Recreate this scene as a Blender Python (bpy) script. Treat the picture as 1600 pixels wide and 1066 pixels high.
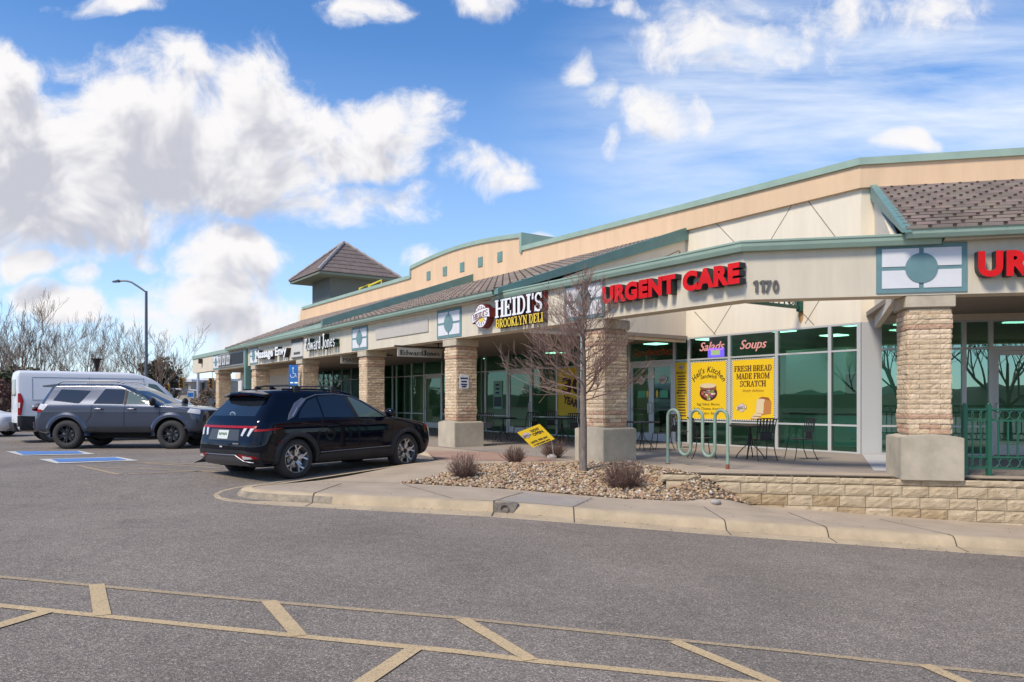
import bpy, bmesh, math, random
from math import sin, cos, pi, radians, sqrt, atan2, tan
from mathutils import Vector, Matrix
from mathutils.bvhtree import BVHTree
random.seed(7)
for o in list(bpy.data.objects): bpy.data.objects.remove(o)
scene = bpy.context.scene
COL = scene.collection

# ---------------- camera ----------------
EYE = 1.27; FPX = 1200.0; HOR = 627.0
cam_d = bpy.data.cameras.new("camera"); cam = bpy.data.objects.new("camera", cam_d); COL.objects.link(cam)
cam.location = (0, 0, EYE); cam.rotation_euler = (radians(90), 0, 0)
cam_d.sensor_width = 36; cam_d.lens = 36*FPX/1600; cam_d.shift_y = (HOR-533)/1600
cam_d.clip_end = 5000; cam_d.clip_start = 0.1
scene.camera = cam
scene.render.resolution_x = 1024; scene.render.resolution_y = 682
scene.view_settings.view_transform = 'Standard'; scene.view_settings.look = 'None'
scene.view_settings.exposure = 0.45; scene.view_settings.gamma = 1

# ---------------- sun ----------------
SUN_EL = radians(50); SUN_AZ = radians(-46)   # azimuth of the sun seen from the place, 0 = behind the camera
sdir = Vector((sin(SUN_AZ)*cos(SUN_EL), -cos(SUN_AZ)*cos(SUN_EL), sin(SUN_EL)))
sd = bpy.data.lights.new("sun", 'SUN'); sd.energy = 2.9; sd.angle = radians(14); sd.color = (1, .90, .75)
sun = bpy.data.objects.new("sun", sd); COL.objects.link(sun)
sun.rotation_euler = sdir.to_track_quat('Z', 'Y').to_euler()

# ---------------- world: sky with clouds ----------------
W = bpy.data.worlds.new("World"); scene.world = W; W.use_nodes = True
nt = W.node_tree; nt.nodes.clear()
def N(t, ty, **kw):
    n = t.nodes.new(ty)
    for k, v in kw.items():
        if k.startswith('i_'):
            key = k[2:]; key = int(key) if key.isdigit() else key
            n.inputs[key].default_value = v
        else: setattr(n, k, v)
    return n
def blob(px, py, rx, ry, st): return ((px-800)/FPX, (HOR-py)/FPX, rx/FPX, ry/FPX, st)
BLOBS = [blob(*b) for b in [
 (250,120,170,60,.8),(520,320,140,50,.6),
 (-60,250,190,190,1.3),(60,300,230,120,1.3),(20,120,75,70,.9),(230,215,210,130,1.3),(400,140,85,95,1.1),(330,270,230,95,1.2),(470,225,160,80,1.1),
 (620,195,110,52,1.05),(560,235,120,55,1.),(660,160,60,40,.8),(90,325,250,75,1.3),(300,300,130,55,1.0),(60,230,160,120,1.3),
 (360,410,105,58,1.2),(330,455,110,45,.9),(400,500,130,50,1.0),(300,490,130,55,.7),(45,415,46,28,1.0),(120,420,36,17,.7),(100,470,90,42,1.1),(235,390,30,24,.6),
 (705,250,34,32,.42),(765,275,66,32,.5),(805,288,38,20,.7),(1025,160,72,46,.66),(1093,155,20,36,.45),(937,135,26,28,.42),(955,215,18,30,.35),(900,97,16,22,.36),
 (1150,45,160,60,.5),(1330,20,210,45,.3),(1090,80,75,38,.55),(1410,230,44,19,1.0),(845,372,24,13,.9),(575,5,70,30,.6),(765,0,60,32,.55),(190,-5,90,24,.55),(640,415,40,30,.7),
 (950,10,90,16,.45)]]
def cloud_group(name, det, wdet):
    g = bpy.data.node_groups.new(name, 'ShaderNodeTree')
    g.interface.new_socket("P", in_out='INPUT', socket_type='NodeSocketVector')
    g.interface.new_socket("D", in_out='OUTPUT', socket_type='NodeSocketFloat')
    gi = g.nodes.new('NodeGroupInput'); go = g.nodes.new('NodeGroupOutput'); gl = g.links.new
    wn = N(g, 'ShaderNodeTexNoise', i_Scale=7.0, i_Detail=wdet); gl(gi.outputs[0], wn.inputs['Vector'])
    ws = N(g, 'ShaderNodeVectorMath', operation='SUBTRACT'); gl(wn.outputs['Color'], ws.inputs[0]); ws.inputs[1].default_value = (.5,.5,.5)
    wm = N(g, 'ShaderNodeVectorMath', operation='MULTIPLY'); gl(ws.outputs[0], wm.inputs[0]); wm.inputs[1].default_value = (.12,.09,0)
    wa = N(g, 'ShaderNodeVectorMath', operation='ADD'); gl(gi.outputs[0], wa.inputs[0]); gl(wm.outputs[0], wa.inputs[1])
    last = None
    for (cx, cy, rx, ry, st) in BLOBS:
        a = N(g, 'ShaderNodeVectorMath', operation='SUBTRACT'); gl(wa.outputs[0], a.inputs[0]); a.inputs[1].default_value = (cx, cy, 0)
        b = N(g, 'ShaderNodeVectorMath', operation='MULTIPLY'); gl(a.outputs[0], b.inputs[0]); b.inputs[1].default_value = (1/rx, 1/ry, 0)
        c = N(g, 'ShaderNodeVectorMath', operation='DOT_PRODUCT'); gl(b.outputs[0], c.inputs[0]); gl(b.outputs[0], c.inputs[1])
        d = N(g, 'ShaderNodeMath', operation='MULTIPLY_ADD'); gl(c.outputs['Value'], d.inputs[0]); d.inputs[1].default_value = -st; d.inputs[2].default_value = st
        if last is None: last = d
        else:
            m = N(g, 'ShaderNodeMath', operation='SMOOTH_MAX'); gl(last.outputs[0], m.inputs[0]); gl(d.outputs[0], m.inputs[1]); m.inputs[2].default_value = .15; last = m
    fn = N(g, 'ShaderNodeTexNoise', i_Scale=13.0, i_Detail=det, i_Roughness=.62); gl(wa.outputs[0], fn.inputs['Vector'])
    f1 = N(g, 'ShaderNodeMath', operation='MULTIPLY_ADD'); gl(fn.outputs[0], f1.inputs[0]); f1.inputs[1].default_value = 3.0; f1.inputs[2].default_value = -1.5
    f2 = N(g, 'ShaderNodeMath', operation='ADD'); gl(last.outputs[0], f2.inputs[0]); gl(f1.outputs[0], f2.inputs[1])
    gl(f2.outputs[0], go.inputs[0]); return g
g = cloud_group("cloud_density", 8.0, 2.0); glo = cloud_group("cloud_density_soft", 3.5, 1.0)
L = nt.links.new
tc = N(nt, 'ShaderNodeTexCoord'); sx = N(nt, 'ShaderNodeSeparateXYZ'); L(tc.outputs['Generated'], sx.inputs[0])
ay = N(nt, 'ShaderNodeMath', operation='ABSOLUTE'); L(sx.outputs[1], ay.inputs[0])
my = N(nt, 'ShaderNodeMath', operation='MAXIMUM', i_1=.12); L(ay.outputs[0], my.inputs[0])
dx = N(nt, 'ShaderNodeMath', operation='DIVIDE'); L(sx.outputs[0], dx.inputs[0]); L(my.outputs[0], dx.inputs[1])
dz = N(nt, 'ShaderNodeMath', operation='DIVIDE'); L(sx.outputs[2], dz.inputs[0]); L(my.outputs[0], dz.inputs[1])
cp = N(nt, 'ShaderNodeCombineXYZ'); L(dx.outputs[0], cp.inputs[0]); L(dz.outputs[0], cp.inputs[1])
g1 = N(nt, 'ShaderNodeGroup', node_tree=g); L(cp.outputs[0], g1.inputs[0])
up = N(nt, 'ShaderNodeVectorMath', operation='ADD'); up.inputs[1].default_value = (-.015, .036, 0); L(cp.outputs[0], up.inputs[0])
g2 = N(nt, 'ShaderNodeGroup', node_tree=glo); L(up.outputs[0], g2.inputs[0])
# streaky cirrus rising to the right
rt = N(nt, 'ShaderNodeMapping'); rt.inputs['Rotation'].default_value = (0, 0, radians(-16)); rt.inputs['Scale'].default_value = (1.1, 6, 1); L(cp.outputs[0], rt.inputs['Vector'])
cn = N(nt, 'ShaderNodeTexNoise', i_Scale=2.4, i_Detail=6.0, i_Roughness=.6, i_Distortion=.3); L(rt.outputs[0], cn.inputs['Vector'])
ca = N(nt, 'ShaderNodeVectorMath', operation='SUBTRACT'); L(cp.outputs[0], ca.inputs[0]); ca.inputs[1].default_value = ((1340-800)/FPX, (HOR-180)/FPX, 0)
cr = N(nt, 'ShaderNodeMapping'); cr.inputs['Rotation'].default_value = (0, 0, radians(-14)); cr.inputs['Scale'].default_value = (2.3, 5.0, 1); L(ca.outputs[0], cr.inputs['Vector'])
cd = N(nt, 'ShaderNodeVectorMath', operation='DOT_PRODUCT'); L(cr.outputs[0], cd.inputs[0]); L(cr.outputs[0], cd.inputs[1])
ce = N(nt, 'ShaderNodeMapRange', i_1=0.0, i_2=1.3, i_3=.75, i_4=0.0, interpolation_type='SMOOTHSTEP'); L(cd.outputs['Value'], ce.inputs[0])
cf = N(nt, 'ShaderNodeMapRange', i_1=.33, i_2=.70, i_3=0.0, i_4=1.4); L(cn.outputs[0], cf.inputs[0])
cg = N(nt, 'ShaderNodeMath', operation='MULTIPLY'); L(ce.outputs[0], cg.inputs[0]); L(cf.outputs[0], cg.inputs[1])
cov0 = N(nt, 'ShaderNodeMapRange', i_1=-.12, i_2=.85, i_3=0.0, i_4=1.0, interpolation_type='SMOOTHSTEP'); L(g1.outputs[0], cov0.inputs[0]); cov = cov0
sky = N(nt, 'ShaderNodeTexSky', sky_type='NISHITA'); sky.sun_disc = False; sky.sun_elevation = SUN_EL; sky.sun_rotation = radians(180)-SUN_AZ; sky.altitude = 1600; sky.dust_density = .6; sky.ozone_density = 1.6
# shade: thick undersides go grey, tops stay white
s1 = N(nt, 'ShaderNodeMapRange', i_1=.42, i_2=1.45, i_3=0.0, i_4=1.0, interpolation_type='SMOOTHSTEP'); L(g2.outputs[0], s1.inputs[0])
sc = N(nt, 'ShaderNodeClamp'); L(s1.outputs[0], sc.inputs[0])
cc = N(nt, 'ShaderNodeMix', data_type='RGBA'); L(sc.outputs[0], cc.inputs[0]); cc.inputs[6].default_value = (8.4, 8.25, 8.3, 1); cc.inputs[7].default_value = (5.0, 5.1, 5.75, 1)
hs = N(nt, 'ShaderNodeHueSaturation', i_Hue=.503, i_Saturation=1.25, i_Value=1.86); L(sky.outputs[0], hs.inputs['Color'])
hzf = N(nt, 'ShaderNodeMapRange', i_1=0.0, i_2=.42, i_3=.55, i_4=0.0); L(sx.outputs[2], hzf.inputs[0]); hzm = N(nt, 'ShaderNodeMix', data_type='RGBA'); L(hzf.outputs[0], hzm.inputs[0]); L(hs.outputs[0], hzm.inputs[6]); hzm.inputs[7].default_value = (5.6, 7.0, 9.2, 1)
ci = N(nt, 'ShaderNodeMix', data_type='RGBA'); ci.clamp_factor = True; L(cg.outputs[0], ci.inputs[0]); L(hzm.outputs[2], ci.inputs[6]); ci.inputs[7].default_value = (7.2, 7.9, 9.0, 1)
mx = N(nt, 'ShaderNodeMix', data_type='RGBA'); L(cov.outputs[0], mx.inputs[0]); L(ci.outputs[2], mx.inputs[6]); L(cc.outputs[2], mx.inputs[7])
bg = N(nt, 'ShaderNodeBackground', i_Strength=.085); L(mx.outputs[2], bg.inputs[0])
W.cycles.sampling_method = "MANUAL"; W.cycles.sample_map_resolution = 512
wo = N(nt, 'ShaderNodeOutputWorld'); L(bg.outputs[0], wo.inputs[0])

scene.cycles.max_bounces = 7; scene.cycles.diffuse_bounces = 3; scene.cycles.glossy_bounces = 3; scene.cycles.transparent_max_bounces = 10; scene.cycles.transmission_bounces = 3
scene.cycles.caustics_reflective = False; scene.cycles.caustics_refractive = False
# ---------------- helpers ----------------
def mat(name, col, rough=.7, metal=0, var=0, vscale=4, bump=0, bscale=60, col2=None, spec=.5, coat=0, stretch=None, detail=6, emit=0):
    m = bpy.data.materials.new(name); m.use_nodes = True; t = m.node_tree; b = t.nodes['Principled BSDF']
    b.inputs['Roughness'].default_value = rough; b.inputs['Metallic'].default_value = metal; b.inputs['Specular IOR Level'].default_value = spec
    b.inputs['Coat Weight'].default_value = coat; b.inputs['Coat Roughness'].default_value = .04
    b.inputs['Base Color'].default_value = (*col, 1)
    if emit: b.inputs['Emission Color'].default_value = (*col, 1); b.inputs['Emission Strength'].default_value = emit
    tc = t.nodes.new('ShaderNodeTexCoord'); src = tc.outputs['Object']
    if stretch:
        mp = t.nodes.new('ShaderNodeMapping'); mp.inputs['Scale'].default_value = stretch; t.links.new(src, mp.inputs[0]); src = mp.outputs[0]
    if var or col2:
        n = t.nodes.new('ShaderNodeTexNoise'); n.inputs['Scale'].default_value = vscale; n.inputs['Detail'].default_value = detail; n.inputs['Roughness'].default_value = .65
        t.links.new(src, n.inputs['Vector'])
        r = t.nodes.new('ShaderNodeMapRange'); r.inputs[1].default_value = .3; r.inputs[2].default_value = .7; t.links.new(n.outputs[0], r.inputs[0])
        x = t.nodes.new('ShaderNodeMix'); x.data_type = 'RGBA'; t.links.new(r.outputs[0], x.inputs[0])
        c2 = col2 or tuple(c*(1+var) for c in col); c1 = col if col2 else tuple(c*(1-var) for c in col)
        x.inputs[6].default_value = (*c1, 1); x.inputs[7].default_value = (*c2, 1); t.links.new(x.outputs[2], b.inputs['Base Color'])
    if bump:
        n2 = t.nodes.new('ShaderNodeTexNoise'); n2.inputs['Scale'].default_value = bscale; n2.inputs['Detail'].default_value = 5
        t.links.new(tc.outputs['Object'], n2.inputs['Vector'])
        bp = t.nodes.new('ShaderNodeBump'); bp.inputs['Strength'].default_value = bump; bp.inputs['Distance'].default_value = .02
        t.links.new(n2.outputs[0], bp.inputs['Height']); t.links.new(bp.outputs[0], b.inputs['Normal'])
    return m
def tag(o, label=None, cat=None, group=None, kind=None):
    if label: o['label'] = label
    if cat: o['category'] = cat
    if group: o['group'] = group
    if kind: o['kind'] = kind
    return o
def empty(name, loc=(0,0,0), rz=0, label=None, cat=None, group=None):
    o = bpy.data.objects.new(name, None); COL.objects.link(o); o.location = loc; o.rotation_euler = (0, 0, rz); o.empty_display_size = .2
    return tag(o, label, cat, group)
def wloc(o):
    v = Vector((0,0,0))
    while o is not None: v = v + Vector(o.location); o = o.parent
    return v
class MB:
    def __init__(s): s.v = []; s.f = []; s.m = []
    def add(s, vs, fs, mi=0):
        n = len(s.v); s.v += [tuple(v) for v in vs]; s.f += [tuple(i+n for i in f) for f in fs]; s.m += [mi]*len(fs); return s
    def hexa(s, p, mi=0):   # 8 corners: bottom ring 0-3, top ring 4-7
        return s.add(p, [(0,3,2,1),(4,5,6,7),(0,1,5,4),(1,2,6,5),(2,3,7,6),(3,0,4,7)], mi)
    def box(s, x0, x1, y0, y1, z0, z1, mi=0):
        return s.hexa([(x0,y0,z0),(x1,y0,z0),(x1,y1,z0),(x0,y1,z0),(x0,y0,z1),(x1,y0,z1),(x1,y1,z1),(x0,y1,z1)], mi)
    def fbox(s, fr, s0, s1, d0, d1, z0, z1, mi=0):   # box in a building frame
        return s.hexa([fr(s0,d0,z0),fr(s1,d0,z0),fr(s1,d1,z0),fr(s0,d1,z0),fr(s0,d0,z1),fr(s1,d0,z1),fr(s1,d1,z1),fr(s0,d1,z1)], mi)
    def tube(s, pts, r, seg=8, mi=0, cap=True):
        pts = [Vector(p) for p in pts]; rs = r if isinstance(r, (list, tuple)) else [r]*len(pts)
        n0 = len(s.v); ref = None
        for i, p in enumerate(pts):
            d = (pts[min(i+1, len(pts)-1)]-pts[max(i-1, 0)])
            if d.length < 1e-9: d = Vector((0,0,1))
            d.normalize()
            if ref is None: ref = Vector((0,0,1)) if abs(d.z) < .9 else Vector((1,0,0))
            a = d.cross(ref)
            if a.length < 1e-6: a = d.orthogonal()
            a.normalize(); b = a.cross(d).normalized(); ref = b
            for k in range(seg):
                t = 2*pi*k/seg; s.v.append(tuple(p+(a*cos(t)+b*sin(t))*rs[i]))
        for i in range(len(pts)-1):
            for k in range(seg):
                a0 = n0+i*seg+k; a1 = n0+i*seg+(k+1)%seg
                s.f.append((a0, a1, a1+seg, a0+seg)); s.m.append(mi)
        if cap:
            s.f.append(tuple(n0+k for k in range(seg))[::-1]); s.m.append(mi)
            e = n0+(len(pts)-1)*seg; s.f.append(tuple(e+k for k in range(seg))); s.m.append(mi)
        return s
    def prism(s, poly, fn, h0, h1, mi=0, mside=None):   # poly 2D, fn(x, y, h) -> 3D
        n = len(poly); vs = [fn(x, y, h0) for x, y in poly]+[fn(x, y, h1) for x, y in poly]
        k = len(s.v); s.v += [tuple(v) for v in vs]
        s.f.append(tuple(k+i for i in range(n))[::-1]); s.m.append(mi)
        s.f.append(tuple(k+n+i for i in range(n))); s.m.append(mi)
        for i in range(n): s.f.append((k+i, k+(i+1)%n, k+n+(i+1)%n, k+n+i)); s.m.append(mi if mside is None else mside)
        return s
    def lathe(s, prof, c=(0,0,0), seg=24, axis='z', mi=0):
        n0 = len(s.v); c = Vector(c)
        for (r, h) in prof:
            for k in range(seg):
                t = 2*pi*k/seg
                q = (r*cos(t), r*sin(t), h) if axis == 'z' else ((r*cos(t), h, r*sin(t)) if axis == 'y' else (h, r*cos(t), r*sin(t)))
                s.v.append(tuple(c+Vector(q)))
        for i in range(len(prof)-1):
            for k in range(seg):
                a = n0+i*seg+k; b = n0+i*seg+(k+1)%seg; s.f.append((a, b, b+seg, a+seg)); s.m.append(mi)
        return s
    def ball(s, c, r, sub=1, sq=(1,1,1), jit=0, mi=0):
        bm = bmesh.new(); bmesh.ops.create_icosphere(bm, subdivisions=sub, radius=1)
        rs = [1+random.uniform(-jit, jit) for _ in bm.verts]
        s.add([(c[0]+v.co.x*r*sq[0]*q, c[1]+v.co.y*r*sq[1]*q, c[2]+v.co.z*r*sq[2]*q) for v, q in zip(bm.verts, rs)], [[v.index for v in f.verts] for f in bm.faces], mi); bm.free(); return s
    def build(s, name, mats, parent=None, smooth=False, label=None, cat=None, group=None, kind=None, fix=True, ang=40, bevel=0):
        me = bpy.data.meshes.new(name); off = wloc(parent) if (parent is not None and parent.get('_w')) else Vector((0,0,0))
        me.from_pydata([tuple(Vector(v)-off) for v in s.v], [], s.f)
        mats = mats if isinstance(mats, (list, tuple)) else [mats]
        for m in mats: me.materials.append(m)
        if len(mats) > 1: me.polygons.foreach_set('material_index', s.m)
        if fix:
            bm = bmesh.new(); bm.from_mesh(me); bmesh.ops.recalc_face_normals(bm, faces=bm.faces)
            if bevel: bmesh.ops.bevel(bm, geom=bm.edges[:], offset=bevel, segments=2, affect='EDGES', clamp_overlap=True)
            bm.to_mesh(me); bm.free()
        if smooth:
            me.polygons.foreach_set('use_smooth', [True]*len(me.polygons)); me.set_sharp_from_angle(angle=radians(ang))
        o = bpy.data.objects.new(name, me); COL.objects.link(o)
        if parent is not None: o.parent = parent
        if parent is not None and parent.get('_w'): o['_w'] = 1
        me.update(); return tag(o, label, cat, group, kind)
def wroot(name, loc, label, cat, group=None):     # a root whose children are given in world coordinates
    o = empty(name, loc, 0, label, cat, group); o['_w'] = 1; return o
def copy_tree(o, parent=None):
    c = o.copy(); COL.objects.link(c); c.parent = parent
    for ch in list(o.children): copy_tree(ch, c)
    return c
def interp(tab, x):
    if x <= tab[0][0]: return tab[0][1]
    for (a, va), (b, vb) in zip(tab, tab[1:]):
        if x <= b: return va+(vb-va)*(x-a)/(b-a)
    return tab[-1][1]
def at(px, py, z):          # where the sight line of a photo point meets height z
    Y = (EYE-z)*FPX/(py-HOR); return Vector(((px-800)/FPX*Y, Y, z))
# building frames: s runs along the wall, d goes inward, z up; s = 0 is mitred at the bend
U = Vector((-.5664, .8241)); I1 = Vector((.8241, .5664)); V2 = Vector((.978, -.208)); I2 = Vector((.208, .978))
det = I1.x*I2.y-I1.y*I2.x; MV = Vector(((I2.y-I1.y)/det, (I1.x-I2.x)/det))
def frame(O, A, I):
    O = Vector(O)
    def f(s, d, z):
        p = O+(MV*d if abs(s) < 1e-6 else A*s+I*d); return Vector((p.x, p.y, z))
    f.O = O; f.A = A; f.I = I
    def sx(px, d=0):       # s where the photo column px crosses the plane at depth d
        k = (px-800)/FPX; q = O+I*d; return (k*q.y-q.x)/(A.x-k*A.y)
    f.sx = sx; return f
B0 = (3.95, 13.1); W0 = (8.34, 18.36)
F = frame(B0, U, I1); G = frame(B0, V2, I2); WF = frame(W0, U, I1); WG = frame(W0, V2, I2)
def zpx(fr, s, d, py):
    p = fr(s, d, 0); return EYE+(HOR-py)/FPX*p.y

# text: every letter is a mesh; returns list of (mesh, x offset)
_adv = {}
def tmesh(ch, size, depth, off=0, shear=0, res=4):
    c = bpy.data.curves.new('t', 'FONT'); c.body = ch; c.size = size; c.extrude = depth/2; c.offset = off; c.shear = shear; c.resolution_u = res
    o = bpy.data.objects.new('t', c); COL.objects.link(o); dg = bpy.context.evaluated_depsgraph_get()
    me = bpy.data.meshes.new_from_object(o.evaluated_get(dg)); bpy.data.objects.remove(o); bpy.data.curves.remove(c); return me
def wid(s):
    me = tmesh(s, 1, 0, res=1); xs = [v.co.x for v in me.vertices]; w = max(xs)-min(xs); bpy.data.meshes.remove(me); return w
def adv(ch):
    if ch not in _adv: _adv[ch] = .32 if ch == ' ' else wid('H'+ch+'H')-wid('HH')
    return _adv[ch]
def text_to(place, s, size, depth, mats, parent, name='letter', off=0, shear=0, sx=1.0, track=0.0, center=None, one=False, res=4, arc=None):
    """place(x, y, h) -> world; mats = (face, side); letters as children, or one mesh"""
    tot = sum((adv(c)+track)*size*sx for c in s); x = 0 if center is None else center-tot/2; mb = MB(); outs = []
    for c in s:
        a = (adv(c)+track)*size*sx
        if c != ' ':
            me = tmesh(c, size, depth, off, shear, res); k = MB()
            xm = x+a/2
            def pl(v):
                px_, py_ = x+v.co.x*sx, v.co.y
                if arc:
                    t = (xm-(center or 0))/arc; cxm, cym = arc*sin(t), arc*cos(t)-arc; rx, ry = px_-xm, py_
                    px_, py_ = (center or 0)+cxm+rx*cos(t)+ry*sin(t), cym-rx*sin(t)+ry*cos(t)
                return place(px_, py_, v.co.z+depth/2)
            vs = [pl(v) for v in me.vertices]
            for p in me.polygons:
                pass
            k.v = [tuple(v) for v in vs]; k.f = [tuple(p.vertices) for p in me.polygons]; k.m = [0 if p.normal.z > .5 else 1 for p in me.polygons]
            bpy.data.meshes.remove(me)
            if one: mb.add(k.v, k.f); mb.m[-len(k.m):] = k.m
            else: outs.append(k.build(name, mats, parent, fix=True))
        x += a
    if one: return mb.build(name, mats, parent, fix=True)
    return outs
# slab-serif stroke alphabet on a 0..1 high grid: L = line(x0,y0,x1,y1,w)  A = arc(cx,cy,rx,ry,a0,a1,w)
T, t_ = .22, .1
def _ser(x, y, w=.36): return ('L', x-w/2, y, x+w/2, y, t_)
GL = {
 'H': (.86, [('L',.17,0,.17,1,T),('L',.69,0,.69,1,T),('L',.17,.5,.69,.5,t_),_ser(.17,.05),_ser(.17,.95),_ser(.69,.05),_ser(.69,.95)]),
 'E': (.74, [('L',.18,0,.18,1,T),('L',.02,.05,.66,.05,t_),('L',.02,.95,.66,.95,t_),('L',.18,.52,.5,.52,t_),('L',.62,0,.62,.3,t_),('L',.62,.7,.62,1,t_),('L',.47,.38,.47,.66,.08)]),
 'F': (.70, [('L',.18,0,.18,1,T),('L',0,.05,.38,.05,t_),('L',.02,.95,.64,.95,t_),('L',.18,.5,.48,.5,t_),('L',.6,.7,.6,1,t_),('L',.46,.37,.46,.64,.08)]),
 'I': (.44, [('L',.21,0,.21,1,T),_ser(.21,.05,.4),_ser(.21,.95,.4)]),
 'D': (.84, [('L',.18,0,.18,1,T),('L',.02,.05,.42,.05,t_),('L',.02,.95,.42,.95,t_),('A',.4,.5,.29,.45,-90,90,.17)]),
 'B': (.78, [('L',.18,0,.18,1,T),('L',.02,.05,.42,.05,t_),('L',.02,.95,.4,.95,t_),('L',.2,.52,.42,.52,t_),('A',.4,.735,.22,.215,-90,90,.15),('A',.4,.285,.26,.235,-90,90,.16)]),
 'R': (.82, [('L',.18,0,.18,1,T),_ser(.18,.05),('L',.02,.95,.42,.95,t_),('L',.2,.48,.42,.48,t_),('A',.4,.715,.24,.235,-90,90,.16),('L',.42,.48,.68,.05,.17),('L',.6,.05,.82,.05,t_)]),
 'O': (.84, [('A',.41,.5,.31,.45,0,360,.17)]), 'C': (.78, [('A',.42,.5,.31,.45,50,310,.17),('L',.66,.66,.66,.98,t_)]),
 'K': (.84, [('L',.18,0,.18,1,T),_ser(.18,.05),_ser(.18,.95),('L',.22,.4,.66,.95,t_),('L',.36,.56,.68,.05,.18),('L',.56,.95,.8,.95,t_),('L',.56,.05,.82,.05,t_)]),
 'L': (.68, [('L',.18,0,.18,1,T),_ser(.18,.95),('L',.02,.05,.62,.05,t_),('L',.58,0,.58,.34,t_)]),
 'Y': (.84, [('L',.41,0,.41,.46,.2),_ser(.41,.05),('L',.41,.44,.15,.95,.17),('L',.41,.44,.67,.95,t_),_ser(.14,.95,.3),_ser(.68,.95,.3)]),
 'N': (.86, [('L',.14,0,.14,1,t_),('L',.69,0,.69,1,t_),('L',.16,.97,.68,.05,.19),_ser(.14,.05,.28),_ser(.12,.95,.26),_ser(.69,.95,.28)]),
 'M': (1.04,[('L',.15,0,.15,1,t_),('L',.87,0,.87,1,.2),('L',.17,.97,.5,.1,.18),('L',.85,.97,.52,.1,t_),_ser(.15,.05,.28),_ser(.87,.05),_ser(.14,.95,.26),_ser(.9,.95,.3)]),
 'A': (.84, [('L',.4,.98,.13,.05,t_),('L',.42,.98,.68,.05,.19),('L',.22,.33,.6,.33,t_),_ser(.13,.05,.28),_ser(.69,.05,.32)]),
 'S': (.70, [('A',.34,.73,.22,.22,20,270,.15),('A',.34,.27,.24,.22,-160,90,.16),('L',.58,.68,.58,.98,t_),('L',.08,.02,.08,.32,t_)]),
 'T': (.78, [('L',.38,0,.38,1,T),_ser(.38,.05),('L',.04,.95,.72,.95,t_),('L',.08,.7,.08,1,t_),('L',.68,.7,.68,1,t_)]),
 "'": (.26, [('L',.12,.68,.14,1,.14)]), ' ': (.34, []),
 'J': (.56, [('L',.34,.2,.34,1,T),_ser(.34,.95,.4),('A',.2,.2,.15,.17,180,360,.14)]),
 'd': (.68, [('A',.29,.32,.21,.27,0,360,.13),('L',.5,0,.5,1,.17),('L',.36,.95,.5,.95,t_)]),
 'w': (.9, [('L',.06,.62,.26,.03,.15),('L',.26,.03,.44,.6,.1),('L',.44,.6,.62,.03,.15),('L',.62,.03,.8,.62,.1)]),
 'a': (.62, [('A',.26,.19,.18,.16,0,360,.11),('L',.45,0,.45,.48,.15),('A',.27,.44,.18,.17,0,150,.11)]),
 'r': (.5, [('L',.16,0,.16,.64,.16),('A',.34,.42,.16,.19,30,170,.12),_ser(.17,.04,.32)]),
 'o': (.64, [('A',.3,.32,.21,.28,0,360,.14)]),
 'n': (.7, [('L',.15,0,.15,.64,.16),('A',.33,.4,.18,.2,0,160,.13),('L',.5,0,.5,.42,.16)]),
 'e': (.6, [('A',.29,.32,.2,.27,20,330,.13),('L',.12,.34,.48,.34,.08)]),
 's': (.5, [('A',.24,.46,.14,.14,20,270,.11),('A',.24,.17,.15,.14,-160,90,.12)]),
}
def slab(place, s, h, depth, mats, parent, sx=1., center=None, name='letter', one=False, arc=None, rim=0, track=0):
    tot = sum((GL[c][0]+track)*h*sx for c in s); x = 0 if center is None else center-tot/2; all_ = MB()
    for c in s:
        w, st = GL[c]; k = MB(); i = 0; xm = x+w*h*sx/2
        def fn(a, b, hh, x=x, xm=xm):
            px_, py_ = x+a*h*sx, b*h
            if arc:
                tt = (xm-(center or 0))/arc; rx, ry = px_-xm, py_
                px_, py_ = (center or 0)+arc*sin(tt)+rx*cos(tt)+ry*sin(tt), arc*cos(tt)-arc-rx*sin(tt)+ry*cos(tt)
            return place(px_, py_, hh)
        for q in st:
            if q[0] == 'L':
                _, x0, y0, x1, y1, ww = q; ww += rim; d = Vector((x1-x0, y1-y0)).normalized(); n = Vector((-d.y, d.x))*ww/2
                if rim: x0 -= d.x*rim/2; y0 -= d.y*rim/2; x1 += d.x*rim/2; y1 += d.y*rim/2
                poly = [(x0-n.x, y0-n.y), (x1-n.x, y1-n.y), (x1+n.x, y1+n.y), (x0+n.x, y0+n.y)]
                k.prism(poly, fn, 0, depth+i*.0007, 0, 1)
            else:
                _, cx, cy, rx, ry, a0, a1, ww = q; ww += rim; m = max(6, int(abs(a1-a0)/18))
                for j in range(m):
                    b0, b1 = radians(a0+(a1-a0)*j/m), radians(a0+(a1-a0)*(j+1)/m)
                    poly = [(cx+(rx-ww/2)*cos(b0), cy+(ry-ww*.35)*sin(b0)), (cx+(rx+ww/2)*cos(b0), cy+(ry+ww*.35)*sin(b0)), (cx+(rx+ww/2)*cos(b1), cy+(ry+ww*.35)*sin(b1)), (cx+(rx-ww/2)*cos(b1), cy+(ry-ww*.35)*sin(b1))]
                    k.prism(poly, fn, 0, depth+i*.0007, 0, 1)
            i += 1
        if st:
            if one: all_.add(k.v, k.f); all_.m[-len(k.m):] = k.m
            else: k.build(name, mats, parent)
        x += (w+track)*h*sx
    if one: return all_.build(name, mats, parent)
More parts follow.
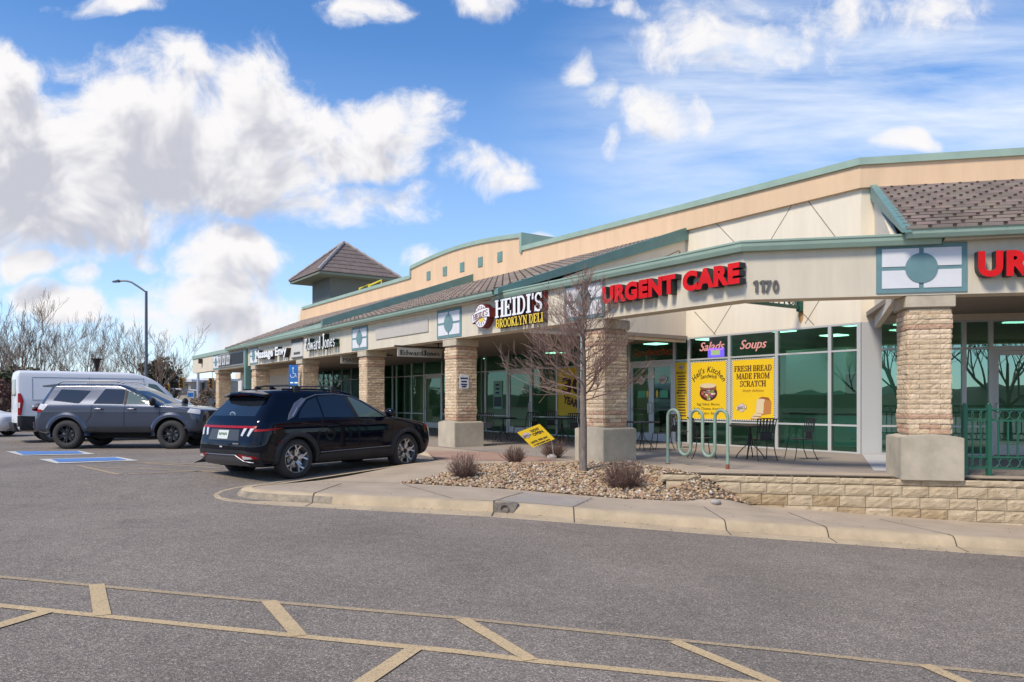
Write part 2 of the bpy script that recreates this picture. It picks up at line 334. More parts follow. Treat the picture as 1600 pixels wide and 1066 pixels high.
# ---------------- setting ----------------
def curbY(X): return 11.74-.1*(X+4.45)
ZC = [(-4.45,-.08),(-.24,-.22),(2.86,-.426),(6.06,-.607),(7.06,-.654),(14,-.98),(30,-1.3)]
def zc(X): return interp(ZC, X)
GR = [(-40,-.06),(-20,-.07),(-12,-.10),(-4.4,-.225),(-.24,-.375),(2.86,-.58),(6.06,-.76),(7.06,-.81),(14,-1.13),(30,-1.45),(60,-1.6)]
def zg(X, Y):
    z = interp(GR, X)+.05*max(0, min(Y-11.3, 6)); return min(z, -.06-.0*X) if Y > 11.3 else z
def atg(px, py, off=0):
    z = -.3
    for _ in range(12):
        p = at(px, py, z+off); z = zg(p.x, p.y)
    return Vector((p.x, p.y, z+off))
YP = [(-5,15.8),(-2,15.5),(0,15.4),(1.2,15.9),(2.3,15.9),(3.1,13.4),(3.2,13.25),(8.13,12.19),(30,7.6)]
def zw(X, Y):
    t0 = curbY(X)+1.5; yp = interp(YP, X); z0 = zc(X)
    if X > 3.2: return z0*(1-min(1, max(0, (Y-t0)/(yp-t0)))*max(0, 1-(X-3.2)/.8))
    if Y <= t0: return z0
    if Y >= yp: return 0.0
    k = (Y-t0)/(yp-t0); return z0*(1-k*k*(3-2*k)) if X < 2 else z0*(1-k)

def asphalt():
    m = bpy.data.materials.new("asphalt"); m.use_nodes = True; t = m.node_tree; b = t.nodes['Principled BSDF']; l = t.links.new
    tc = t.nodes.new('ShaderNodeTexCoord')
    def nz(sc, det=4, ro=.6):
        n = t.nodes.new('ShaderNodeTexNoise'); n.inputs['Scale'].default_value = sc; n.inputs['Detail'].default_value = det; n.inputs['Roughness'].default_value = ro; l(tc.outputs['Object'], n.inputs['Vector']); return n
    v = t.nodes.new('ShaderNodeTexVoronoi'); v.inputs['Scale'].default_value = 120; l(tc.outputs['Object'], v.inputs['Vector'])
    sp = t.nodes.new('ShaderNodeSeparateColor'); l(v.outputs['Color'], sp.inputs[0])
    r = t.nodes.new('ShaderNodeValToRGB'); e = r.color_ramp.elements; e[0].position = 0; e[0].color = (.118,.10,.082,1); e[1].position = 1; e[1].color = (.62,.51,.405,1)
    for p, c in ((.35,(.205,.17,.137,1)),(.7,(.275,.228,.184,1)),(.9,(.385,.325,.26,1))): q = e.new(p); q.color = c
    l(sp.outputs[0], r.inputs[0])
    a = nz(.35, 5); a2 = nz(6, 6, .7)
    ad = t.nodes.new('ShaderNodeMath'); ad.operation = 'MULTIPLY_ADD'; l(a.outputs[0], ad.inputs[0]); ad.inputs[1].default_value = .85; ad.inputs[2].default_value = .2
    ad2 = t.nodes.new('ShaderNodeMath'); ad2.operation = 'MULTIPLY_ADD'; l(a2.outputs[0], ad2.inputs[0]); ad2.inputs[1].default_value = .55; l(ad.outputs[0], ad2.inputs[2])
    x = t.nodes.new('ShaderNodeVectorMath'); x.operation = 'SCALE'; l(r.outputs[0], x.inputs[0]); l(ad2.outputs[0], x.inputs['Scale'])
    st = nz(.9, 5, .7); sr = t.nodes.new('ShaderNodeMapRange'); sr.inputs[1].default_value = .58; sr.inputs[2].default_value = .72; sr.inputs[3].default_value = 1; sr.inputs[4].default_value = .8; l(st.outputs[0], sr.inputs[0])
    x2 = t.nodes.new('ShaderNodeVectorMath'); x2.operation = 'SCALE'; l(x.outputs[0], x2.inputs[0]); l(sr.outputs[0], x2.inputs['Scale']); l(x2.outputs[0], b.inputs['Base Color']); b.inputs['Roughness'].default_value = .85
    bp = t.nodes.new('ShaderNodeBump'); bp.inputs['Strength'].default_value = .55; bp.inputs['Distance'].default_value = .01
    l(v.outputs['Distance'], bp.inputs['Height']); l(bp.outputs[0], b.inputs['Normal']); return m
def worn(name, col, thr=.42, sc=40, rough=.8):   # paint with chipped gaps showing asphalt tone
    m = bpy.data.materials.new(name); m.use_nodes = True; t = m.node_tree; b = t.nodes['Principled BSDF']; l = t.links.new
    tc = t.nodes.new('ShaderNodeTexCoord'); n = t.nodes.new('ShaderNodeTexNoise'); n.inputs['Scale'].default_value = sc; n.inputs['Detail'].default_value = 7; n.inputs['Roughness'].default_value = .75
    l(tc.outputs['Object'], n.inputs['Vector']); r = t.nodes.new('ShaderNodeMapRange'); r.inputs[1].default_value = thr-.05; r.inputs[2].default_value = thr+.06; l(n.outputs[0], r.inputs[0])
    n2 = t.nodes.new('ShaderNodeTexNoise'); n2.inputs['Scale'].default_value = 3; n2.inputs['Detail'].default_value = 4; l(tc.outputs['Object'], n2.inputs['Vector'])
    k = t.nodes.new('ShaderNodeMix'); k.data_type = 'RGBA'; l(n2.outputs[0], k.inputs[0]); k.inputs[6].default_value = (*[c*.8 for c in col], 1); k.inputs[7].default_value = (*[min(1,c*1.15) for c in col], 1)
    x = t.nodes.new('ShaderNodeMix'); x.data_type = 'RGBA'; l(r.outputs[0], x.inputs[0]); x.inputs[6].default_value = (.22,.185,.155,1); l(k.outputs[2], x.inputs[7])
    l(x.outputs[2], b.inputs['Base Color']); b.inputs['Roughness'].default_value = rough; return m
M_asph = asphalt()
M_conc = mat('concrete_walk', (.42,.335,.245), .85, var=.16, vscale=1.3, bump=.25, bscale=180)
M_conc2 = mat('concrete_patio_shaded', (.31,.26,.215), .85, var=.15, vscale=1.0, bump=.2, bscale=150)  # darker than the walk: canopy shade put into the colour
M_curb = mat('concrete_curb', (.47,.365,.235), .88, var=.2, vscale=2.2, bump=.4, bscale=120)
M_curbstain = mat('curb_stain', (.16,.14,.11), .9, col2=(.42,.34,.24), vscale=7, bump=.3)
M_red = mat('red_concrete', (.36,.225,.165), .85, var=.15, vscale=1.2, bump=.2)
M_patch = mat('grey_patch', (.35,.305,.26), .85, var=.12, vscale=2, bump=.2, bscale=150)
M_joint = mat('joint', (.07,.06,.05), .95)

def sheet(poly, zf, step, name, m, kind='structure', lift=0, extra=()):
    bm = bmesh.new(); vs = [bm.verts.new((x, y, 0)) for x, y in poly]; bm.faces.new(vs)
    for ax, i in ((Vector((1,0,0)), 0), (Vector((0,1,0)), 1)):
        lo = min(p[i] for p in poly); hi = max(p[i] for p in poly); n = int((hi-lo)/step)
        for k in range(1, n+1):
            bmesh.ops.bisect_plane(bm, geom=bm.verts[:]+bm.edges[:]+bm.faces[:], plane_co=ax*(lo+k*step), plane_no=ax)
    for ax, val in extra: bmesh.ops.bisect_plane(bm, geom=bm.verts[:]+bm.edges[:]+bm.faces[:], plane_co=ax*val, plane_no=ax)
    for v in bm.verts: v.co.z = zf(v.co.x, v.co.y)+lift
    for f in bm.faces:
        if f.normal.z < 0: f.normal_flip()
    bmesh.ops.recalc_face_normals(bm, faces=bm.faces)
    if sum(f.normal.z for f in bm.faces) < 0: bmesh.ops.reverse_faces(bm, faces=bm.faces)
    me = bpy.data.meshes.new(name); bm.to_mesh(me); bm.free(); me.materials.append(m)
    for p in me.polygons: p.use_smooth = True
    o = bpy.data.objects.new(name, me); COL.objects.link(o); return tag(o, kind=kind)
# the road and parking lot: graded grid near, one sheet to the horizon
xs = [-2500,-600,-200,-100,-60,-40,-30,-20,-16,-12]+[-10+i*.5 for i in range(61)]+[22,25,30,40,60,100,300,2500]
ys = [-2500,-600,-150,-60,-30,-15,-8,-4,-2,0]+[1+i*.5 for i in range(41)]+[22,24,28,35,50,80,150,400,1000,3000]
mb = MB()
for y in ys:
    for x in xs: mb.v.append((x, y, zg(x, y)))
nx = len(xs)
for j in range(len(ys)-1):
    for i in range(nx-1): mb.f.append((j*nx+i, j*nx+i+1, (j+1)*nx+i+1, (j+1)*nx+i)); mb.m.append(0)
mb.build('parking_lot', M_asph, kind='structure', smooth=True)

# island outline with a rounded nose
def rnd(a, c, b, n=7):
    a, c, b = Vector(a), Vector(c), Vector(b); return [tuple(a*(1-t)**2+c*2*t*(1-t)+b*t*t) for t in [i/n for i in range(n+1)]]
nose = rnd((-3.3, curbY(-3.3)), (-4.85, curbY(-4.8)), (-3.95, 12.85), 9)
fl = lambda s, d: tuple(F(s, d, 0).xy)
ledge = [(-2.2,15.5),(-1.75,16.3),(-1.45,17.3)]+[fl(8.6,-1.7), fl(46,-1.7)]
# curb profile swept round the front and the nose
path = [(30, curbY(30)),(20,curbY(20))]+[(x*1.0, curbY(x)) for x in [14,12,10,9,8,7,6,5,4,3,2,1,0,-1,-2,-2.7]]+nose+ledge
# the strip bites .16 into the walk
def inset(path, d):
    out = []
    for i, p in enumerate(path):
        a = Vector(path[max(i-1,0)]); b = Vector(path[min(i+1,len(path)-1)]); t = (b-a).normalized(); n = Vector((t.y, -t.x))   # travelling left: right-hand side is inland
        out.append(tuple(Vector(p)+n*d))
    return out
inner = inset(path, .17)
isl = inner+[fl(46,12), (20,40), (40,20)]
GBED = [(-1.93,13.35),(-1.5,13.9),(-.64,15.25),(.2,15.6),(1.05,15.75),(2.45,15.75),(2.75,14.9),(3.05,13.55),(3.3,13.22),(4.1,13.04),(3.8,12.78),(3.2,12.66),(2.2,12.76),(.9,12.92),(-.4,13.1)]
sheet([p for p in isl], lambda x, y: zw(x, y), .5, 'sidewalk', M_conc, extra=[(Vector((1,0,0)), 1.93+.15*i) for i in range(16)]+[(Vector((0,1,0)), 12.07+.13*i) for i in range(20)])
def pz(p, i):
    x, y = p
    k = max(0, y-curbY(x)); return zw(x, y)
prof = [(.17,0,0),(.04,-.004,0),(-.0,-.03,0),(-.03,-.075,0),(-.06,-.13,0),(-.40,-.150,1)]
rings = []
for (dd, dzz, pan) in prof:
    rr = inset(path, dd); rings.append([(p[0], p[1], (pz(path[i], i)+dzz) if not pan else max(zg(p[0], p[1])+.006, -9)) for i, p in enumerate(rr)])
rr = inset(path, -.43); rings.append([(p[0], p[1], zg(p[0], p[1])-.05) for p in rr])
mb = MB(); n = len(path)
for r_ in rings: mb.v += r_
for k in range(len(rings)-1):
    for i in range(n-1): mb.f.append((k*n+i, k*n+i+1, (k+1)*n+i+1, (k+1)*n+i)); mb.m.append(0)
mb.build('curb', M_curb, smooth=True, kind='structure', ang=50)
# stained rounded nose of the curb: a thin slurry coat on the face
mb = MB(); i0 = path.index(nose[0])-1; i1 = path.index(nose[-1])-2
for k in (2, 3):
    for i in range(i0, i1):
        vs = [Vector(rings[k][i]), Vector(rings[k][i+1]), Vector(rings[k+1][i+1]), Vector(rings[k+1][i])]
        c = Vector((-3.9, 12.6, 0)); vs = [v+(Vector((v.x, v.y, 0))-c).normalized()*.004+Vector((0,0,.002)) for v in vs]; mb.add(vs, [(0,1,2,3)])
mb.build('curb_stain', M_curbstain, kind='structure')
# joints: dark grooves across curb and walk
def groove(name, pts, w=.012, zf=zw, lift=.004, m=None):
    mb = MB(); pts = [Vector(p) for p in pts]; q = []
    for a, b in zip(pts, pts[1:]):
        k = max(1, int((b-a).length/.15)); q += [a+(b-a)*i/k for i in range(k)]
    q.append(pts[-1]); prev = None
    for i, p in enumerate(q):
        t = (q[min(i+1,len(q)-1)]-q[max(i-1,0)]).normalized(); nn = Vector((-t.y, t.x))*w/2; j = Vector((random.uniform(-1,1), random.uniform(-1,1)))*.006
        a, b = p+nn+j, p-nn+j; cur = [(a.x, a.y, zf(a.x, a.y)+lift), (b.x, b.y, zf(b.x, b.y)+lift)]
        if prev: mb.add([prev[0], prev[1], cur[1], cur[0]], [(0,1,2,3)])
        prev = cur
    return mb.build(name, m or M_joint, kind='structure')
for X, dxx in ((-3.0,.1),(-.27,.45),(.9,.42),(3.05,.05),(4.45,-.02),(6.15,-.35),(8.3,-.3),(10.5,-.3)):
    groove('walk_joint', [(X, curbY(X)+.15), (X+dxx, curbY(X)+1.45)], .014)
    y0 = curbY(X); mbj = MB(); rr = [( .17,.003),(.04,.0),(0,-.03),(-.03,-.075),(-.06,-.13)]
    pr = [(X+.0, y0+a, zc(X)+b+.004) for a, b in rr]+[(X-.02, y0-.38, zg(X, y0-.38)+.010)]
    for a, b in zip(pr, pr[1:]): mbj.add([(a[0]-.008,a[1]-.004,a[2]),(a[0]+.008,a[1]-.004,a[2]),(b[0]+.008,b[1]-.004,b[2]),(b[0]-.008,b[1]-.004,b[2])], [(0,1,2,3)])
    mbj.build('curb_joint', M_joint, kind='structure')
groove('walk_joint', [(-3.6,13.3),(-1.95,13.32)], .012); groove('walk_joint', [(-1.9,13.3),(-.9,11.6)], .012)
# grey replaced slab beside the drain
sheet([(-.22,curbY(-.22)+.18),(.24,curbY(.24)+1.43),(1.32,curbY(1.3)+1.35),(.92,curbY(.9)+.18)], zw, .4, 'replaced_slab', M_patch, lift=.004)
# red concrete band across the plaza and concrete beyond
sheet([(-1.6,16.5),(.9,16.1),(1.0,17.2),(-.6,19.2),(-2.0,19.4),fl(8.6,-1.5)], zw, .5, 'red_paving', M_red, lift=.004)
# patio, its edge on top of the retaining wall
patio = [(2.55,16.0),(3.1,13.75),(3.25,13.5),(8.13,12.42),(30,7.8),(40,20),(20,40),fl(46,11),fl(46,-.3),fl(12,-.3),fl(6.5,-.3),(1.15,16.9)]
sheet(patio, lambda x, y: 0, 5, 'patio', M_conc2, lift=.008)
sheet([(2.62,15.6),(3.1,13.62),(8.13,12.5),(20,9.97),(20,10.4),(8.2,12.85),(4.2,14.1),(3.1,15.9),(2.62,16.3)], lambda x, y: 0, 5, 'patio_lit_edge', M_conc, lift=.012)  # paler strip stands in for the sunlit rim beyond the canopy shade
groove('patio_joint', [(3.2,17.5),(7.2,14.2)], .012, lambda x, y: 0, .013); groove('patio_joint', [(4.9,20.5),(6.5,17.2)], .012, lambda x, y: 0, .013)
sheet([(8.3,18.2),(6.55,13.9),(7.1,13.7),(9.3,17.9)], lambda x, y: 0, 5, 'ramp_slab', mat('pale_ramp', (.5,.5,.5), .8, var=.1), lift=.014)

# drain outlet in the curb
X = -.11; y0 = curbY(X)
dr = wroot('curb_drain', (X, y0, zc(X)-.1), 'round drain pipe mouth set in the broken concrete curb', 'drain pipe')
mb = MB(); mb.lathe([(.052,-.02),(.052,.25),(.062,.25),(.062,-.02),(.052,-.02)], (X, y0-.06, zc(X)-.075), 20, 'y'); mb.build('pipe', mat('old_steel', (.2,.16,.12), .6, .3, var=.3), dr, smooth=True)
mb = MB(); mb.lathe([(0,.03),(.052,.03)], (X, y0-.06, zc(X)-.075), 20, 'y'); mb.build('dark_bore', mat('bore', (.01,.01,.01), 1), dr)
mb = MB(); mb.hexa([(X-.16,y0-.075,zc(X)-.14),(X+.13,y0-.075,zc(X)-.14),(X+.13,y0+.05,zc(X)-.14),(X-.16,y0+.05,zc(X)-.14),(X-.15,y0-.045,zc(X)+.004),(X+.2,y0-.045,zc(X)+.001),(X+.2,y0+.05,zc(X)+.006),(X-.15,y0+.05,zc(X)+.006)]); mb.build('broken_concrete', mat('broken', (.2,.17,.14), .95, var=.4, vscale=12, bump=.6), dr)

# painted markings
M_yel = worn('yellow_paint', (.58,.42,.22), .43, 55); M_yel2 = worn('yellow_paint_thin', (.48,.35,.19), .47, 50)
M_blu = worn('blue_paint', (.10,.23,.52), .36, 20); M_wht = worn('white_paint', (.62,.6,.55), .38, 20)
def stripe(pts, w, m, lift=.005, name='painted_line'):
    q = [atg(*p) for p in pts]; mb = MB(); prev = None; full = []
    for a, b in zip(q, q[1:]):
        k = max(1, int((b-a).length/.4)); full += [a+(b-a)*i/k for i in range(k)]
    full.append(q[-1])
    for i, p in enumerate(full):
        t = (full[min(i+1,len(full)-1)]-full[max(i-1,0)]).xy.normalized(); nn = Vector((-t.y, t.x))*w/2*(1+random.uniform(-.06,.06))
        a, b = p.xy+nn, p.xy-nn; cur = [(a.x,a.y,zg(a.x,a.y)+lift),(b.x,b.y,zg(b.x,b.y)+lift)]
        if prev: mb.add([prev[0], prev[1], cur[1], cur[0]], [(0,1,2,3)])
        prev = cur
    return mb.build(name, m, kind='structure')
stripe([(-60,896),(0,902),(400,939),(800,975),(1240,1019),(1640,1061)], .07, M_yel2)
stripe([(-60,940),(0,947),(480,996),(840,1034),(1300,1080)], .085, M_yel)
for pts in ([(151,914),(160,963)], [(420,940),(468,995)], [(722,968),(830,1033)], [(1053,1003),(1200,1064),(1260,1090)], [(1443,1040),(1560,1090)], [(75,956),(-40,990)], [(648,1014),(520,1100)]):
    stripe(pts, .115, M_yel, .008)
def quadm(pts, m, lift, name):
    q = [atg(*p) for p in pts]; mb = MB(); mb.add([(p.x,p.y,p.z+lift) for p in q], [(0,1,2,3)]); return mb.build(name, m, kind='structure')
quadm([(9,706.3),(124,705.2),(150,710.4),(34,712.6)], M_wht, .012, 'painted_border'); quadm([(24,706.6),(121,706),(131,709.6),(36,711.6)], M_blu, .02, 'blue_marking')
quadm([(60,718.2),(184,714.8),(217,720.4),(88,725)], M_wht, .012, 'painted_border'); quadm([(80,718.6),(180,716),(198,720),(92,723.4)], M_blu, .02, 'blue_marking')
for pts in ([(122,727.5),(186,742)], [(146,730),(345,738)], [(225,724),(345,732)], [(190,722),(345,727)], [(200,741),(345,735)], [(0,702.5),(30,702)]): stripe(pts, .1, M_yel2)

# gravel bed
M_gr = [mat('stone_%s' % n_, c, .8, var=.25, vscale=14) for n_, c in (('tan',(.40,.275,.155)),('buff',(.50,.37,.225)),('grey',(.28,.235,.195)),('pink',(.38,.22,.14)),('white',(.58,.50,.40)),('brown',(.18,.11,.065)))]
sheet(GBED, zw, .12, 'gravel_base', mat('gravel_soil', (.12,.09,.06), .95, var=.3, vscale=30), kind='stuff', lift=.012)
def inpoly(x, y, P):
    c = False; j = len(P)-1
    for i in range(len(P)):
        if (P[i][1] > y) != (P[j][1] > y) and x < (P[j][0]-P[i][0])*(y-P[i][1])/(P[j][1]-P[i][1])+P[i][0]: c = not c
        j = i
    return c
def stones(polys, count, name, rmin=.018, rmax=.036):
    bm = bmesh.new(); bmesh.ops.create_icosphere(bm, subdivisions=1, radius=1); bv = [v.co.copy() for v in bm.verts]; bf = [[v.index for v in f.verts] for f in bm.faces]; bm.free()
    mb = MB(); xs_ = [p[0] for p in polys]; ys_ = [p[1] for p in polys]; k = 0
    while k < count:
        x, y = random.uniform(min(xs_), max(xs_)), random.uniform(min(ys_), max(ys_))
        if not inpoly(x, y, polys): continue
        r = random.uniform(rmin, rmax)*(1.7 if random.random() < .012 else 1); a = random.uniform(0, pi); sxx = random.uniform(.8, 1.5); sy = random.uniform(.7, 1.1); sz = random.uniform(.5, .85); tl = random.uniform(-.4, .4)
        z = zw(x, y)+r*.25+random.choice((0, 0, .02)); ca, sa, ct, st = cos(a), sin(a), cos(tl), sin(tl); vs = []
        for v in bv:
            q = 1+random.uniform(-.14, .14); X_, Y_, Z_ = v.x*r*sxx*q, v.y*r*sy*q, v.z*r*sz*q; X_, Z_ = X_*ct-Z_*st, X_*st+Z_*ct
            vs.append((x+X_*ca-Y_*sa, y+X_*sa+Y_*ca, z+Z_))
        mb.add(vs, bf, random.choices(range(6), (5,4,1.6,2.4,1.2,1.6))[0]); k += 1
    o = mb.build(name, M_gr, smooth=True, kind='stuff', fix=False, ang=70); return o
stones(GBED, 7800, 'gravel')
for (x, y, r, mi, lab) in ((.62,15.0,.075,2,'pair of pale grey cobbles behind the second shrub'),):
    pass
M_bould = mat('boulder', (.45,.42,.38), .8, var=.3, vscale=9, bump=.3)
for px, py, r, lab in ((872,716,.085,'rounded grey cobble beside the bush under the yellow yard sign'),(862,722,.10,'flat buff rock left of the grey cobble at the back of the gravel'),(1118,777,.07,'pale rounded rock at the right end of the gravel near the wall')):
    p = at(px, py, -.08 if py < 750 else -.3); mb = MB(); mb.ball((p.x, p.y, zw(p.x, p.y)+r*.3), r, 2, (1.2,.9,.7), .06); mb.build('rock', M_bould, smooth=True, label=lab, cat='rock', group='rocks in the gravel bed')

# retaining wall
M_blk = mat('split_block', (.44,.34,.215), .95, col2=(.62,.495,.33), vscale=5, bump=.9, bscale=55); M_blk2 = mat('split_block_damp', (.32,.225,.125), .95, col2=(.52,.39,.23), vscale=6, bump=.9, bscale=55)
rw = wroot('retaining_wall', (5.6,12.8,-.6), 'low tan split-face block retaining wall along the sidewalk under the patio', 'retaining wall')
a = Vector((3.12,13.27)); dirw = Vector((4.93,-1.06)).normalized(); nin = Vector((-dirw.y, dirw.x))
def wallf(s, d, z): p = a+dirw*s+nin*d; return Vector((p.x, p.y, z))
def rough_block(mb, s0, s1, z0, z1, mi, rg=.012, bev=.012):
    nx_, nz_ = 6, 4; idx = {}; base = len(mb.v); tilt = random.uniform(-.008, .008)
    for i in range(nx_+1):
        for j in range(nz_+1):
            e = i in (0, nx_) or j in (0, nz_); s = s0+.004+(s1-s0-.008)*i/nx_; z = z0+.004+(z1-z0-.008)*j/nz_
            mb.v.append(tuple(wallf(s, (0.0 if e else -.013+random.uniform(-rg, rg)*.6)+tilt, z)))
    for i in range(nx_):
        for j in range(nz_):
            q = base+i*(nz_+1)+j; mb.f.append((q, q+nz_+1, q+nz_+2, q+1)); mb.m.append(mi)
    mb.fbox(wallf, s0+.004, s1-.004, .004, .22, z0+.004, z1-.004, mi)
mb = MB(); hh = .185
for c, (z1) in enumerate((-.115, -.30, -.485, -.67, -.855, -1.04)):
    s = -.45+(c % 2)*.2+c*.12
    while s < 20:
        w = .42+random.uniform(-.02, .02); mid = wallf(s+w/2, -.1, 0)
        if z1 > zc(mid.x)-.02 and (s > .1+c*.75 or z1-hh*.3 > zw(mid.x, mid.y)-.05): rough_block(mb, s, s+w, z1-hh, z1, 1 if (c >= 1 and random.random() < (.75 if s < 2.6 else .2)) else 0)
        s += w
mb.fbox(wallf, .2, 20, .1, .3, -1.1, -.12, 0); mb.build('block_course', [M_blk, M_blk2], rw, fix=True)
mb = MB(); s = -.55; k = 0
while s < 20:
    w = random.uniform(.36, .5) if s > 1.7 or s < .7 else random.uniform(.2, .28)
    rough_block(mb, s, s+w-.004, -.112, .0, 0, .008); k += 1; s += w
mb.fbox(wallf, -.5, 20, .006, .25, -.1, -.004, 0); mb.build('cap_course', [M_blk], rw)

# ---------------- building ----------------
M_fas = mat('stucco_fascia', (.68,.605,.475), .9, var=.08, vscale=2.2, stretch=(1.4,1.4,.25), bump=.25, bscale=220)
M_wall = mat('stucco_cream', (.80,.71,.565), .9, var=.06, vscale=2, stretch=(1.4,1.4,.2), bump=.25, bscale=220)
M_tan = mat('stucco_tan', (.74,.52,.33), .9, var=.07, vscale=2, stretch=(1.4,1.4,.2), bump=.25, bscale=200)
M_teal = mat('green_trim', (.15,.27,.24), .5, var=.1, vscale=3, spec=.4); M_gut = mat('green_gutter', (.31,.42,.34), .5, var=.09, vscale=2, spec=.4)
M_tealb = mat('teal_stucco', (.15,.27,.29), .85, var=.1, vscale=4, bump=.25, bscale=200); M_wp = mat('white_panel', (.72,.72,.74), .85, var=.04, vscale=5, bump=.2, bscale=200)
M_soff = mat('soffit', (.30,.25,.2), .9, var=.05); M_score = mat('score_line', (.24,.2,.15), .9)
M_alu = mat('aluminium', (.62,.62,.6), .4, .35); M_dark = mat('dark_interior', (.03,.035,.03), .9); M_black = mat('black_paint', (.015,.015,.017), .5)
M_cap = mat('cast_stone', (.52,.445,.335), .9, var=.16, vscale=4, bump=.3, bscale=120); M_base = mat('cast_concrete', (.48,.42,.32), .9, var=.2, vscale=2.2, bump=.4, bscale=90)
M_br = [mat('brick_cream', (.64,.485,.315), .92, var=.2, vscale=11, bump=.5, bscale=70), mat('brick_buff', (.74,.57,.39), .92, var=.2, vscale=13, bump=.5, bscale=70), mat('brick_pink', (.56,.36,.24), .92, var=.22, vscale=11, bump=.8, bscale=70), mat('mortar', (.55,.45,.33), .95)]
def shingle():
    m = bpy.data.materials.new('roof_tile'); m.use_nodes = True; t = m.node_tree; b = t.nodes['Principled BSDF']; l = t.links.new; b.inputs['Roughness'].default_value = .9
    uv = t.nodes.new('ShaderNodeUVMap'); br = t.nodes.new('ShaderNodeTexBrick'); l(uv.outputs[0], br.inputs['Vector'])
    br.inputs['Scale'].default_value = 1; br.offset = 0; br.inputs['Brick Width'].default_value = .36; br.inputs['Row Height'].default_value = .34; br.inputs['Mortar Size'].default_value = .016; br.inputs['Mortar Smooth'].default_value = .1
    br.inputs['Color1'].default_value = (.36,.26,.19,1); br.inputs['Color2'].default_value = (.25,.175,.13,1); br.inputs['Mortar'].default_value = (.25,.175,.13,1)
    n = t.nodes.new('ShaderNodeTexNoise'); n.inputs['Scale'].default_value = 3.5; n.inputs['Detail'].default_value = 6; l(uv.outputs[0], n.inputs['Vector'])
    x = t.nodes.new('ShaderNodeMix'); x.data_type = 'RGBA'; x.blend_type = 'MULTIPLY'; x.inputs[0].default_value = .45; l(br.outputs[0], x.inputs[6]); l(n.outputs['Color'], x.inputs[7])
    g_ = t.nodes.new('ShaderNodeHueSaturation'); g_.inputs['Saturation'].default_value = .62; g_.inputs['Value'].default_value = 1.75; l(x.outputs[2], g_.inputs['Color']); l(g_.outputs[0], b.inputs['Base Color'])
    bp = t.nodes.new('ShaderNodeBump'); bp.inputs['Strength'].default_value = 1; bp.inputs['Distance'].default_value = .03; l(br.outputs['Fac'], bp.inputs['Height']); bp.invert = True; l(bp.outputs[0], b.inputs['Normal']); return m
M_tile = shingle()
def glassm(name, tint, ior_mix=.5, refl=1.0, rough=0.0):
    m = bpy.data.materials.new(name); m.use_nodes = True; t = m.node_tree; t.nodes.clear(); l = t.links.new
    o = t.nodes.new('ShaderNodeOutputMaterial'); tr = t.nodes.new('ShaderNodeBsdfTransparent'); tr.inputs[0].default_value = (*tint, 1)
    gl_ = t.nodes.new('ShaderNodeBsdfGlossy'); gl_.inputs['Roughness'].default_value = rough; gl_.inputs[0].default_value = (.58,.9,.8,1)
    fr = t.nodes.new('ShaderNodeFresnel'); fr.inputs[0].default_value = 1.5; mm = t.nodes.new('ShaderNodeMath'); mm.operation = 'MULTIPLY_ADD'; l(fr.outputs[0], mm.inputs[0]); mm.inputs[1].default_value = refl; mm.inputs[2].default_value = ior_mix; mm.use_clamp = True
    x = t.nodes.new('ShaderNodeMixShader'); l(mm.outputs[0], x.inputs[0]); l(tr.outputs[0], x.inputs[1]); l(gl_.outputs[0], x.inputs[2]); l(x.outputs[0], o.inputs[0]); return m
M_glass = glassm('green_glass', (.27,.76,.55), .06, .9); M_glassr = glassm('reflective_green_glass', (.2,.6,.44), .34, 1.0)

bld = wroot('strip_mall', (B0[0], B0[1], 0), 'long tan and cream stucco strip mall with brick columned arcade and green trim', 'building')
ZFB = 3.0; ZFT = 3.86; TH = .42
def facB(name, boxes, m, parent=bld, **kw):
    mb = MB()
    for b in boxes: mb.fbox(*b)
    return mb.build(name, m, parent, **kw)
# fascia ring beam (slight drop to the soffit edge)
facB('fascia', [(F,0,42,0,TH,ZFB,ZFT),(G,0,16,0,TH,ZFB,ZFT)], M_fas)
# soffits over arcades
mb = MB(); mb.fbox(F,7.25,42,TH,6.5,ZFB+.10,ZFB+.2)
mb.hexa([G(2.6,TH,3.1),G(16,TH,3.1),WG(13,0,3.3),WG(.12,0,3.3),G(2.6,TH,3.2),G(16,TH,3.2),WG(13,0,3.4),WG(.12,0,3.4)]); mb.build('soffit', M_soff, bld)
# walls behind: above the storefront
ZG = 3.16   # glass head
mb = MB(); mb.fbox(WF,0,40,0,.3,ZG,7.05); mb.fbox(WG,0,16,0,.3,ZG,7.05); mb.build('wall', M_wall, bld)
# body and roof deck of the mall
mb = MB(); mb.add([WF(39.5,.3,7.0),WF(0,.3,7.0),WG(16,.3,7.0),WG(16,22,7.0),WF(39.5,22,7.0)], [(0,1,2,3,4)])
mb.fbox(WF,39.2,40,.3,22,0,7.0); mb.fbox(WG,15.9,16.3,.3,22,0,7.0); mb.build('roof_deck', M_fas, bld)
# interior shell: floor, back wall, ceiling
mb = MB(); mb.fbox(WF,0,39,6.0,6.2,0,3.5); mb.fbox(WG,0,15,6.0,6.2,0,3.5); mb.build('back_wall', mat('interior_wall', (.62,.66,.55), .9), bld)
mb = MB(); mb.fbox(WF,0,39,.2,6.2,3.3,3.4); mb.fbox(WG,0,15,.2,6.2,3.3,3.4); mb.build('ceiling', mat('interior_ceiling', (.5,.5,.48), .9), bld)
mb = MB(); mb.fbox(WF,0,39,.06,6.2,-.02,.02); mb.fbox(WG,0,15,.06,6.2,-.02,.02); mb.build('shop_floor', mat('interior_floor', (.30,.26,.2), .4), bld)
mb = MB()
for s in (4.85, 10.5, 17.2, 25, 32): mb.fbox(WF,s,s+.12,.35,6.0,.02,3.3)
mb.build('dividing_wall', mat('interior_divider', (.5,.52,.45), .9), bld)
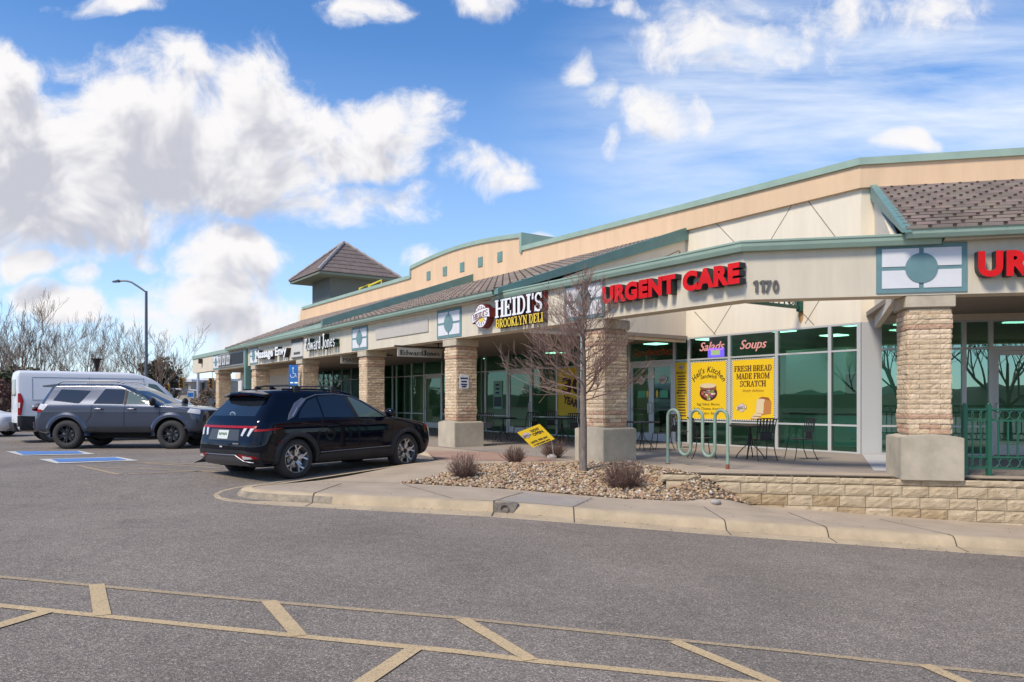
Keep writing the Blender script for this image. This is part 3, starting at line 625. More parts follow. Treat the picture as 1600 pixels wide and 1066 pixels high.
# parapet band: follows the top, raised curved centre
def ptop(s):
    if s < 13.95: return 6.98+.22*s/13.95
    if s < 23.3: t = (s-13.95)/9.35; return 7.72+.08*t+.28*sin(pi*t)
    return 7.36
mb = MB(); cp = MB()
segs = [0,3.5,7,10.5,13.949]+[13.951]+[13.95+9.35*i/16 for i in range(1,16)]+[23.299,23.301,28,33,38.8]
for a_, b_ in zip(segs, segs[1:]):
    if b_-a_ < .01: continue
    t0, t1 = ptop(a_), ptop(b_)
    zb = 6.35
    mb.hexa([WF(a_,-.1,zb),WF(b_,-.1,zb),WF(b_,.25,zb),WF(a_,.25,zb),WF(a_,-.1,t0-.06),WF(b_,-.1,t1-.06),WF(b_,.25,t1-.06),WF(a_,.25,t0-.06)])
    cp.hexa([WF(a_,-.16,t0-.10),WF(b_,-.16,t1-.10),WF(b_,.35,t1-.10),WF(a_,.35,t0-.10),WF(a_,-.16,t0+.07),WF(b_,-.16,t1+.07),WF(b_,.35,t1+.07),WF(a_,.35,t0+.07)])
mb.hexa([WG(0,-.1,6.35),WG(16,-.1,6.35),WG(16,.25,6.35),WG(0,.25,6.35),WG(0,-.1,6.92),WG(16,-.1,6.92),WG(16,.25,6.92),WG(0,.25,6.92)])
mb.build('parapet', M_tan, bld)
cp.hexa([WG(0,-.16,6.88),WG(16,-.16,6.88),WG(16,.35,6.88),WG(0,.35,6.88),WG(0,-.16,7.05),WG(16,-.16,7.05),WG(16,.35,7.05),WG(0,.35,7.05)])
cp.fbox(WF,13.85,13.99,-.17,1.5,7.02,7.80); cp.fbox(WF,23.24,23.36,-.17,.36,7.3,7.8)
cp.build('parapet_cap', M_gut, bld)
mb = MB(); mb.fbox(WF,38.8,39.2,-.1,5,3,7.3); mb.build('parapet_return', M_tan, bld)
# small square vents in the raised parapet
vents = []
for px in (670, 695.5, 722.5, 751, 781.5):
    s = WF.sx(px, -.1); z = zpx(WF, s, -.1, {670:431,695.5:424,722.5:417.5,751:409.5,781.5:401.5}[px]); mb = MB(); mb.fbox(WF,s-.17,s+.17,-.13,-.02,z-.2,z+.2); o = mb.build('vent', M_teal, bld)
# scored control joints on the cream wall
def line_on(fr, px0, py0, px1, py1, d, w, mb):
    s0, s1 = fr.sx(px0, d), fr.sx(px1, d); z0, z1 = zpx(fr, s0, d, py0), zpx(fr, s1, d, py1)
    v = Vector((s1-s0, z1-z0)); n_ = Vector((-v.y, v.x)).normalized()*w/2
    q = [(s0-n_.x, z0-n_.y), (s1-n_.x, z1-n_.y), (s1+n_.x, z1+n_.y), (s0+n_.x, z0+n_.y)]
    mb.prism(q, lambda a, b, h: fr(a, d-h, b), 0, .003)
mb = MB()
for q in ((1119,349,1272,508),(1262,313,1308,374),(1240,316,1115,523),(1295,445,1258,506),(1118,523,1085,487)):
    line_on(WF, *q, 0, .022, mb)
mb.build('control_joint', M_score, bld)

# roofs (tile): eave out .3, rising to the wall
def roofp(name, P, parent=bld, m=None):
    me = bpy.data.meshes.new(name); off = wloc(parent); me.from_pydata([tuple(Vector(p)-off) for p in P], [], [tuple(range(len(P)))]); me.materials.append(m or M_tile)
    e = (Vector(P[1])-Vector(P[0])).normalized(); nrm = me.polygons[0].normal; w_ = nrm.cross(e).normalized()
    uv = me.uv_layers.new(name='UVMap')
    for i, p in enumerate(P): uv.data[i].uv = ((Vector(p)).dot(e), Vector(p).dot(w_))
    o = bpy.data.objects.new(name, me); COL.objects.link(o); o.parent = parent; o['_w'] = 1; return o
M_gap = mat('tile_gap', (.075,.06,.05), .95)
def tiled(name, e0, e1, t1, t0, rows, parent=bld, th=.06, gaps=True):
    """stepped tile courses between eave e0-e1 and top t0-t1, real steps"""
    e0, e1, t0, t1 = map(Vector, (e0, e1, t0, t1)); V = []; Fc = []; UVs = []
    nrm = (e1-e0).cross(t0-e0).normalized()
    flip = nrm.z < 0
    if flip: nrm = -nrm
    L_ = (e1-e0).length
    for r in range(rows):
        a0, a1 = r/rows, (r+1)/rows
        for h_, q in (('f', 0),):
            ed = (e1-e0).normalized(); lc = (t0-e0).length
            rows_ = [(a0+.02/lc, -.002, r*.34+.0), (a0+.02/lc, .012, r*.34+.01), (a0-.025/lc, .014, r*.34+.02), (a0-.028/lc, th, r*.34+.05), (a1+.021/lc, -.002, r*.34+.335)]
            for (aa, ha, va), (ab, hb, vb) in zip(rows_, rows_[1:]):
                q = [e0.lerp(t0, aa)+nrm*ha, e1.lerp(t1, aa)+nrm*ha, e1.lerp(t1, ab)+nrm*hb, e0.lerp(t0, ab)+nrm*hb]; n0 = len(V); V += q
                uq = [(p.dot(ed)+r*.12, v_) for p, v_ in zip(q, (va, va, vb, vb))]
                if flip: Fc.append((n0+3, n0+2, n0+1, n0)); UVs += uq[::-1]
                else: Fc.append((n0, n0+1, n0+2, n0+3)); UVs += uq
    NF = len(Fc)
    if gaps:
        ed = (e1-e0).normalized()
        for r in range(rows):
            a0 = r/rows; b0_, b1_ = e0.lerp(t0, a0)+nrm*(th+.004), e1.lerp(t1, a0)+nrm*(th+.004); sl_ = (t0-e0).normalized(); LL = (b1_-b0_).length; ph = b0_.dot(ed)+r*.12; x = (-ph) % .36
            while x < LL-.1:
                q = b0_+ed*x; k = len(V); q = q-sl_*.034; V += [q-ed*.03-nrm*.03, q+ed*.03-nrm*.03, q+ed*.03+nrm*.001, q-ed*.03+nrm*.001]; Fc.append((k,k+1,k+2,k+3)); UVs += [(0,0)]*4; x += .36
    me = bpy.data.meshes.new(name); off = wloc(parent); me.from_pydata([tuple(v-off) for v in V], [], Fc); me.materials.append(M_tile); me.materials.append(M_gap); me.polygons.foreach_set('material_index', [0]*NF+[1]*(len(Fc)-NF)); uv = me.uv_layers.new(name='UVMap')
    for i, c in enumerate(UVs): uv.data[i].uv = c
    o = bpy.data.objects.new(name, me); COL.objects.link(o); o.parent = parent; o['_w'] = 1; return o
ZE = 4.02; ZR = 6.36
tiled('roof', F(7.25,-.28,ZE), F(19.1,-.28,ZE), WF(17.6,0,ZR), WF(5.55,0,ZR), 17)
tiled('roof', F(19.1,-.28,ZE+.22), F(33,-.28,ZE), WF(38.8,0,ZR+.22), WF(17.6,0,ZR+.22), 17)
tiled('roof', G(2.48,-.28,ZE), G(16,-.28,ZE), WG(14,0,ZR), WG(.3,0,ZR), 17)
# rakes: gable walls and green trim at the roof ends
def gable(name, e, t, low, m, th=.12, dirv=None):
    e, t = Vector(e), Vector(t); dv = Vector(dirv)*th
    mb = MB(); mb.hexa([(e.x,e.y,low),(t.x,t.y,low),(t.x+dv.x,t.y+dv.y,low),(e.x+dv.x,e.y+dv.y,low),e,t,t+dv,e+dv]); return mb.build(name, m, bld)
du = Vector((U.x, U.y, 0)); dv2 = Vector((V2.x, V2.y, 0))
gable('gable_wall', F(7.25,TH+.02,3.98), WF(5.55,-.0,6.30), 3.02, M_wall, .12, du)
def rake(e, t, q, w_, lo0, lo1, hi):
    zz = lambda h: Vector((0,0,h)); mb = MB(); mb.hexa([e+zz(lo0)+q, t+zz(lo1)+q, t+zz(lo1)+w_, e+zz(lo0)+w_, e+zz(hi)+q, t+zz(hi)+q, t+zz(hi)+w_, e+zz(hi)+w_]); mb.build('rake_trim', M_teal, bld)
rake(F(7.2,-.3,4.02), WF(5.5,-.02,6.42), du*-.06, du*.12, -.12, -.34, .03)
rake(F(19.05,-.3,4.0), WF(17.55,-.02,6.40), du*-.06, du*.1, 0, 0, .32)
rake(G(2.46,-.3,4.0), WG(.25,-.02,6.38), dv2*-.05, dv2*.1, -.03, -.3, .05)
mb = MB(); mb.fbox(WG,.3,16,-.03,-.0,6.30,6.36); mb.build('flashing', M_teal, bld)
gable('gable_wall', G(2.5,TH+.02,3.9), WG(.3,0,6.2), 3.02, M_wall, .12, dv2)
# thin panel joint on the left gable and its pilaster groove
mb = MB()
def gpt(k, z, o=.004): a_, b_ = F(7.25,TH,0), WF(5.55,0,0); p = a_.lerp(b_, k); return Vector((p.x, p.y, z))-du*o
for (k0, z0, k1, z1) in ((.30,4.0,.95,5.72),(.95,3.95,.95,5.72)):
    a_, b_ = gpt(k0, z0), gpt(k1, z1); w_ = Vector((0,0,.025)) if k0 != k1 else (gpt(k0+.01, z0)-gpt(k0, z0))
    mb.add([a_, b_, b_+w_, a_+w_], [(0,1,2,3)])
mb.build('control_joint', M_score, bld)
# gutters
def gutter(mb, fr, s0, s1, z, d0=-.30, h=.16, w=.14, endcap=True):
    P = [(d0,z),(d0,z-.03),(d0+.015,z-.05),(d0+.02,z-.10),(d0+.05,z-h),(d0+w,z-h),(d0+w,z)]
    mb.prism(P, lambda a, b, hh: fr(hh, a, b), s0, s1)
mb = MB(); gutter(mb, F, 7.45, 33.1, 4.05); gutter(mb, G, 2.5, 16, 4.05); mb.build('gutter', M_gut, bld)
mb = MB(); gutter(mb, F, 0, 7.75, 3.98, -.16, .17, .7); gutter(mb, G, 0, 3.05, 3.98, -.16, .17, .7); mb.build('canopy_cap', M_gut, bld); mb = MB(); mb.fbox(F,33.1,42,-.05,.5,3.86,4.06); mb.build('coping', M_gut, bld)
mb = MB(); mb.hexa([F(19.1,-.27,4.0),F(33,-.27,4.0),F(33,-.22,4.0),F(19.1,-.22,4.0),F(19.1,-.27,4.235),F(33,-.27,4.01),F(33,-.22,4.01),F(19.1,-.22,4.235)]); mb.build('eave_fillet', M_gut, bld)
facB('eave_board', [(F,7.3,33.1,-.14,.0,3.86,4.0),(G,3.1,16,-.14,0,3.86,4.0)], M_fas)
# medallions
def medallion(fr, sc_, w=1.36, zb=3.04, h=.80, sgn=1):
    mb = MB(); mb.fbox(fr, sc_-w/2, sc_+w/2, -.018, .0, zb, zb+h); f_ = mb.build('medallion_panel', M_tealb, bld)
    b = .085; c = .05; mb = MB()
    for i in (0, 1):
        for j in (0, 1):
            x0 = sc_-w/2+b if i == 0 else sc_+c/1.4; x1 = sc_-c/1.4 if i == 0 else sc_+w/2-b
            y0 = zb+b*.9 if j == 0 else zb+h/2+c/1.6; y1 = zb+h/2-c/1.6 if j == 0 else zb+h-b*.9
            mb.fbox(fr, x0, x1, -.026, -.0185, y0, y1)
    mb.build('white_pane', M_wp, f_)
    mb = MB(); mb.prism([(sc_+.245*cos(t*pi/18), zb+h/2+.245*sin(t*pi/18)) for t in range(36)], lambda a_, b_, h_: fr(a_, -.018-h_, b_), 0, .018); mb.build('disc', M_tealb, f_)
medallion(G, G.sx(1439)); 
for px in (913, 702, 562.5, 397, 338): medallion(F, F.sx(px))
# louvre panel and blank framed panel on the fascia
s0, s1 = F.sx(474), F.sx(457); mb = MB(); mb.fbox(F,s0,s1,-.03,0,3.06,3.80); o = mb.build('louvre_panel', mat('louvre', (.62,.6,.55), .7), bld)
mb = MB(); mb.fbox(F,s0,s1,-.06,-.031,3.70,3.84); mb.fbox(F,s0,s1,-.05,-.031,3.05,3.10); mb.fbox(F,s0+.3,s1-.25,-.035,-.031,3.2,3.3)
mb.build('louvre_slat', mat('dark_strip', (.09,.085,.08), .8), o)  # dark strips laid across the louvre panel
s0, s1 = F.sx(670), F.sx(588); mb = MB(); mb.fbox(F,s0,s1,-.03,0,3.3,3.66); mb.build('blank_sign_panel', mat('panel_beige', (.52,.48,.43), .9, var=.05), bld)
# downspouts
def spout(px, d=-.11, w=.13, z0=0, parent=bld, m=None):
    s = F.sx(px); mb = MB(); mb.fbox(F, s-w/2, s+w/2, d, d+w, z0, 3.98); return mb.build('downspout', m or M_gut, parent, bevel=.01)
spout(386.5, -.13, .28, m=M_teal); 
mb = MB(); s = F.sx(908); mb.fbox(F, s-.06, s+.06, .02, .12, 0, 2.98); mb.build('downspout', mat('grey_pipe', (.3,.35,.34), .5, var=.1), bld, bevel=.01)
# columns: base > shaft > cap, split-face courses
def column(fr, s, split=False, spouts=False):
    c = fr(s, .38, 0); col_ = empty('brick_column', Vector(c)-wloc(bld)); col_.parent = bld; col_['_w'] = 1
    W2 = .315
    mb = MB(); mb.fbox(fr, s-W2+.008, s+W2-.008, .38-W2+.008, .38+W2-.008, .7, 2.8, 3)
    nb = 25; z = .735; h = (2.775-.735)/nb
    for k in range(nb):
        z0, z1 = z+k*h+.004, z+(k+1)*h-.004; band = k in (1, 0, 3, nb-1, nb-4); out = .012 if k in (2, 3, nb-3, nb-4, nb-2) else 0
        offb = .5*(k % 2)
        for side in range(4):
            nbk = 2; wbk = 2*W2/nbk
            edges = [-W2-out+i*wbk-offb*wbk for i in range(nbk+2)]
            for a_, b_ in zip(edges, edges[1:]):
                a_, b_ = max(a_, -W2-out), min(b_, W2+out)
                if b_-a_ < .03: continue
                pr = random.uniform(.010, .022)+out; mi = 2 if band and random.random() < .8 else random.choice((0, 0, 1))
                d_ = W2+pr
                # slab with a rough bulged face
                def P_(u, v, w_):
                    if side == 0: return fr(s+u, .38-w_, v)
                    if side == 1: return fr(s+w_, .38+u, v)
                    if side == 2: return fr(s+u, .38+w_, v)
                    return fr(s-w_, .38+u, v)
                nu = 6; base = len(mb.v); g_ = .003
                for i in range(nu+1):
                    u = a_+g_+(b_-a_-2*g_)*i/nu
                    for j, (vv, ww) in enumerate(((z0, W2-.02), (z0, d_-random.uniform(-.002,.006)), (z0+(z1-z0)*random.uniform(.35,.7), d_+random.uniform(-.002,.007)), (z1, d_-random.uniform(-.002,.006)), (z1, W2-.02))): mb.v.append(tuple(P_(u, vv+(random.uniform(-.003,.003) if 0 < j < 4 else 0), ww)))
                for i in range(nu):
                    for j in range(4): q_ = base+i*5+j; mb.f.append((q_, q_+5, q_+6, q_+1)); mb.m.append(mi)
                for e_ in (0, nu): mb.f.append(tuple(base+e_*5+j for j in range(5))); mb.m.append(mi)
    mb.build('shaft', M_br, col_)
    wc = .375; mb = MB(); mb.fbox(fr, s-wc, s+wc, .38-wc, .38+wc, 2.80, 2.998); mb.build('cap', M_cap, col_, bevel=.012)
    def basebox(a0, a1):
        wb = .47; mb = MB()
        n_ = 10; poly = [(a0, 0), (a1, 0)]+[(a1+(a0-a1)*i/n_, .68+.055*sin(pi*min(1, max(0, ((a1+(a0-a1)*i/n_)+wb)/(2*wb))))) for i in range(n_+1)]
        mb.prism(poly, lambda a_, b_, h_: fr(s+a_, .38-wb+h_, b_-.02 if b_ == 0 else b_), 0, 2*wb); return mb.build('base', M_base, col_, bevel=.012)
    if split: basebox(-.47, .20); basebox(.33, .47)
    else: basebox(-.47, .47)
    return col_
cols = []
column(G, G.sx(1443, .38)); column(G, G.sx(1443,.38)+7.3)
column(F, F.sx(946, .38)+.0, split=True)
for px in (720, 581, 481, 407.5, 349): column(F, F.sx(px, .38))

# storefronts
M_door = mat('door_frame', (.66,.66,.64), .4, .25); M_pull = mat('pull_handle', (.6,.6,.58), .3, .8)
def storefront(fr, s0, s1, bays, zt=2.5, zl=.68, glass=M_glass, dark=False):
    """bays: list of (s0, s1, kind) kind in w window, d door"""
    pass
def member(mb, fr, s0, s1, z0, z1, d=0., t=.10): mb.fbox(fr, s0, s1, d, d+t, z0, z1)
def window(fr, s0, s1, zb, zt, rails, glass, fw=.045):
    a_, b_ = min(s0, s1), max(s0, s1); mb = MB()
    member(mb, fr, a_, a_+fw, zb, zt); member(mb, fr, b_-fw, b_, zb, zt)
    for z in [zb+fw/2]+rails+[zt-fw/2]: member(mb, fr, a_+fw, b_-fw, z-fw/2, z+fw/2, .002, .096)
    f_ = mb.build('window', M_alu, bld); mb = MB()
    mb.add([fr(a_+fw,.05,zb+fw),fr(b_-fw,.05,zb+fw),fr(b_-fw,.05,zt-fw),fr(a_+fw,.05,zt-fw)], [(3,2,1,0) if fr is WF else (0,1,2,3)]); mb.build('glass', glass, f_, fix=False); return f_
def door(fr, s0, s1, zt, hinge_right=True, glass=M_glass, hs=None):
    a_, b_ = min(s0, s1), max(s0, s1); mb = MB(); st = .10
    for (x0, x1) in ((a_, a_+st), (b_-st, b_)): member(mb, fr, x0, x1, .03, zt, .03, .05)
    member(mb, fr, a_+st, b_-st, zt-st, zt, .031, .048); member(mb, fr, a_+st, b_-st, .03, .27, .031, .048); 
    f_ = mb.build('door', M_door, bld); mb = MB(); mb.add([fr(a_+st,.055,.27),fr(b_-st,.055,.27),fr(b_-st,.055,zt-st),fr(a_+st,.055,zt-st)], [(3,2,1,0) if fr is WF else (0,1,2,3)]); mb.build('glass', glass, f_, fix=False)
    sp = a_+st*.5 if hs == 'a' else b_-st*.5; mb = MB(); mb.tube([fr(sp,.03,.88), fr(sp,-.05,.9), fr(sp,-.05,1.2), fr(sp,.03,1.22)], .016, 8); mb.build('handle', M_pull, f_, smooth=True)
    mb = MB(); mb.tube([fr(a_+st*.4,-.02,1.02), fr(b_-st*.4,-.02,1.02)], .014, 6); mb.build('push_bar', M_pull, f_); return f_
HD = 2.5
def run(fr, cuts, glass=M_glass, zt=ZG, doors=(), rails=(.68, HD)):
    for i, (a_, b_) in enumerate(zip(cuts, cuts[1:])):
        if i in doors:
            k = doors[i]; lo, hi = min(a_, b_), max(a_, b_)
            window(fr, lo, hi, HD+.0, zt, [], glass)
            mb = MB(); member(mb, fr, lo, lo+.06, 0, HD, .001, .11); member(mb, fr, hi-.06, hi, 0, HD, .001, .11); member(mb, fr, lo+.06, hi-.06, HD-.06, HD-.001, .002, .1); mb.build('door_frame', M_alu, bld)
            lo += .065; hi -= .065
            if k == 2: door(fr, lo, (lo+hi)/2-.004, HD-.065, glass=glass, hs='b'); door(fr, (lo+hi)/2+.004, hi, HD-.065, glass=glass, hs='a')
            else: door(fr, lo, hi, HD-.065, glass=glass, hs=k)
        else: window(fr, a_, b_, 0, zt, list(rails), glass)
SX = WF.sx
cutsB = [0.06, SX(1296), SX(1213), SX(1139), SX(1075.5), SX(1053), SX(982), 8.55, 9.6, 10.6]
run(WF, cutsB, doors={5: 2})
cutsC = [10.62, SX(869.5), SX(830), SX(792), SX(758), SX(735), 17.0, 18.0]
run(WF, cutsC, doors={2: 'a'})
# farther shops
c = [18.0, 19.0, SX(690), SX(662), SX(642.6), SX(619), SX(598.6), 24.2, 25.6, 27, 28.4, 29.6]
run(WF, c, doors={2: 'b'})
c = [29.6, 31, 32.4, 33.8, 35.4, 37, 38.8]; run(WF, c)
GX = WG.sx
cutsG = [.42, GX(1417), GX(1507), GX(1549), GX(1625), GX(1680), 7.6, 9.2, 10.8, 12.4, 14]
run(WG, cutsG, glass=M_glassr, doors={3: 'a'})
M_lamp = mat('ceiling_lamp', (1,.97,.88), .5, emit=2.2)  # shop ceiling lights, most of them added to brighten the dim interiors
for fr_, pts in ((WF, [(1.2,1.6),(1.2,4.2),(3.4,1.6),(3.4,4.2),(6.6,2.2),(9.0,2.2),(12.5,2.4),(15.0,2.4),(20,2.4),(22.5,2.4)]), (WG, [(1.6,2),(4.2,2),(6.8,2)])):
    for s_, d_ in pts: mb = MB(); mb.fbox(fr_, s_-.3, s_+.3, d_-.3, d_+.3, 3.27, 3.295); mb.build('ceiling_light', M_lamp, bld)
# corner mullion
mb = MB(); mb.add([], []); 
mb.hexa([WF(.06,-.01,0),WF(0,-.02,0),WF(0,.12,0),WF(.06,.12,0),WF(.06,-.01,ZG),WF(0,-.02,ZG),WF(0,.12,ZG),WF(.06,.12,ZG)])
mb.fbox(WG,.01,.42,-.01,.12,0,ZG); mb.build('corner_panel', mat('corner_panel_metal', (.62,.62,.61), .4, .3), bld)
# pale storefront of the far shop seen under the arcade: white panels
mb = MB(); a_ = SX(378)
for px0, px1 in ((372, 392), (414, 452)):
    mb = MB(); s0, s1 = F.sx(px1, 3.0), F.sx(px0, 3.0); mb.fbox(F, s0, s1, 3.0, 3.05, 0, 2.72); mb.build('shop_wall', mat('pale_wall', (.7,.68,.66), .8, var=.05), bld)
    mb = MB(); mb.fbox(F, s0-.3, s1+.3, 2.9, 3.1, 2.725, 3.09); mb.build('bulkhead', M_wall, bld)
s0, s1 = F.sx(392, 2.95), F.sx(371, 2.95)
mb = MB(); mb.fbox(F, F.sx(391,2.95), F.sx(380,2.95), 2.93, 2.98, .9, 2.2); mb.build('poster_board', mat('poster_dark', (.12,.13,.14), .6, var=.5, vscale=5), bld)
# wall lamp at the far left end
s = F.sx(316); mb = MB(); mb.fbox(F, s-.14, s+.14, -.2, 0, 3.5, 3.78); mb.build('wall_lamp', mat('bronze', (.04,.03,.02), .5), bld)
# kitchen seen through the bay window
M_cab = mat('cabinet', (.8,.82,.74), .6)
kt = wroot('kitchen_cabinets', WF(1.5,2.4,0), 'pale kitchen wall cabinets and counter behind the green shop window', 'cabinets')
mb = MB(); mb.fbox(WF,.3,3.6,2.0,2.6,.03,.88); mb.build('base_cabinet', M_cab, kt)
mb = MB(); mb.fbox(WF,.25,3.65,1.96,2.62,.885,.93); mb.build('counter', mat('counter_top', (.16,.1,.06), .4), kt)
mb = MB(); mb.fbox(WF,.3,1.15,2.1,2.6,1.45,2.75); mb.fbox(WF,1.72,3.6,2.1,2.6,1.45,2.75); mb.build('wall_cabinet', M_cab, kt)
mb = MB(); mb.fbox(WF,1.17,1.7,2.1,2.6,1.6,2.0); mb.build('microwave', mat('dark_appliance', (.04,.04,.04), .3), kt)
mb = MB(); mb.tube([WF(1.0,2.2,.93), WF(1.0,2.2,1.25), WF(.95,2.15,1.32), WF(.85,2.1,1.27), WF(.84,2.08,1.2)], .018, 8); mb.build('tap', M_pull, kt, smooth=True)

dc = wroot('display_counter', WF(7.4,3.4,0), 'dark deli counter deep inside the shop behind the double doors', 'counter')
mb = MB(); mb.fbox(WF,5.6,9.8,3.2,3.9,.03,1.1); mb.build('counter_front', mat('counter_wood', (.12,.06,.03), .5), dc); mb = MB(); mb.fbox(WF,5.6,9.8,3.15,3.95,1.105,1.15); mb.build('counter_top', M_pull, dc)
# cupola tower on the roof
M_tw = mat('tower_grey', (.16,.175,.16), .85, var=.06); M_twr = mat('tower_tile', (.17,.13,.115), .9, var=.25, vscale=3, bump=.4, bscale=30); M_ridge = mat('ridge_tile', (.33,.29,.28), .8, var=.2, vscale=6)
P0 = Vector((-13.2,52.6,0)); ud = Vector((U.x,U.y,0)); id_ = Vector((I1.x,I1.y,0)); S = 6.05; zE = 1.27+204/FPX*52.6
tw = wroot('roof_tower', tuple(P0+ud*3+id_*3+Vector((0,0,6.9))), 'square grey cupola tower with a brown tiled pyramid roof behind the parapet', 'tower')
def TW(a_, b_, z): p = P0+ud*a_+id_*b_; return Vector((p.x, p.y, z))
ap = TW(S/2,S/2,zE+2.75)
mb = MB(); mb.fbox(TW,1.25,S-1.25,1.25,S-1.25,zE-2.3,zE-.02)
mb.build('tower_wall', M_tw, tw); mb = MB(); mb.fbox(TW,1.8,S-1.8,1.8,S-1.8,6.5,zE-2.3); mb.build('tower_base', mat('tower_dark', (.03,.05,.035), .9), tw)
mb = MB(); mb.fbox(TW,1.2,S-1.2,1.2,S-1.2,zE-2.42,zE-2.3); mb.fbox(TW,-.02,S+.02,-.02,S+.02,zE-.17,zE-.02); mb.build('eave_trim', mat('eave_green', (.2,.23,.17), .7), tw)
mb = MB(); n_ = 8
for k in range(n_):
    a0, a1 = k/n_, (k+1)/n_; cs = [TW(-.08,-.08,zE),TW(S+.08,-.08,zE),TW(S+.08,S+.08,zE),TW(-.08,S+.08,zE)]
    lo = [c_.lerp(ap, a0)+Vector((0,0,.06)) for c_ in cs]; hi = [c_.lerp(ap, min(a1, .995)) for c_ in cs]; un = [c_.lerp(ap, a0) for c_ in cs]
    for i in range(4):
        j = (i+1)%4; mb.add([lo[i], lo[j], hi[j], hi[i]], [(0,1,2,3)]); mb.add([un[i], un[j], lo[j], lo[i]], [(0,1,2,3)])
mb.build('pyramid_roof', M_twr, tw)
mb = MB()
for c_ in (TW(-.08,-.08,zE),TW(S+.08,-.08,zE),TW(S+.08,S+.08,zE),TW(-.08,S+.08,zE)): mb.tube([c_.lerp(ap, i/14)+Vector((0,0,.08)) for i in range(15)], [.13 if i % 2 else .10 for i in range(15)], 6)
mb.build('ridge', M_ridge, tw)
mb = MB(); p = TW(1.25-.03,2.2,0); 
# yellow guard rails on the roof
M_yrail = mat('yellow_rail', (.75,.6,.03), .5)
yg = wroot('roof_guard_rail', (-9.5,50,7), 'yellow safety guard rail frames standing on the roof beside the tower', 'guard rail')
for (a0, a1, y0, y1) in ((562,576,455,447.5),(578,596,450,441)):
    Y = 50.; q = lambda px, py: Vector(((px-800)/FPX*Y, Y, EYE+(HOR-py)/FPX*Y)); mb = MB()
    mb.tube([q(a0,y0+10), q(a0,y0-4), q(a1,y1-3), q(a1,y1+14)], .07, 6); mb.tube([q(a0,y0+3), q(a1,y1+5)], .05, 6); mb.build('rail_frame', M_yrail, yg)
# ---------------- signs and posters ----------------
M_redface = mat('red_letter_face', (.66,.008,.010), .5, var=.15, vscale=3, spec=.25); M_ret = mat('dark_letter_return', (.03,.028,.03), .5)
M_whf = mat('white_letter_face', (.85,.85,.85), .4); M_yelf = mat('yellow_letter_face', (.85,.6,.04), .4); M_mar = mat('maroon', (.17,.02,.02), .5); M_grn = mat('dark_green', (.02,.05,.035), .5)
M_py = mat('poster_yellow', (.86,.56,.01), .5, var=.04, vscale=2); M_ink = mat('ink_brown', (.09,.012,.01), .6); M_navy = mat('ink_navy', (.02,.025,.1), .6); M_blk_ink = mat('ink_black', (.02,.018,.015), .6)
M_grey = mat('number_grey', (.12,.11,.10), .5); M_bread = mat('bread_crumb', (.72,.58,.36), .8); M_crust = mat('bread_crust', (.32,.10,.02), .7); M_crust2 = mat('bread_side', (.5,.2,.05), .7)
def PF(fr, s0, d, z0, sgn=-1):      # local x -> reading direction on a frame wall, y up, h outward
    return lambda x, y, h: fr(s0+sgn*x, d-h, z0+y)
def sized(fr, px0, px1, d=0): return abs(fr.sx(px1, d)-fr.sx(px0, d))
# URGENT CARE on the canopy, white-rust bodied channel letters
def urgent(fr, s0, sgn, z0, label, width=None, size=.66):
    r = wroot('urgent_care_sign', fr(s0, -.1, z0), label, 'sign', 'red URGENT CARE channel letter signs')
    tot = sum(adv(c)+.05 for c in 'URGENT CARE')*size; sxx = (width/tot) if width else 1
    text_to(PF(fr, s0, -.0, z0, sgn), 'URGENT CARE', size, .17, (M_redface, M_ret), r, off=.026, track=.05, sx=sxx, res=5)
    return r
# base of the letters follows photo heights
su = F.sx(941, -.17); sv = F.sx(1156, -.17)
urgent(F, su, -1, 3.29, 'red URGENT CARE letters on the fascia between the tree and the number 1170', width=su-sv, size=.45)
urgent(G, G.sx(1528, -.17), 1, 3.27, 'red URGENT CARE letters cut off by the right edge of the photo', size=.52)
r = wroot('address_number', G(.6,-.05,3.1), 'grey street number 1170 on the canopy fascia right of the bend', 'sign')
x_ = G.sx(1176.5); 
for ch, xo, ww in (('1',0,.075),('1',.105,.075),('7',.19,.11),('0',.315,.13)):
    if ch == '1': mb = MB(); mb.prism([(.035,0),(.078,0),(.078,.2),(.04,.2),(.0,.175),(0,.15),(.035,.158)], PF(G, x_+xo, 0, 3.12, 1), 0, .03); mb.build('digit', M_grey, r)
    else: text_to(PF(G, x_+xo, 0, 3.12, 1), ch, .272, .03, (M_grey, M_grey), r, name='digit', off=.008, sx=.74)
# Heidi's sign
hs_ = F.sx(772, -.2); he = F.sx(846, -.2)
r = wroot('deli_sign', F(hs_, -.1, 3.1), "white HEIDI'S over yellow BROOKLYN DELI channel letters with round logo", 'sign')
w_ = hs_-he; tot = sum(GL[c][0] for c in "HEIDI'S"); H_ = .44
slab(PF(F, hs_, 0, 3.34), "HEIDI'S", H_, .17, (M_whf, M_ret), r, sx=w_/(tot*H_))
tot = sum(GL[c][0] for c in "BROOKLYN DELI"); H2 = .215
slab(PF(F, hs_, 0, 3.09), "BROOKLYN DELI", H2, .15, (M_yelf, M_ret), r, sx=w_/(tot*H2))
slab(PF(F, hs_+.0, 0, 3.335), "HEIDI'S", H_, .10, (M_mar, M_mar), r, sx=w_/(tot*H_)*tot/sum(GL[c][0] for c in "HEIDI'S"), rim=.1, name='letter_outline', one=True)  # maroon outline standing behind the white letters
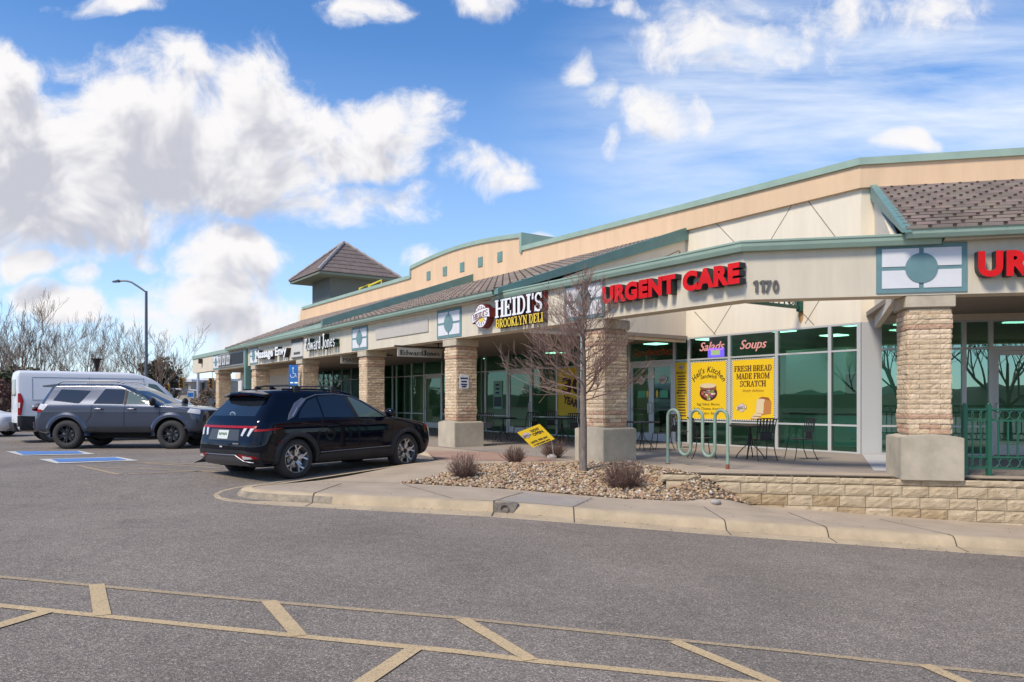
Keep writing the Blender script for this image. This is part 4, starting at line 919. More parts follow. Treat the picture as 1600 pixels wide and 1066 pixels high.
# round logo: disc with wheel spokes and a curved name band
def logo(place, R, dep, parent, name='logo', mats=None, big=True):
    mb = MB(); mb.prism([(R*cos(2*pi*i/32), R*sin(2*pi*i/32)) for i in range(32)], place, 0, dep); o = mb.build(name, M_mar, parent)
    mb = MB(); mb.prism([(R*.93*cos(2*pi*i/32), R*.93*sin(2*pi*i/32)) for i in range(32)], place, dep, dep+.004); mb.build('logo_ring', M_whf, o)
    mb = MB(); mb.prism([(R*.5*cos(2*pi*i/24), R*.5*sin(2*pi*i/24)) for i in range(24)], place, dep, dep+.007); mb.build('logo_centre', M_yelf, o)
    mb = MB()
    for i in range(16):
        t = 2*pi*(i+.5)/16; q = [(R*.52*cos(t-.05), R*.52*sin(t-.05)), (R*.84*cos(t-.05), R*.84*sin(t-.05)), (R*.84*cos(t+.05), R*.84*sin(t+.05)), (R*.52*cos(t+.05), R*.52*sin(t+.05))]; mb.prism(q, place, dep, dep+.0095)
    mb.build('logo_spokes', M_mar, o)
    def band(ex, m, dd, nm):
        hw, hh = R*1.32+ex, R*.34+ex; P = []
        for i in range(9): t = -1+i/4; P.append((t*hw, -hh+R*.30*(1-t*t)*.6-.0))
        for i in range(9): t = 1-i/4; P.append((t*hw, hh+R*.30*(1-t*t)*.6))
        k = MB(); k.prism([(x*cos(.14)-y*sin(.14), x*sin(.14)+y*cos(.14)) for x, y in P], place, dep*.0, dd); return k.build(nm, m, o)
    band(R*.05, M_mar, dep+.011, 'band_edge'); band(0, M_whf, dep+.0135, 'name_band')
    pl = lambda x, y, h: place((x)*cos(.14)-(y-R*.14)*sin(.14), x*sin(.14)+(y-R*.14)*cos(.14), dep+.0135+h)
    tt = sum(GL[c][0] for c in "HEIDI'S"); slab(pl, "HEIDI'S", R*.46, .004, (M_mar, M_mar), o, sx=R*2.25/(tot2*R*.46) if False else R*2.25/(tt*R*.46), center=0, name='logo_letters', one=True)
    return o
cs = F.sx(751.5, -.2); logo(PF(F, cs, -.0, 3.45), .31, .2, r)

# Edward Jones letters
def words(fr, s0, s1, z0, h, parts, r, dep=.13):
    tt = sum(sum(GL[c][0] for c in w) for w, hh in parts)
    k = (s0-s1)/(tt*h); x = s0
    for w, hh in parts:
        slab(PF(fr, x, 0, z0-(hh-1)*h*.3), w, h*hh, dep, (M_whf, M_grn), r, sx=k/hh)
        x -= sum(GL[c][0] for c in w)*h*k
r = wroot('adviser_sign', F(F.sx(508), -.1, 3.3), 'white serif Edward Jones letters with dark green sides on the arcade fascia', 'sign')
words(F, F.sx(478.5,-.13), F.sx(526,-.13), 3.26, .46, [('E',1.0),('dward',1.0),(' ',1),('J',1.25),('ones',1.0)], r, .2)
def bfont_sign(s, px0, px1, z0, size, m, r, off=.014, shear=0, dep=.15, fr=F, side=None):
    s0, s1 = fr.sx(px0, -dep), fr.sx(px1, -dep); tt = sum(adv(c) for c in s)*size; text_to(PF(fr, s0, 0, z0), s, size, dep, (m, side or M_ret), r, off=off, shear=shear, sx=abs(s0-s1)/tt)
r = wroot('massage_sign', F(F.sx(425), -.1, 3.3), 'white Massage Envy letters with black sides above the second column from the left', 'sign')
bfont_sign('Massage Envy', 398.5, 447, 3.27, .50, M_whf, r, off=.02, dep=.2)
# sign box at the far left with an unreadable cut letter name
r = wroot('cabinet_sign', F(F.sx(362), -.1, 3.3), 'black cabinet sign with white lettering at the left end of the fascia', 'sign')
a_, b_ = F.sx(343), F.sx(384); mb = MB(); mb.fbox(F, b_, a_, -.08, 0, 3.1, 3.8); mb.build('panel', mat('sign_grey', (.3,.3,.3), .5), r); mb = MB(); mb.fbox(F, b_+.15, a_-.15, -.10, -.081, 3.17, 3.73); mb.build('panel_face', M_black, r)
bfont_sign('Solar', 345, 366, 3.27, .42, M_whf, r, off=.02, dep=.14) if False else None
k_ = 0
for i in range(6):
    s = a_-.35-i*.42; mb = MB(); q = PF(F, s, -.10, 3.2)
    mb.prism([(0,0),(.12,0),(.18,.3),(.18,.5),(.06,.5),(.06,.3)], q, .001, .05) if i % 2 else mb.prism([(0,0),(.24,0),(.26,.1),(.12,.12),(.26,.4),(.22,.5),(.02,.46),(.1,.38)], q, .001, .05); mb.build('letter', M_whf, r)
# blade signs hung under the soffit, facing along the arcade
M_sgn = mat('blade_board', (.42,.39,.33), .7)
def blade(s, d0, d1, z0, z1, text, label, split=None):
    r = wroot('blade_sign', F(s, (d0+d1)/2, z0), label, 'hanging sign', 'hanging blade signs under the arcade')
    mb = MB(); mb.fbox(F, s, s+.06, d0, d1, z0, z1); mb.build('board', M_sgn, r)
    mb = MB(); mb.tube([F(s+.03, d0-.1, z1+.05), F(s+.03, d1+.9, z1+.05)], .025, 6)
    for i in range(5): a_ = d1-.1+i*.2; mb.tube([F(s+.03,a_,z1+.05),F(s+.03,a_,3.1)], .018, 5)
    mb.tube([F(s+.03, d1-.3, 3.02), F(s+.03, d1+.9, 3.02)], .02, 6); mb.build('bracket', M_black, r)
    pl = lambda x, y, h: F(s-h, d0+x, z0+y)
    if split:
        t1, t2 = split; W_ = d1-d0-.12; tt = sum(GL[c][0] for c in t1+t2); h = (z1-z0)*.56
        slab(lambda x, y, h_: pl(x+.06, y+(z1-z0)*.2, h_), t1, h, .004, (M_blk_ink, M_blk_ink), r, sx=W_/(tt*h), one=True, name='lettering')
        off_ = sum(GL[c][0] for c in t1)*W_/tt; slab(lambda x, y, h_: pl(x+.06+off_, y+(z1-z0)*.2, h_), t2, h, .004, (M_blk_ink, M_blk_ink), r, sx=W_/(tt*h), one=True, name='lettering', rim=.05)
    else:
        W_ = d1-d0-.12; size = (z1-z0)*.62; tt = sum(adv(c) for c in text)*size; text_to(lambda x, y, h_: pl(x+.06, y+(z1-z0)*.22, h_), text, size, .004, (M_blk_ink, M_blk_ink), r, one=True, name='lettering', sx=W_/tt)
    return r
def dpx(s, px):   # depth d where photo column px crosses the plane s = const
    k = (px-800)/FPX; q = F.O+F.A*s; return (k*q.y-q.x)/(I1.x-k*I1.y)
sb = 12.0; blade(sb, dpx(sb, 622), dpx(sb, 690), zpx(F, sb, dpx(sb,640), 557.5), zpx(F, sb, dpx(sb,640), 544), '', 'beige Edward Jones blade sign hanging beside the column left of the deli', split=('Edward','Jones'))
sb = 18.2; blade(sb, dpx(sb, 533), dpx(sb, 580), zpx(F, sb, dpx(sb,550), 568.5), zpx(F, sb, dpx(sb,550), 555), 'MASSAGE', 'small beige MASSAGE blade sign partly behind the brick column')
# green bracket under the canopy near 1170
r = wroot('green_bracket', WF(1.2,-1,3.4), 'dark green lattice sign bracket with a circle held out from the cream wall', 'bracket')
M_dg = mat('bracket_green', (.015,.09,.055), .5)
s = WF.sx(1251.5); zt, zb = zpx(WF, s, 0, 440), zpx(WF, s, 0, 487)
mb = MB(); mb.fbox(WF, s-.07, s+.07, -.1, 0, zb, zt); mb.build('wall_plate', M_dg, r)
mb = MB(); ext = 3.0
mb.fbox(WF, s-.03, s+.03, -ext, -.1, zb+.06, zb+.14); mb.fbox(WF, s-.02, s+.02, -1.2, -.1, zb+.42, zb+.47)
for i in range(5): mb.fbox(WF, s-.015, s+.015, -.25-i*.22, -.23-i*.22, zb+.141, zb+.419)
mb.fbox(WF, s-.012, s+.012, -1.2, -.1, zb+.27, zb+.29); mb.build('lattice', M_dg, r)
mb = MB(); mb.tube([WF(s, -.42+.13*cos(t*pi/8), zb+.28+.13*sin(t*pi/8)) for t in range(17)], .015, 5); mb.build('ring', M_dg, r)
mb = MB(); q = PF(WF, s, -.001, 0); mb.prism([(0,zb-.32),(.06,zb-.22),(.08,zb-.1),(.07,zb-.002),(-.07,zb-.002),(-.08,zb-.1),(-.06,zb-.22)], q, 0, .002); mb.build('rust_stain', mat('rust_streak', (.5,.28,.10), .9, var=.3, vscale=12), bld)

# window posters
def poster(name, px0, px1, z0, z1, label, border=False, m=None):
    s0, s1 = SX(px0), SX(px1); r = wroot(name, WF(s0, .03, z0), label, 'poster')
    mb = MB(); mb.fbox(WF, s1, s0, .030, .040, z0, z1); mb.build('sheet', m or M_py, r)
    W_ = s0-s1
    if border:
        mb = MB(); mk = MB(); cw = .03
        for (x0, x1, y0, y1) in ((0,cw*2,0,z1-z0),(W_-cw*2,W_,0,z1-z0),(cw*2,W_-cw*2,0,.03),(cw*2,W_-cw*2,z1-z0-.03,z1-z0)): mb.fbox(WF, s0-x1, s0-x0, .028, .0299, z0+y0, z0+y1)
        pass
        n_ = int((z1-z0)/cw)
        for k in range(n_):
            for c_ in (0, 1):
                if (k+c_) % 2:
                    for bx in (0, W_-2*cw): mk.fbox(WF, s0-bx-(c_+1)*cw, s0-bx-c_*cw, .0265, .0279, z0+k*cw, z0+(k+1)*cw)
        for k in range(int((W_-4*cw)/cw)):
            if k % 2: mk.fbox(WF, s0-2*cw-(k+1)*cw, s0-2*cw-k*cw, .0265, .0279, z1-.03, z1-.001); mk.fbox(WF, s0-2*cw-(k+1)*cw, s0-2*cw-k*cw, .0265, .0279, z0+.001, z0+.03)
        nb_ = len(mb.v); mb.v += mk.v; mb.f += [tuple(i+nb_ for i in f_) for f_ in mk.f]; mb.m += [1]*len(mk.f); mb.build('border', (M_whf, M_blk_ink), r)
    r['W'] = W_; r['s0'] = s0; r['z0'] = z0
    return r, (lambda x, y, h: WF(s0-x, .030-h, z0+y)), W_, z1-z0
def line_t(pl, r, s, x, y, w, h, m=M_ink, shear=0, off=0, name='lettering', serif=False, arc=None):
    q = lambda a, b, hh: pl(x+a, y+b, hh+.0005)
    if serif:
        tt = sum(GL[c][0] for c in s); return slab(q, s, h, .003, (m, m), r, sx=w/(tt*h), center=0, one=True, name=name)
    size = h*1.37; tt = sum(adv(c) for c in s)*size; return text_to(q, s, size, .003, (m, m), r, one=True, name=name, sx=w/tt, center=0, shear=shear, off=off, arc=arc, res=3)
PZ0, PZ1 = .73, 2.44
r, pl, W_, H_ = poster('bread_poster', 1141, 1211, PZ0, PZ1, 'yellow FRESH BREAD MADE FROM SCRATCH poster with a sliced loaf in the window', True)
line_t(pl, r, 'FRESH BREAD', W_/2, 1.36, W_*.84, .16, serif=True); line_t(pl, r, 'MADE FROM', W_/2, 1.15, W_*.74, .16, serif=True); line_t(pl, r, 'SCRATCH', W_/2, .94, W_*.58, .16, serif=True)
line_t(pl, r, 'Simply delicious', W_/2, .80, W_*.48, .07, M_crust, shear=.4)
o = logo(lambda x, y, h: pl(W_*.25+x*1.0, .36+y, h+.001), .12, .004, r)
# loaf
def flat(pl, pts, m, r, nm, h=.002, h0=0.0005): mb = MB(); mb.prism(pts, pl, h0, h0+h); return mb.build(nm, m, r)
X0 = W_*.56
flat(pl, [(X0+.06,.14),(X0+.5,.2),(X0+.52,.52),(X0+.44,.62),(X0+.2,.62),(X0+.1,.55)], M_crust2, r, 'loaf_side')
flat(pl, [(X0+.02,.22),(X0+.26,.2),(X0+.28,.5),(X0+.32,.58),(X0+.22,.61),(X0+.08,.6),(X0+.04,.54)], M_bread, r, 'loaf_slice', h0=.003)
flat(pl, [(X0+.1,.61),(X0+.3,.6),(X0+.48,.56),(X0+.42,.64),(X0+.22,.66)], M_crust, r, 'loaf_top', h0=.004)
for i in range(2): flat(pl, [(X0-.15+i*.07,.07+i*.07),(X0+.12+i*.07,.06+i*.07),(X0+.16+i*.05,.12+i*.07),(X0-.1+i*.07,.14+i*.07)], M_bread, r, 'cut_slice', h0=.006+i*.002); flat(pl, [(X0-.15+i*.07,.05+i*.07),(X0+.12+i*.07,.04+i*.07),(X0+.12+i*.07,.058+i*.07),(X0-.15+i*.07,.068+i*.07)], M_crust, r, 'slice_crust', h0=.0062+i*.002)
r, pl, W_, H_ = poster('sandwich_poster', 1077, 1136, PZ0, PZ1, "yellow Hell's Kitchen Sandwich poster with a drawn sandwich in the window", True)
line_t(pl, r, "Hell's Kitchen", W_/2, 1.38, W_*.9, .17, M_blk_ink, shear=.25, off=.003, arc=.62); line_t(pl, r, "Sandwich", W_/2, 1.22, W_*.42, .12, M_blk_ink, shear=.25, off=.002, arc=.9)
cx, cy = W_*.5, .86
flat(pl, [(cx+.33*cos(t*pi/12), cy-.09+.22*sin(t*pi/12)) for t in range(24)], M_ink, r, 'sandwich_outline')
fill = [mat('lettuce', (.24,.33,.08), .8), mat('egg', (.72,.66,.45), .8), mat('bacon', (.42,.09,.06), .8), mat('purple_onion', (.25,.1,.2), .8)]
for i in range(34):
    a_ = random.uniform(0, 2*pi); q = random.uniform(.1, .85); x_, y_ = cx+.30*q*cos(a_), cy-.12+.17*q*sin(a_); rr_ = random.uniform(.02, .045)
    flat(pl, [(x_+rr_*1.6*cos(t*pi/3), y_+rr_*sin(t*pi/3)) for t in range(6)], fill[i % 4], r, 'filling', h0=.003+i*.0003)
flat(pl, [(cx-.28,cy+.0),(cx+.28,cy+.0),(cx+.3,cy+.13),(cx-.3,cy+.13)], mat('toast_side', (.25,.08,.05), .8), r, 'bread_edge', h0=.015)
flat(pl, [(cx+.30*cos(t*pi/12), cy+.13+.07*sin(t*pi/12)) for t in range(24)], M_bread, r, 'bread_top', h0=.018)
for i, t in enumerate(('Egg Salad, Bacon,','Swiss Cheese, Avocado','& Cajun Sauce')): line_t(pl, r, t, W_/2+(.0 if i < 2 else .0), .42-i*.13, W_*(.62,.8,.55)[i], .075, M_blk_ink)
r, pl, W_, H_ = poster('menu_poster', 1054.5, 1073.5, PZ0, PZ1, 'narrow yellow menu poster between the deli doors and the sandwich poster')
o = logo(lambda x, y, h: pl(W_*.5+x, 1.56+y, h+.001), .07, .003, r)
for i in range(16):
    if i in (0, 7): line_t(pl, r, 'BREAKFAST' if i == 0 else 'SMOOTHIES', W_/2, 1.36-i*.085, W_*.85, .07, M_ink, off=.001)
    else: x_ = W_*random.uniform(.12, .24); flat(pl, [(x_,1.36-i*.085),(W_-x_,1.36-i*.085),(W_-x_,1.395-i*.085),(x_,1.395-i*.085)], M_ink, r, 'menu_line')
s1_ = SX(982); 
r, pl, W_, H_ = poster('side_menu_poster', 969, 980.5, PZ0, PZ1+.05, 'slim yellow menu poster left of the deli double doors beside the brick column')
for i in range(17): x_ = W_*random.uniform(.1, .22); flat(pl, [(x_,1.6-i*.088),(W_-x_,1.6-i*.088),(W_-x_,1.64-i*.088),(x_,1.64-i*.088)], M_ink, r, 'menu_line')
r, pl, W_, H_ = poster('anniversary_poster', 871, 926, .75, 2.5, 'yellow 30 YEARS! poster in the window behind the young tree')
line_t(pl, r, '30', W_*.42, .82, W_*.62, .55, M_ink, off=.03)
text_to(lambda a, b, hh: pl(W_*.42+a*cos(-.22)-b*sin(-.22), .36+a*sin(-.22)+b*cos(-.22), hh+.001), 'YEARS!', .36, .003, (M_ink, M_ink), r, one=True, name='lettering', center=0, sx=.95, off=.02)
r, pl, W_, H_ = poster('hours_notice', 770, 784, .95, 2.1, 'pale green notice sheet in the glass beside the left deli door', m=mat('notice_green', (.25,.5,.36), .6))
flat(pl, [(.05,.1),(W_-.05,.1),(W_-.05,.5),(.05,.5)], mat('notice_dark', (.02,.05,.07), .5), r, 'dark_panel')
for i in range(3): flat(pl, [(W_*.25,.95-i*.16),(W_*.65,.95-i*.16),(W_*.65,1.02-i*.16),(W_*.25,1.02-i*.16)], M_navy, r, 'printed_line')
# door decals: two logos, green stickers and yellow discs
for px, lab in ((1000.5,'round logo decal on the left deli door glass'),(1034.5,'round logo decal on the right deli door glass')):
    s = SX(px); r = wroot('door_decal', WF(s, .05, 1.9), lab, 'decal'); logo(lambda x, y, h, s=s: WF(s-x, .05-h, 1.93+y), .14, .003, r)
M_gst = mat('sticker_green', (.10,.42,.24), .5)
for px, lab in ((1001,'green sticker under the logo on the left deli door'),(1035.5,'green sticker under the logo on the right deli door')):
    s = SX(px); mb = MB(); mb.fbox(WF, s-.17, s+.17, .046, .05, 1.38, 1.60); mb.build('door_sticker', M_gst, label=lab, cat='sticker', group='green stickers on the deli doors')
for px, lab in ((1010,'small yellow oval sticker beside the handle of the left deli door'),(1025,'small yellow oval sticker beside the handle of the right deli door')):
    s = SX(px); mb = MB(); mb.prism([(.05*cos(t*pi/8), .12*sin(t*pi/8)) for t in range(16)], lambda x, y, h: WF(s-x, .044-h, 1.50+y), 0, .003); mb.build('oval_sticker', M_yelf, label=lab, cat='sticker', group='yellow stickers on the deli doors')
# neon words in the transom glass
M_neon = mat('neon_pink', (1.0,.16,.2), .4, emit=2.2); M_neonp = mat('neon_purple', (.35,.08,.8), .4, emit=2.0); M_neonr = mat('neon_red', (.9,.05,.02), .4, emit=.12)  # the red word is unlit yet given a faint glow
def neon(s, px0, px1, py, size, m, label, fr=WF):
    s0 = SX(px0); z = zpx(WF, s0, .1, py); r = wroot('neon_sign', WF(s0, .1, z), label, 'neon sign', 'neon words in the transom windows')
    tt = sum(adv(c) for c in s)*size; text_to(lambda x, y, h: WF(s0-x, .1-h, z+y), s, size, .02, (m, m), r, sx=abs(SX(px1)-s0)/tt, shear=.35, res=3)
    return r
neon('Salads', 1089, 1127, 549, .36, M_neon, 'pink Salads neon word in the window above the sandwich poster')
neon('Soups', 1152, 1193, 546, .36, M_neon, 'pink Soups neon word in the window above the bread poster')
neon('Sandwiches', 985, 1048, 558, .36, M_neonr, 'unlit dark red Sandwiches neon word, given a faint glow, above the deli doors')
s0 = SX(1103); mb = MB(); mb.fbox(WF, SX(1127), s0, .08, .13, 2.54, 2.80); r = wroot('open_sign', WF(s0,.1,2.5), 'small purple lit sign below the pink Salads neon word', 'lit sign'); mb.build('lit_frame', M_neonp, r)
mb = MB(); mb.fbox(WF, SX(1122), SX(1108), .076, .0799, 2.6, 2.74); mb.build('lit_centre', mat('lit_orange', (1,.45,.3), .4, emit=1.2), r)
# notice on the column
s = F.sx(702, .0); r = wroot('column_notice', F(s,-.03,1.75), 'small white and blue notice on the brick column left of the deli', 'notice')
def FE(x, y, h): return F(F.sx(720,.38)-.345-h, .12+x, y)
mb = MB(); mb.prism([(0,1.62),(.3,1.62),(.3,1.98),(.15,2.02),(0,1.98)], FE, 0.01, .02); mb.build('sheet', M_whf, r)
mb = MB()
for z_, x0_, x1_ in ((1.88,.03,.27),(1.79,.06,.24),(1.71,.05,.25),(1.65,.08,.22)): mb.prism([(x0_,z_),(x1_,z_),(x1_,z_+.045),(x0_,z_+.045)], FE, .0205, .022)
mb.build('printed_line', M_navy, r)
# accessible parking sign on its post
p = Vector((-8.9, 31.4, 0)); r = wroot('accessible_parking_sign', tuple(p), 'blue accessible parking sign on a post behind the black car', 'parking sign')
k_ = 31.4/FPX; xs_ = (459-800)*k_; mb = MB(); mb.tube([(xs_,31.4,-.1),(xs_,31.4,2.75)], .03, 8); mb.build('post', M_alu, r)
M_bs = mat('sign_blue', (.02,.16,.5), .4)
for (z0, z1) in ((2.05,2.75),(1.62,2.0),(1.2,1.58)):
    mb = MB(); mb.box(xs_-.19,xs_+.19,31.355,31.37,z0,z1); o = mb.build('plate', M_bs, r)
    mb = MB()
    if z0 > 2:
        c_ = (xs_, 31.35, 2.55); mb.lathe([(0,0),(.035,0),(.035,.004),(0,.004)], (xs_-.01,31.348,2.62), 12, 'y')
        mb.tube([(xs_-.01,31.35,2.57),(xs_-.01,31.35,2.4),(xs_+.09,31.35,2.38),(xs_+.12,31.35,2.25)], .018, 5); mb.tube([(xs_-.03+.09*cos(t*pi/8),31.35,2.32+.09*sin(t*pi/8)) for t in range(7,17)], .014, 5)
    else: mb.box(xs_-.12,xs_+.12,31.345,31.354,z0+.12,z0+.26)
    mb.build('symbol', M_whf, o)
# yellow yard sign leaning in the bed
p = at(842, 712, -.02); r = wroot('yard_sign', (p.x, p.y, -.02), 'tilted yellow NOW OPEN sign on a wire stake at the back of the gravel', 'yard sign')
Y = 16.2; q = lambda px, py: Vector(((px-800)/FPX*Y, Y, EYE+(HOR-py)/FPX*Y)); c0, c1, c3 = q(832, 699.5), q(867, 686), q(808, 676)
ex = c1-c0; ey = c3-c0; ew, eh = ex.length, ey.length; ex.normalize(); ey.normalize(); nn = Vector((0,-1,0))
def YS(x, y, h): return c0+ex*x+ey*y+nn*h
mb = MB(); mb.prism([(0,0),(ew,0),(ew,eh),(0,eh)], YS, 0, .012); mb.build('board', M_py, r)
for t, yy, ww, hh in (('NOW',.73,.36,.15),('OPEN',.53,.46,.15),('UNTIL 7PM M-F',.2,.72,.10),('BY THE URGENT CARE',.05,.7,.06)):
    x_ = .70 if hh > .12 else .5
    line_t(lambda a, b, h: YS(a, b, .012+h), r, t, ew*x_*.93, eh*yy, ew*ww, eh*hh, M_blk_ink, off=.004)
logo(lambda x, y, h: YS(ew*.2+x, eh*.7+y, .0125+h), .07, .002, r)
mb = MB(); g0 = zw(p.x, p.y); 
for dx_ in (.1, .45): mb.tube([(c0.x+dx_+.02, Y+.012, g0-.05), (c0.x+dx_-.06, Y+.012, c0.z+.25)], .006, 5)
mb.build('wire_stake', M_pull, r)
# ---------------- vehicles ----------------
def paint(name, col, rough=.22, coat=1.0, metal=.0, spec=.5): return mat(name, col, rough, metal, spec=spec, coat=coat)
M_pblk = paint('car_paint_black', (.002,.003,.009), .25, .75, spec=.0); M_pgry = paint('car_paint_slate', (.045,.055,.085), .28, .8, .45); M_pwht = paint('van_paint_white', (.72,.73,.75), .35, .4); M_psil = paint('car_paint_silver', (.5,.52,.54), .3, .7, .3)
M_cg = mat('car_glass', (.012,.016,.022), .02, spec=.9); M_cgl = mat('car_glass_green', (.10,.14,.12), .04, spec=.8)
M_plast = mat('black_plastic', (.028,.028,.03), .62, spec=.3, var=.25, vscale=5); M_chrome = mat('chrome', (.75,.76,.78), .12, .95); M_satin = mat('satin_trim', (.22,.23,.26), .45, .7); M_rub = mat('tyre_rubber', (.034,.032,.031), .8, var=.25, vscale=7, bump=.15, bscale=80)
M_rim = mat('machined_alloy', (.55,.55,.56), .3, .8); M_rimd = mat('dark_alloy', (.03,.03,.035), .4, .5); M_tail = mat('tail_lens_red', (.32,.006,.008), .3, spec=.3); M_lens = mat('clear_lens', (.62,.6,.6), .15, coat=1); M_well = mat('wheel_well', (.008,.008,.008), .9)
M_plate = mat('number_plate', (.62,.65,.6), .5); M_pgrn = mat('plate_green', (.03,.15,.08), .5); M_disc = mat('brake_disc', (.35,.34,.33), .4, .8)
def car_shell(sl, nu=7):
    """sl: key slices (z, xr, xf, hw, cf, cr, bulge): horizontal outlines stacked from sill to roof"""
    key = [list(map(float, s)) for s in sl]; ss = []
    for i in range(len(key)-1):
        p0, p1, p2, p3 = key[max(i-1,0)], key[i], key[i+1], key[min(i+2,len(key)-1)]
        m = 5
        for k in range(m):
            t = k/m; row = []
            for a, b, c, d in zip(p0, p1, p2, p3):
                m1 = (c-a)/2 if (c-b)*(b-a) > 0 else 0; m2 = (d-b)/2 if (d-c)*(c-b) > 0 else 0
                m1 = max(-3*abs(b-c), min(3*abs(b-c), m1)); m2 = max(-3*abs(b-c), min(3*abs(b-c), m2))
                h00 = 2*t**3-3*t*t+1; h10 = t**3-2*t*t+t; h01 = -2*t**3+3*t*t; h11 = t**3-t*t
                row.append(h00*b+h10*m1+h01*c+h11*m2)
            ss.append(row)
    ss.append(key[-1])
    def outline(z, xr, xf, hw, cf, cr, bg):
        pts = []; cy = .8*min(hw, cf*1.1)
        for i in range(6): y = (hw-cy)*(i/6); pts.append((xf-bg*(y/hw)**2, y))
        for i in range(9):
            t = i/9*pi/2; x0 = xf-bg*((hw-cy)/hw)**2; pts.append((x0-cf*(1-cos(t)), hw-cy+cy*sin(t)))
        xa = xf-bg*((hw-cy)/hw)**2-cf; cy2 = .8*min(hw, cr*1.1); xb = xr+cr+bg*.5
        for i in range(24):
            t = i/24; pts.append((xa+(xb-xa)*t, hw+.012*sin(pi*t)))
        for i in range(9):
            t = i/9*pi/2; pts.append((xr+bg*.5*((hw-cy2)/hw)**2+cr*(1-sin(t)), hw-cy2+cy2*cos(t)))
        for i in range(7): y = (hw-cy2)*(1-i/6); pts.append((xr+bg*.5*(y/hw)**2, y))
        full = pts+[(x, -y) for x, y in pts[-2:0:-1]]
        return [(x, y, z) for x, y in full]
    mb = MB(); n = None
    for row in ss:
        o = outline(*row); n = len(o); mb.v += o
    for k in range(len(ss)-1):
        for i in range(n): a = k*n+i; b = k*n+(i+1)%n; mb.f.append((a, b, b+n, a+n)); mb.m.append(0)
    mb.f.append(tuple(range(n))[::-1]); mb.m.append(0); e = (len(ss)-1)*n; mb.f.append(tuple(e+i for i in range(n))); mb.m.append(0)
    return mb
def vehicle(name, loc, rz, label, cat, sl, paintm, wheels, tr, tw, arch, group=None, well=.30):
    root = empty(name, loc, rz, label, cat, group)
    shell = car_shell(sl); body = shell.build('body', [paintm, M_well], root, smooth=True, ang=38)
    bvh = BVHTree.FromPolygons([v.co.copy() for v in body.data.vertices], [tuple(p.vertices) for p in body.data.polygons])
    hwm = max(s[3] for s in sl)
    cm = MB()
    for wx in wheels:
        for sd in (-1, 1):
            prof = [(0, sd*(hwm-well)), (arch, sd*(hwm-well)), (arch, sd*(hwm+.2)), (0, sd*(hwm+.2))]
            if sd < 0: prof = prof[::-1]
            cm.lathe([(max(r, .001), h) for r, h in prof], (wx, 0, tr+.01), 40, 'y')
    cut = cm.build('cut', [M_well], root); me_c = cut.data
    bm = bmesh.new(); bm.from_mesh(me_c); bmesh.ops.remove_doubles(bm, verts=bm.verts, dist=.002); bmesh.ops.holes_fill(bm, edges=bm.edges); bmesh.ops.recalc_face_normals(bm, faces=bm.faces); bm.to_mesh(me_c); bm.free()
    md = body.modifiers.new('b', 'BOOLEAN'); md.operation = 'DIFFERENCE'; md.object = cut; md.solver = 'EXACT'; md.material_mode = 'TRANSFER'
    bpy.context.view_layer.update(); dg = bpy.context.evaluated_depsgraph_get(); nm = bpy.data.meshes.new_from_object(body.evaluated_get(dg)); body.modifiers.clear(); body.data = nm; nm.set_sharp_from_angle(angle=radians(38))
    bpy.data.objects.remove(cut)
    return root, body, bvh
def proj(bvh, axis, a, b):
    """point on the shell: axis 'R' right side (x=a,z=b), 'L', 'B' back (y=a,z=b), 'F' front, 'T' top (x=a,y=b)"""
    o, d = {'R': (Vector((a,-3,b)), Vector((0,1,0))), 'L': (Vector((a,3,b)), Vector((0,-1,0))), 'B': (Vector((-3,a,b)), Vector((1,0,0))), 'F': (Vector((9,a,b)), Vector((-1,0,0))), 'T': (Vector((a,b,5)), Vector((0,0,-1)))}[axis]
    h = bvh.ray_cast(o, d); return (h[0], h[1]) if h[0] is not None else (None, None)
def patch(bvh, axis, poly, off, m, name, parent, step=.07, smooth=True, depth=.02):
    bm = bmesh.new(); bm.faces.new([bm.verts.new((x, y, 0)) for x, y in poly])
    for ax, i in ((Vector((1,0,0)), 0), (Vector((0,1,0)), 1)):
        lo = min(p[i] for p in poly); hi = max(p[i] for p in poly); n = int((hi-lo)/step)
        for k in range(1, n+1): bmesh.ops.bisect_plane(bm, geom=bm.verts[:]+bm.edges[:]+bm.faces[:], plane_co=ax*(lo+k*(hi-lo)/(n+1)), plane_no=ax)
    dr = {'R': Vector((0,-1,0)), 'L': Vector((0,1,0)), 'B': Vector((-1,0,0)), 'F': Vector((1,0,0)), 'T': Vector((0,0,1))}[axis]
    last = None
    for v in bm.verts:
        p, nn = proj(bvh, axis, v.co.x, v.co.y)
        if p is None:
            p = last if last is not None else Vector((0,0,0))
            p = Vector((v.co.x, p.y, v.co.y)) if axis in 'RL' else (Vector((p.x, v.co.x, v.co.y)) if axis in 'BF' else Vector((v.co.x, v.co.y, p.z)))
        else: last = p
        v.co = p+dr*off
    ed = [e for e in bm.edges if e.is_boundary]; r = bmesh.ops.extrude_edge_only(bm, edges=ed)
    for v in r['geom']:
        if isinstance(v, bmesh.types.BMVert): v.co -= dr*(depth+off)
    bmesh.ops.recalc_face_normals(bm, faces=bm.faces)
    # outward-facing check
    if sum(f.normal.dot(dr)*f.calc_area() for f in bm.faces) < 0: bmesh.ops.reverse_faces(bm, faces=bm.faces)
    me = bpy.data.meshes.new(name); bm.to_mesh(me); bm.free(); me.materials.append(m); me.polygons.foreach_set('use_smooth', [True]*len(me.polygons)); me.set_sharp_from_angle(angle=radians(35))
    o = bpy.data.objects.new(name, me); COL.objects.link(o); o.parent = parent; return o
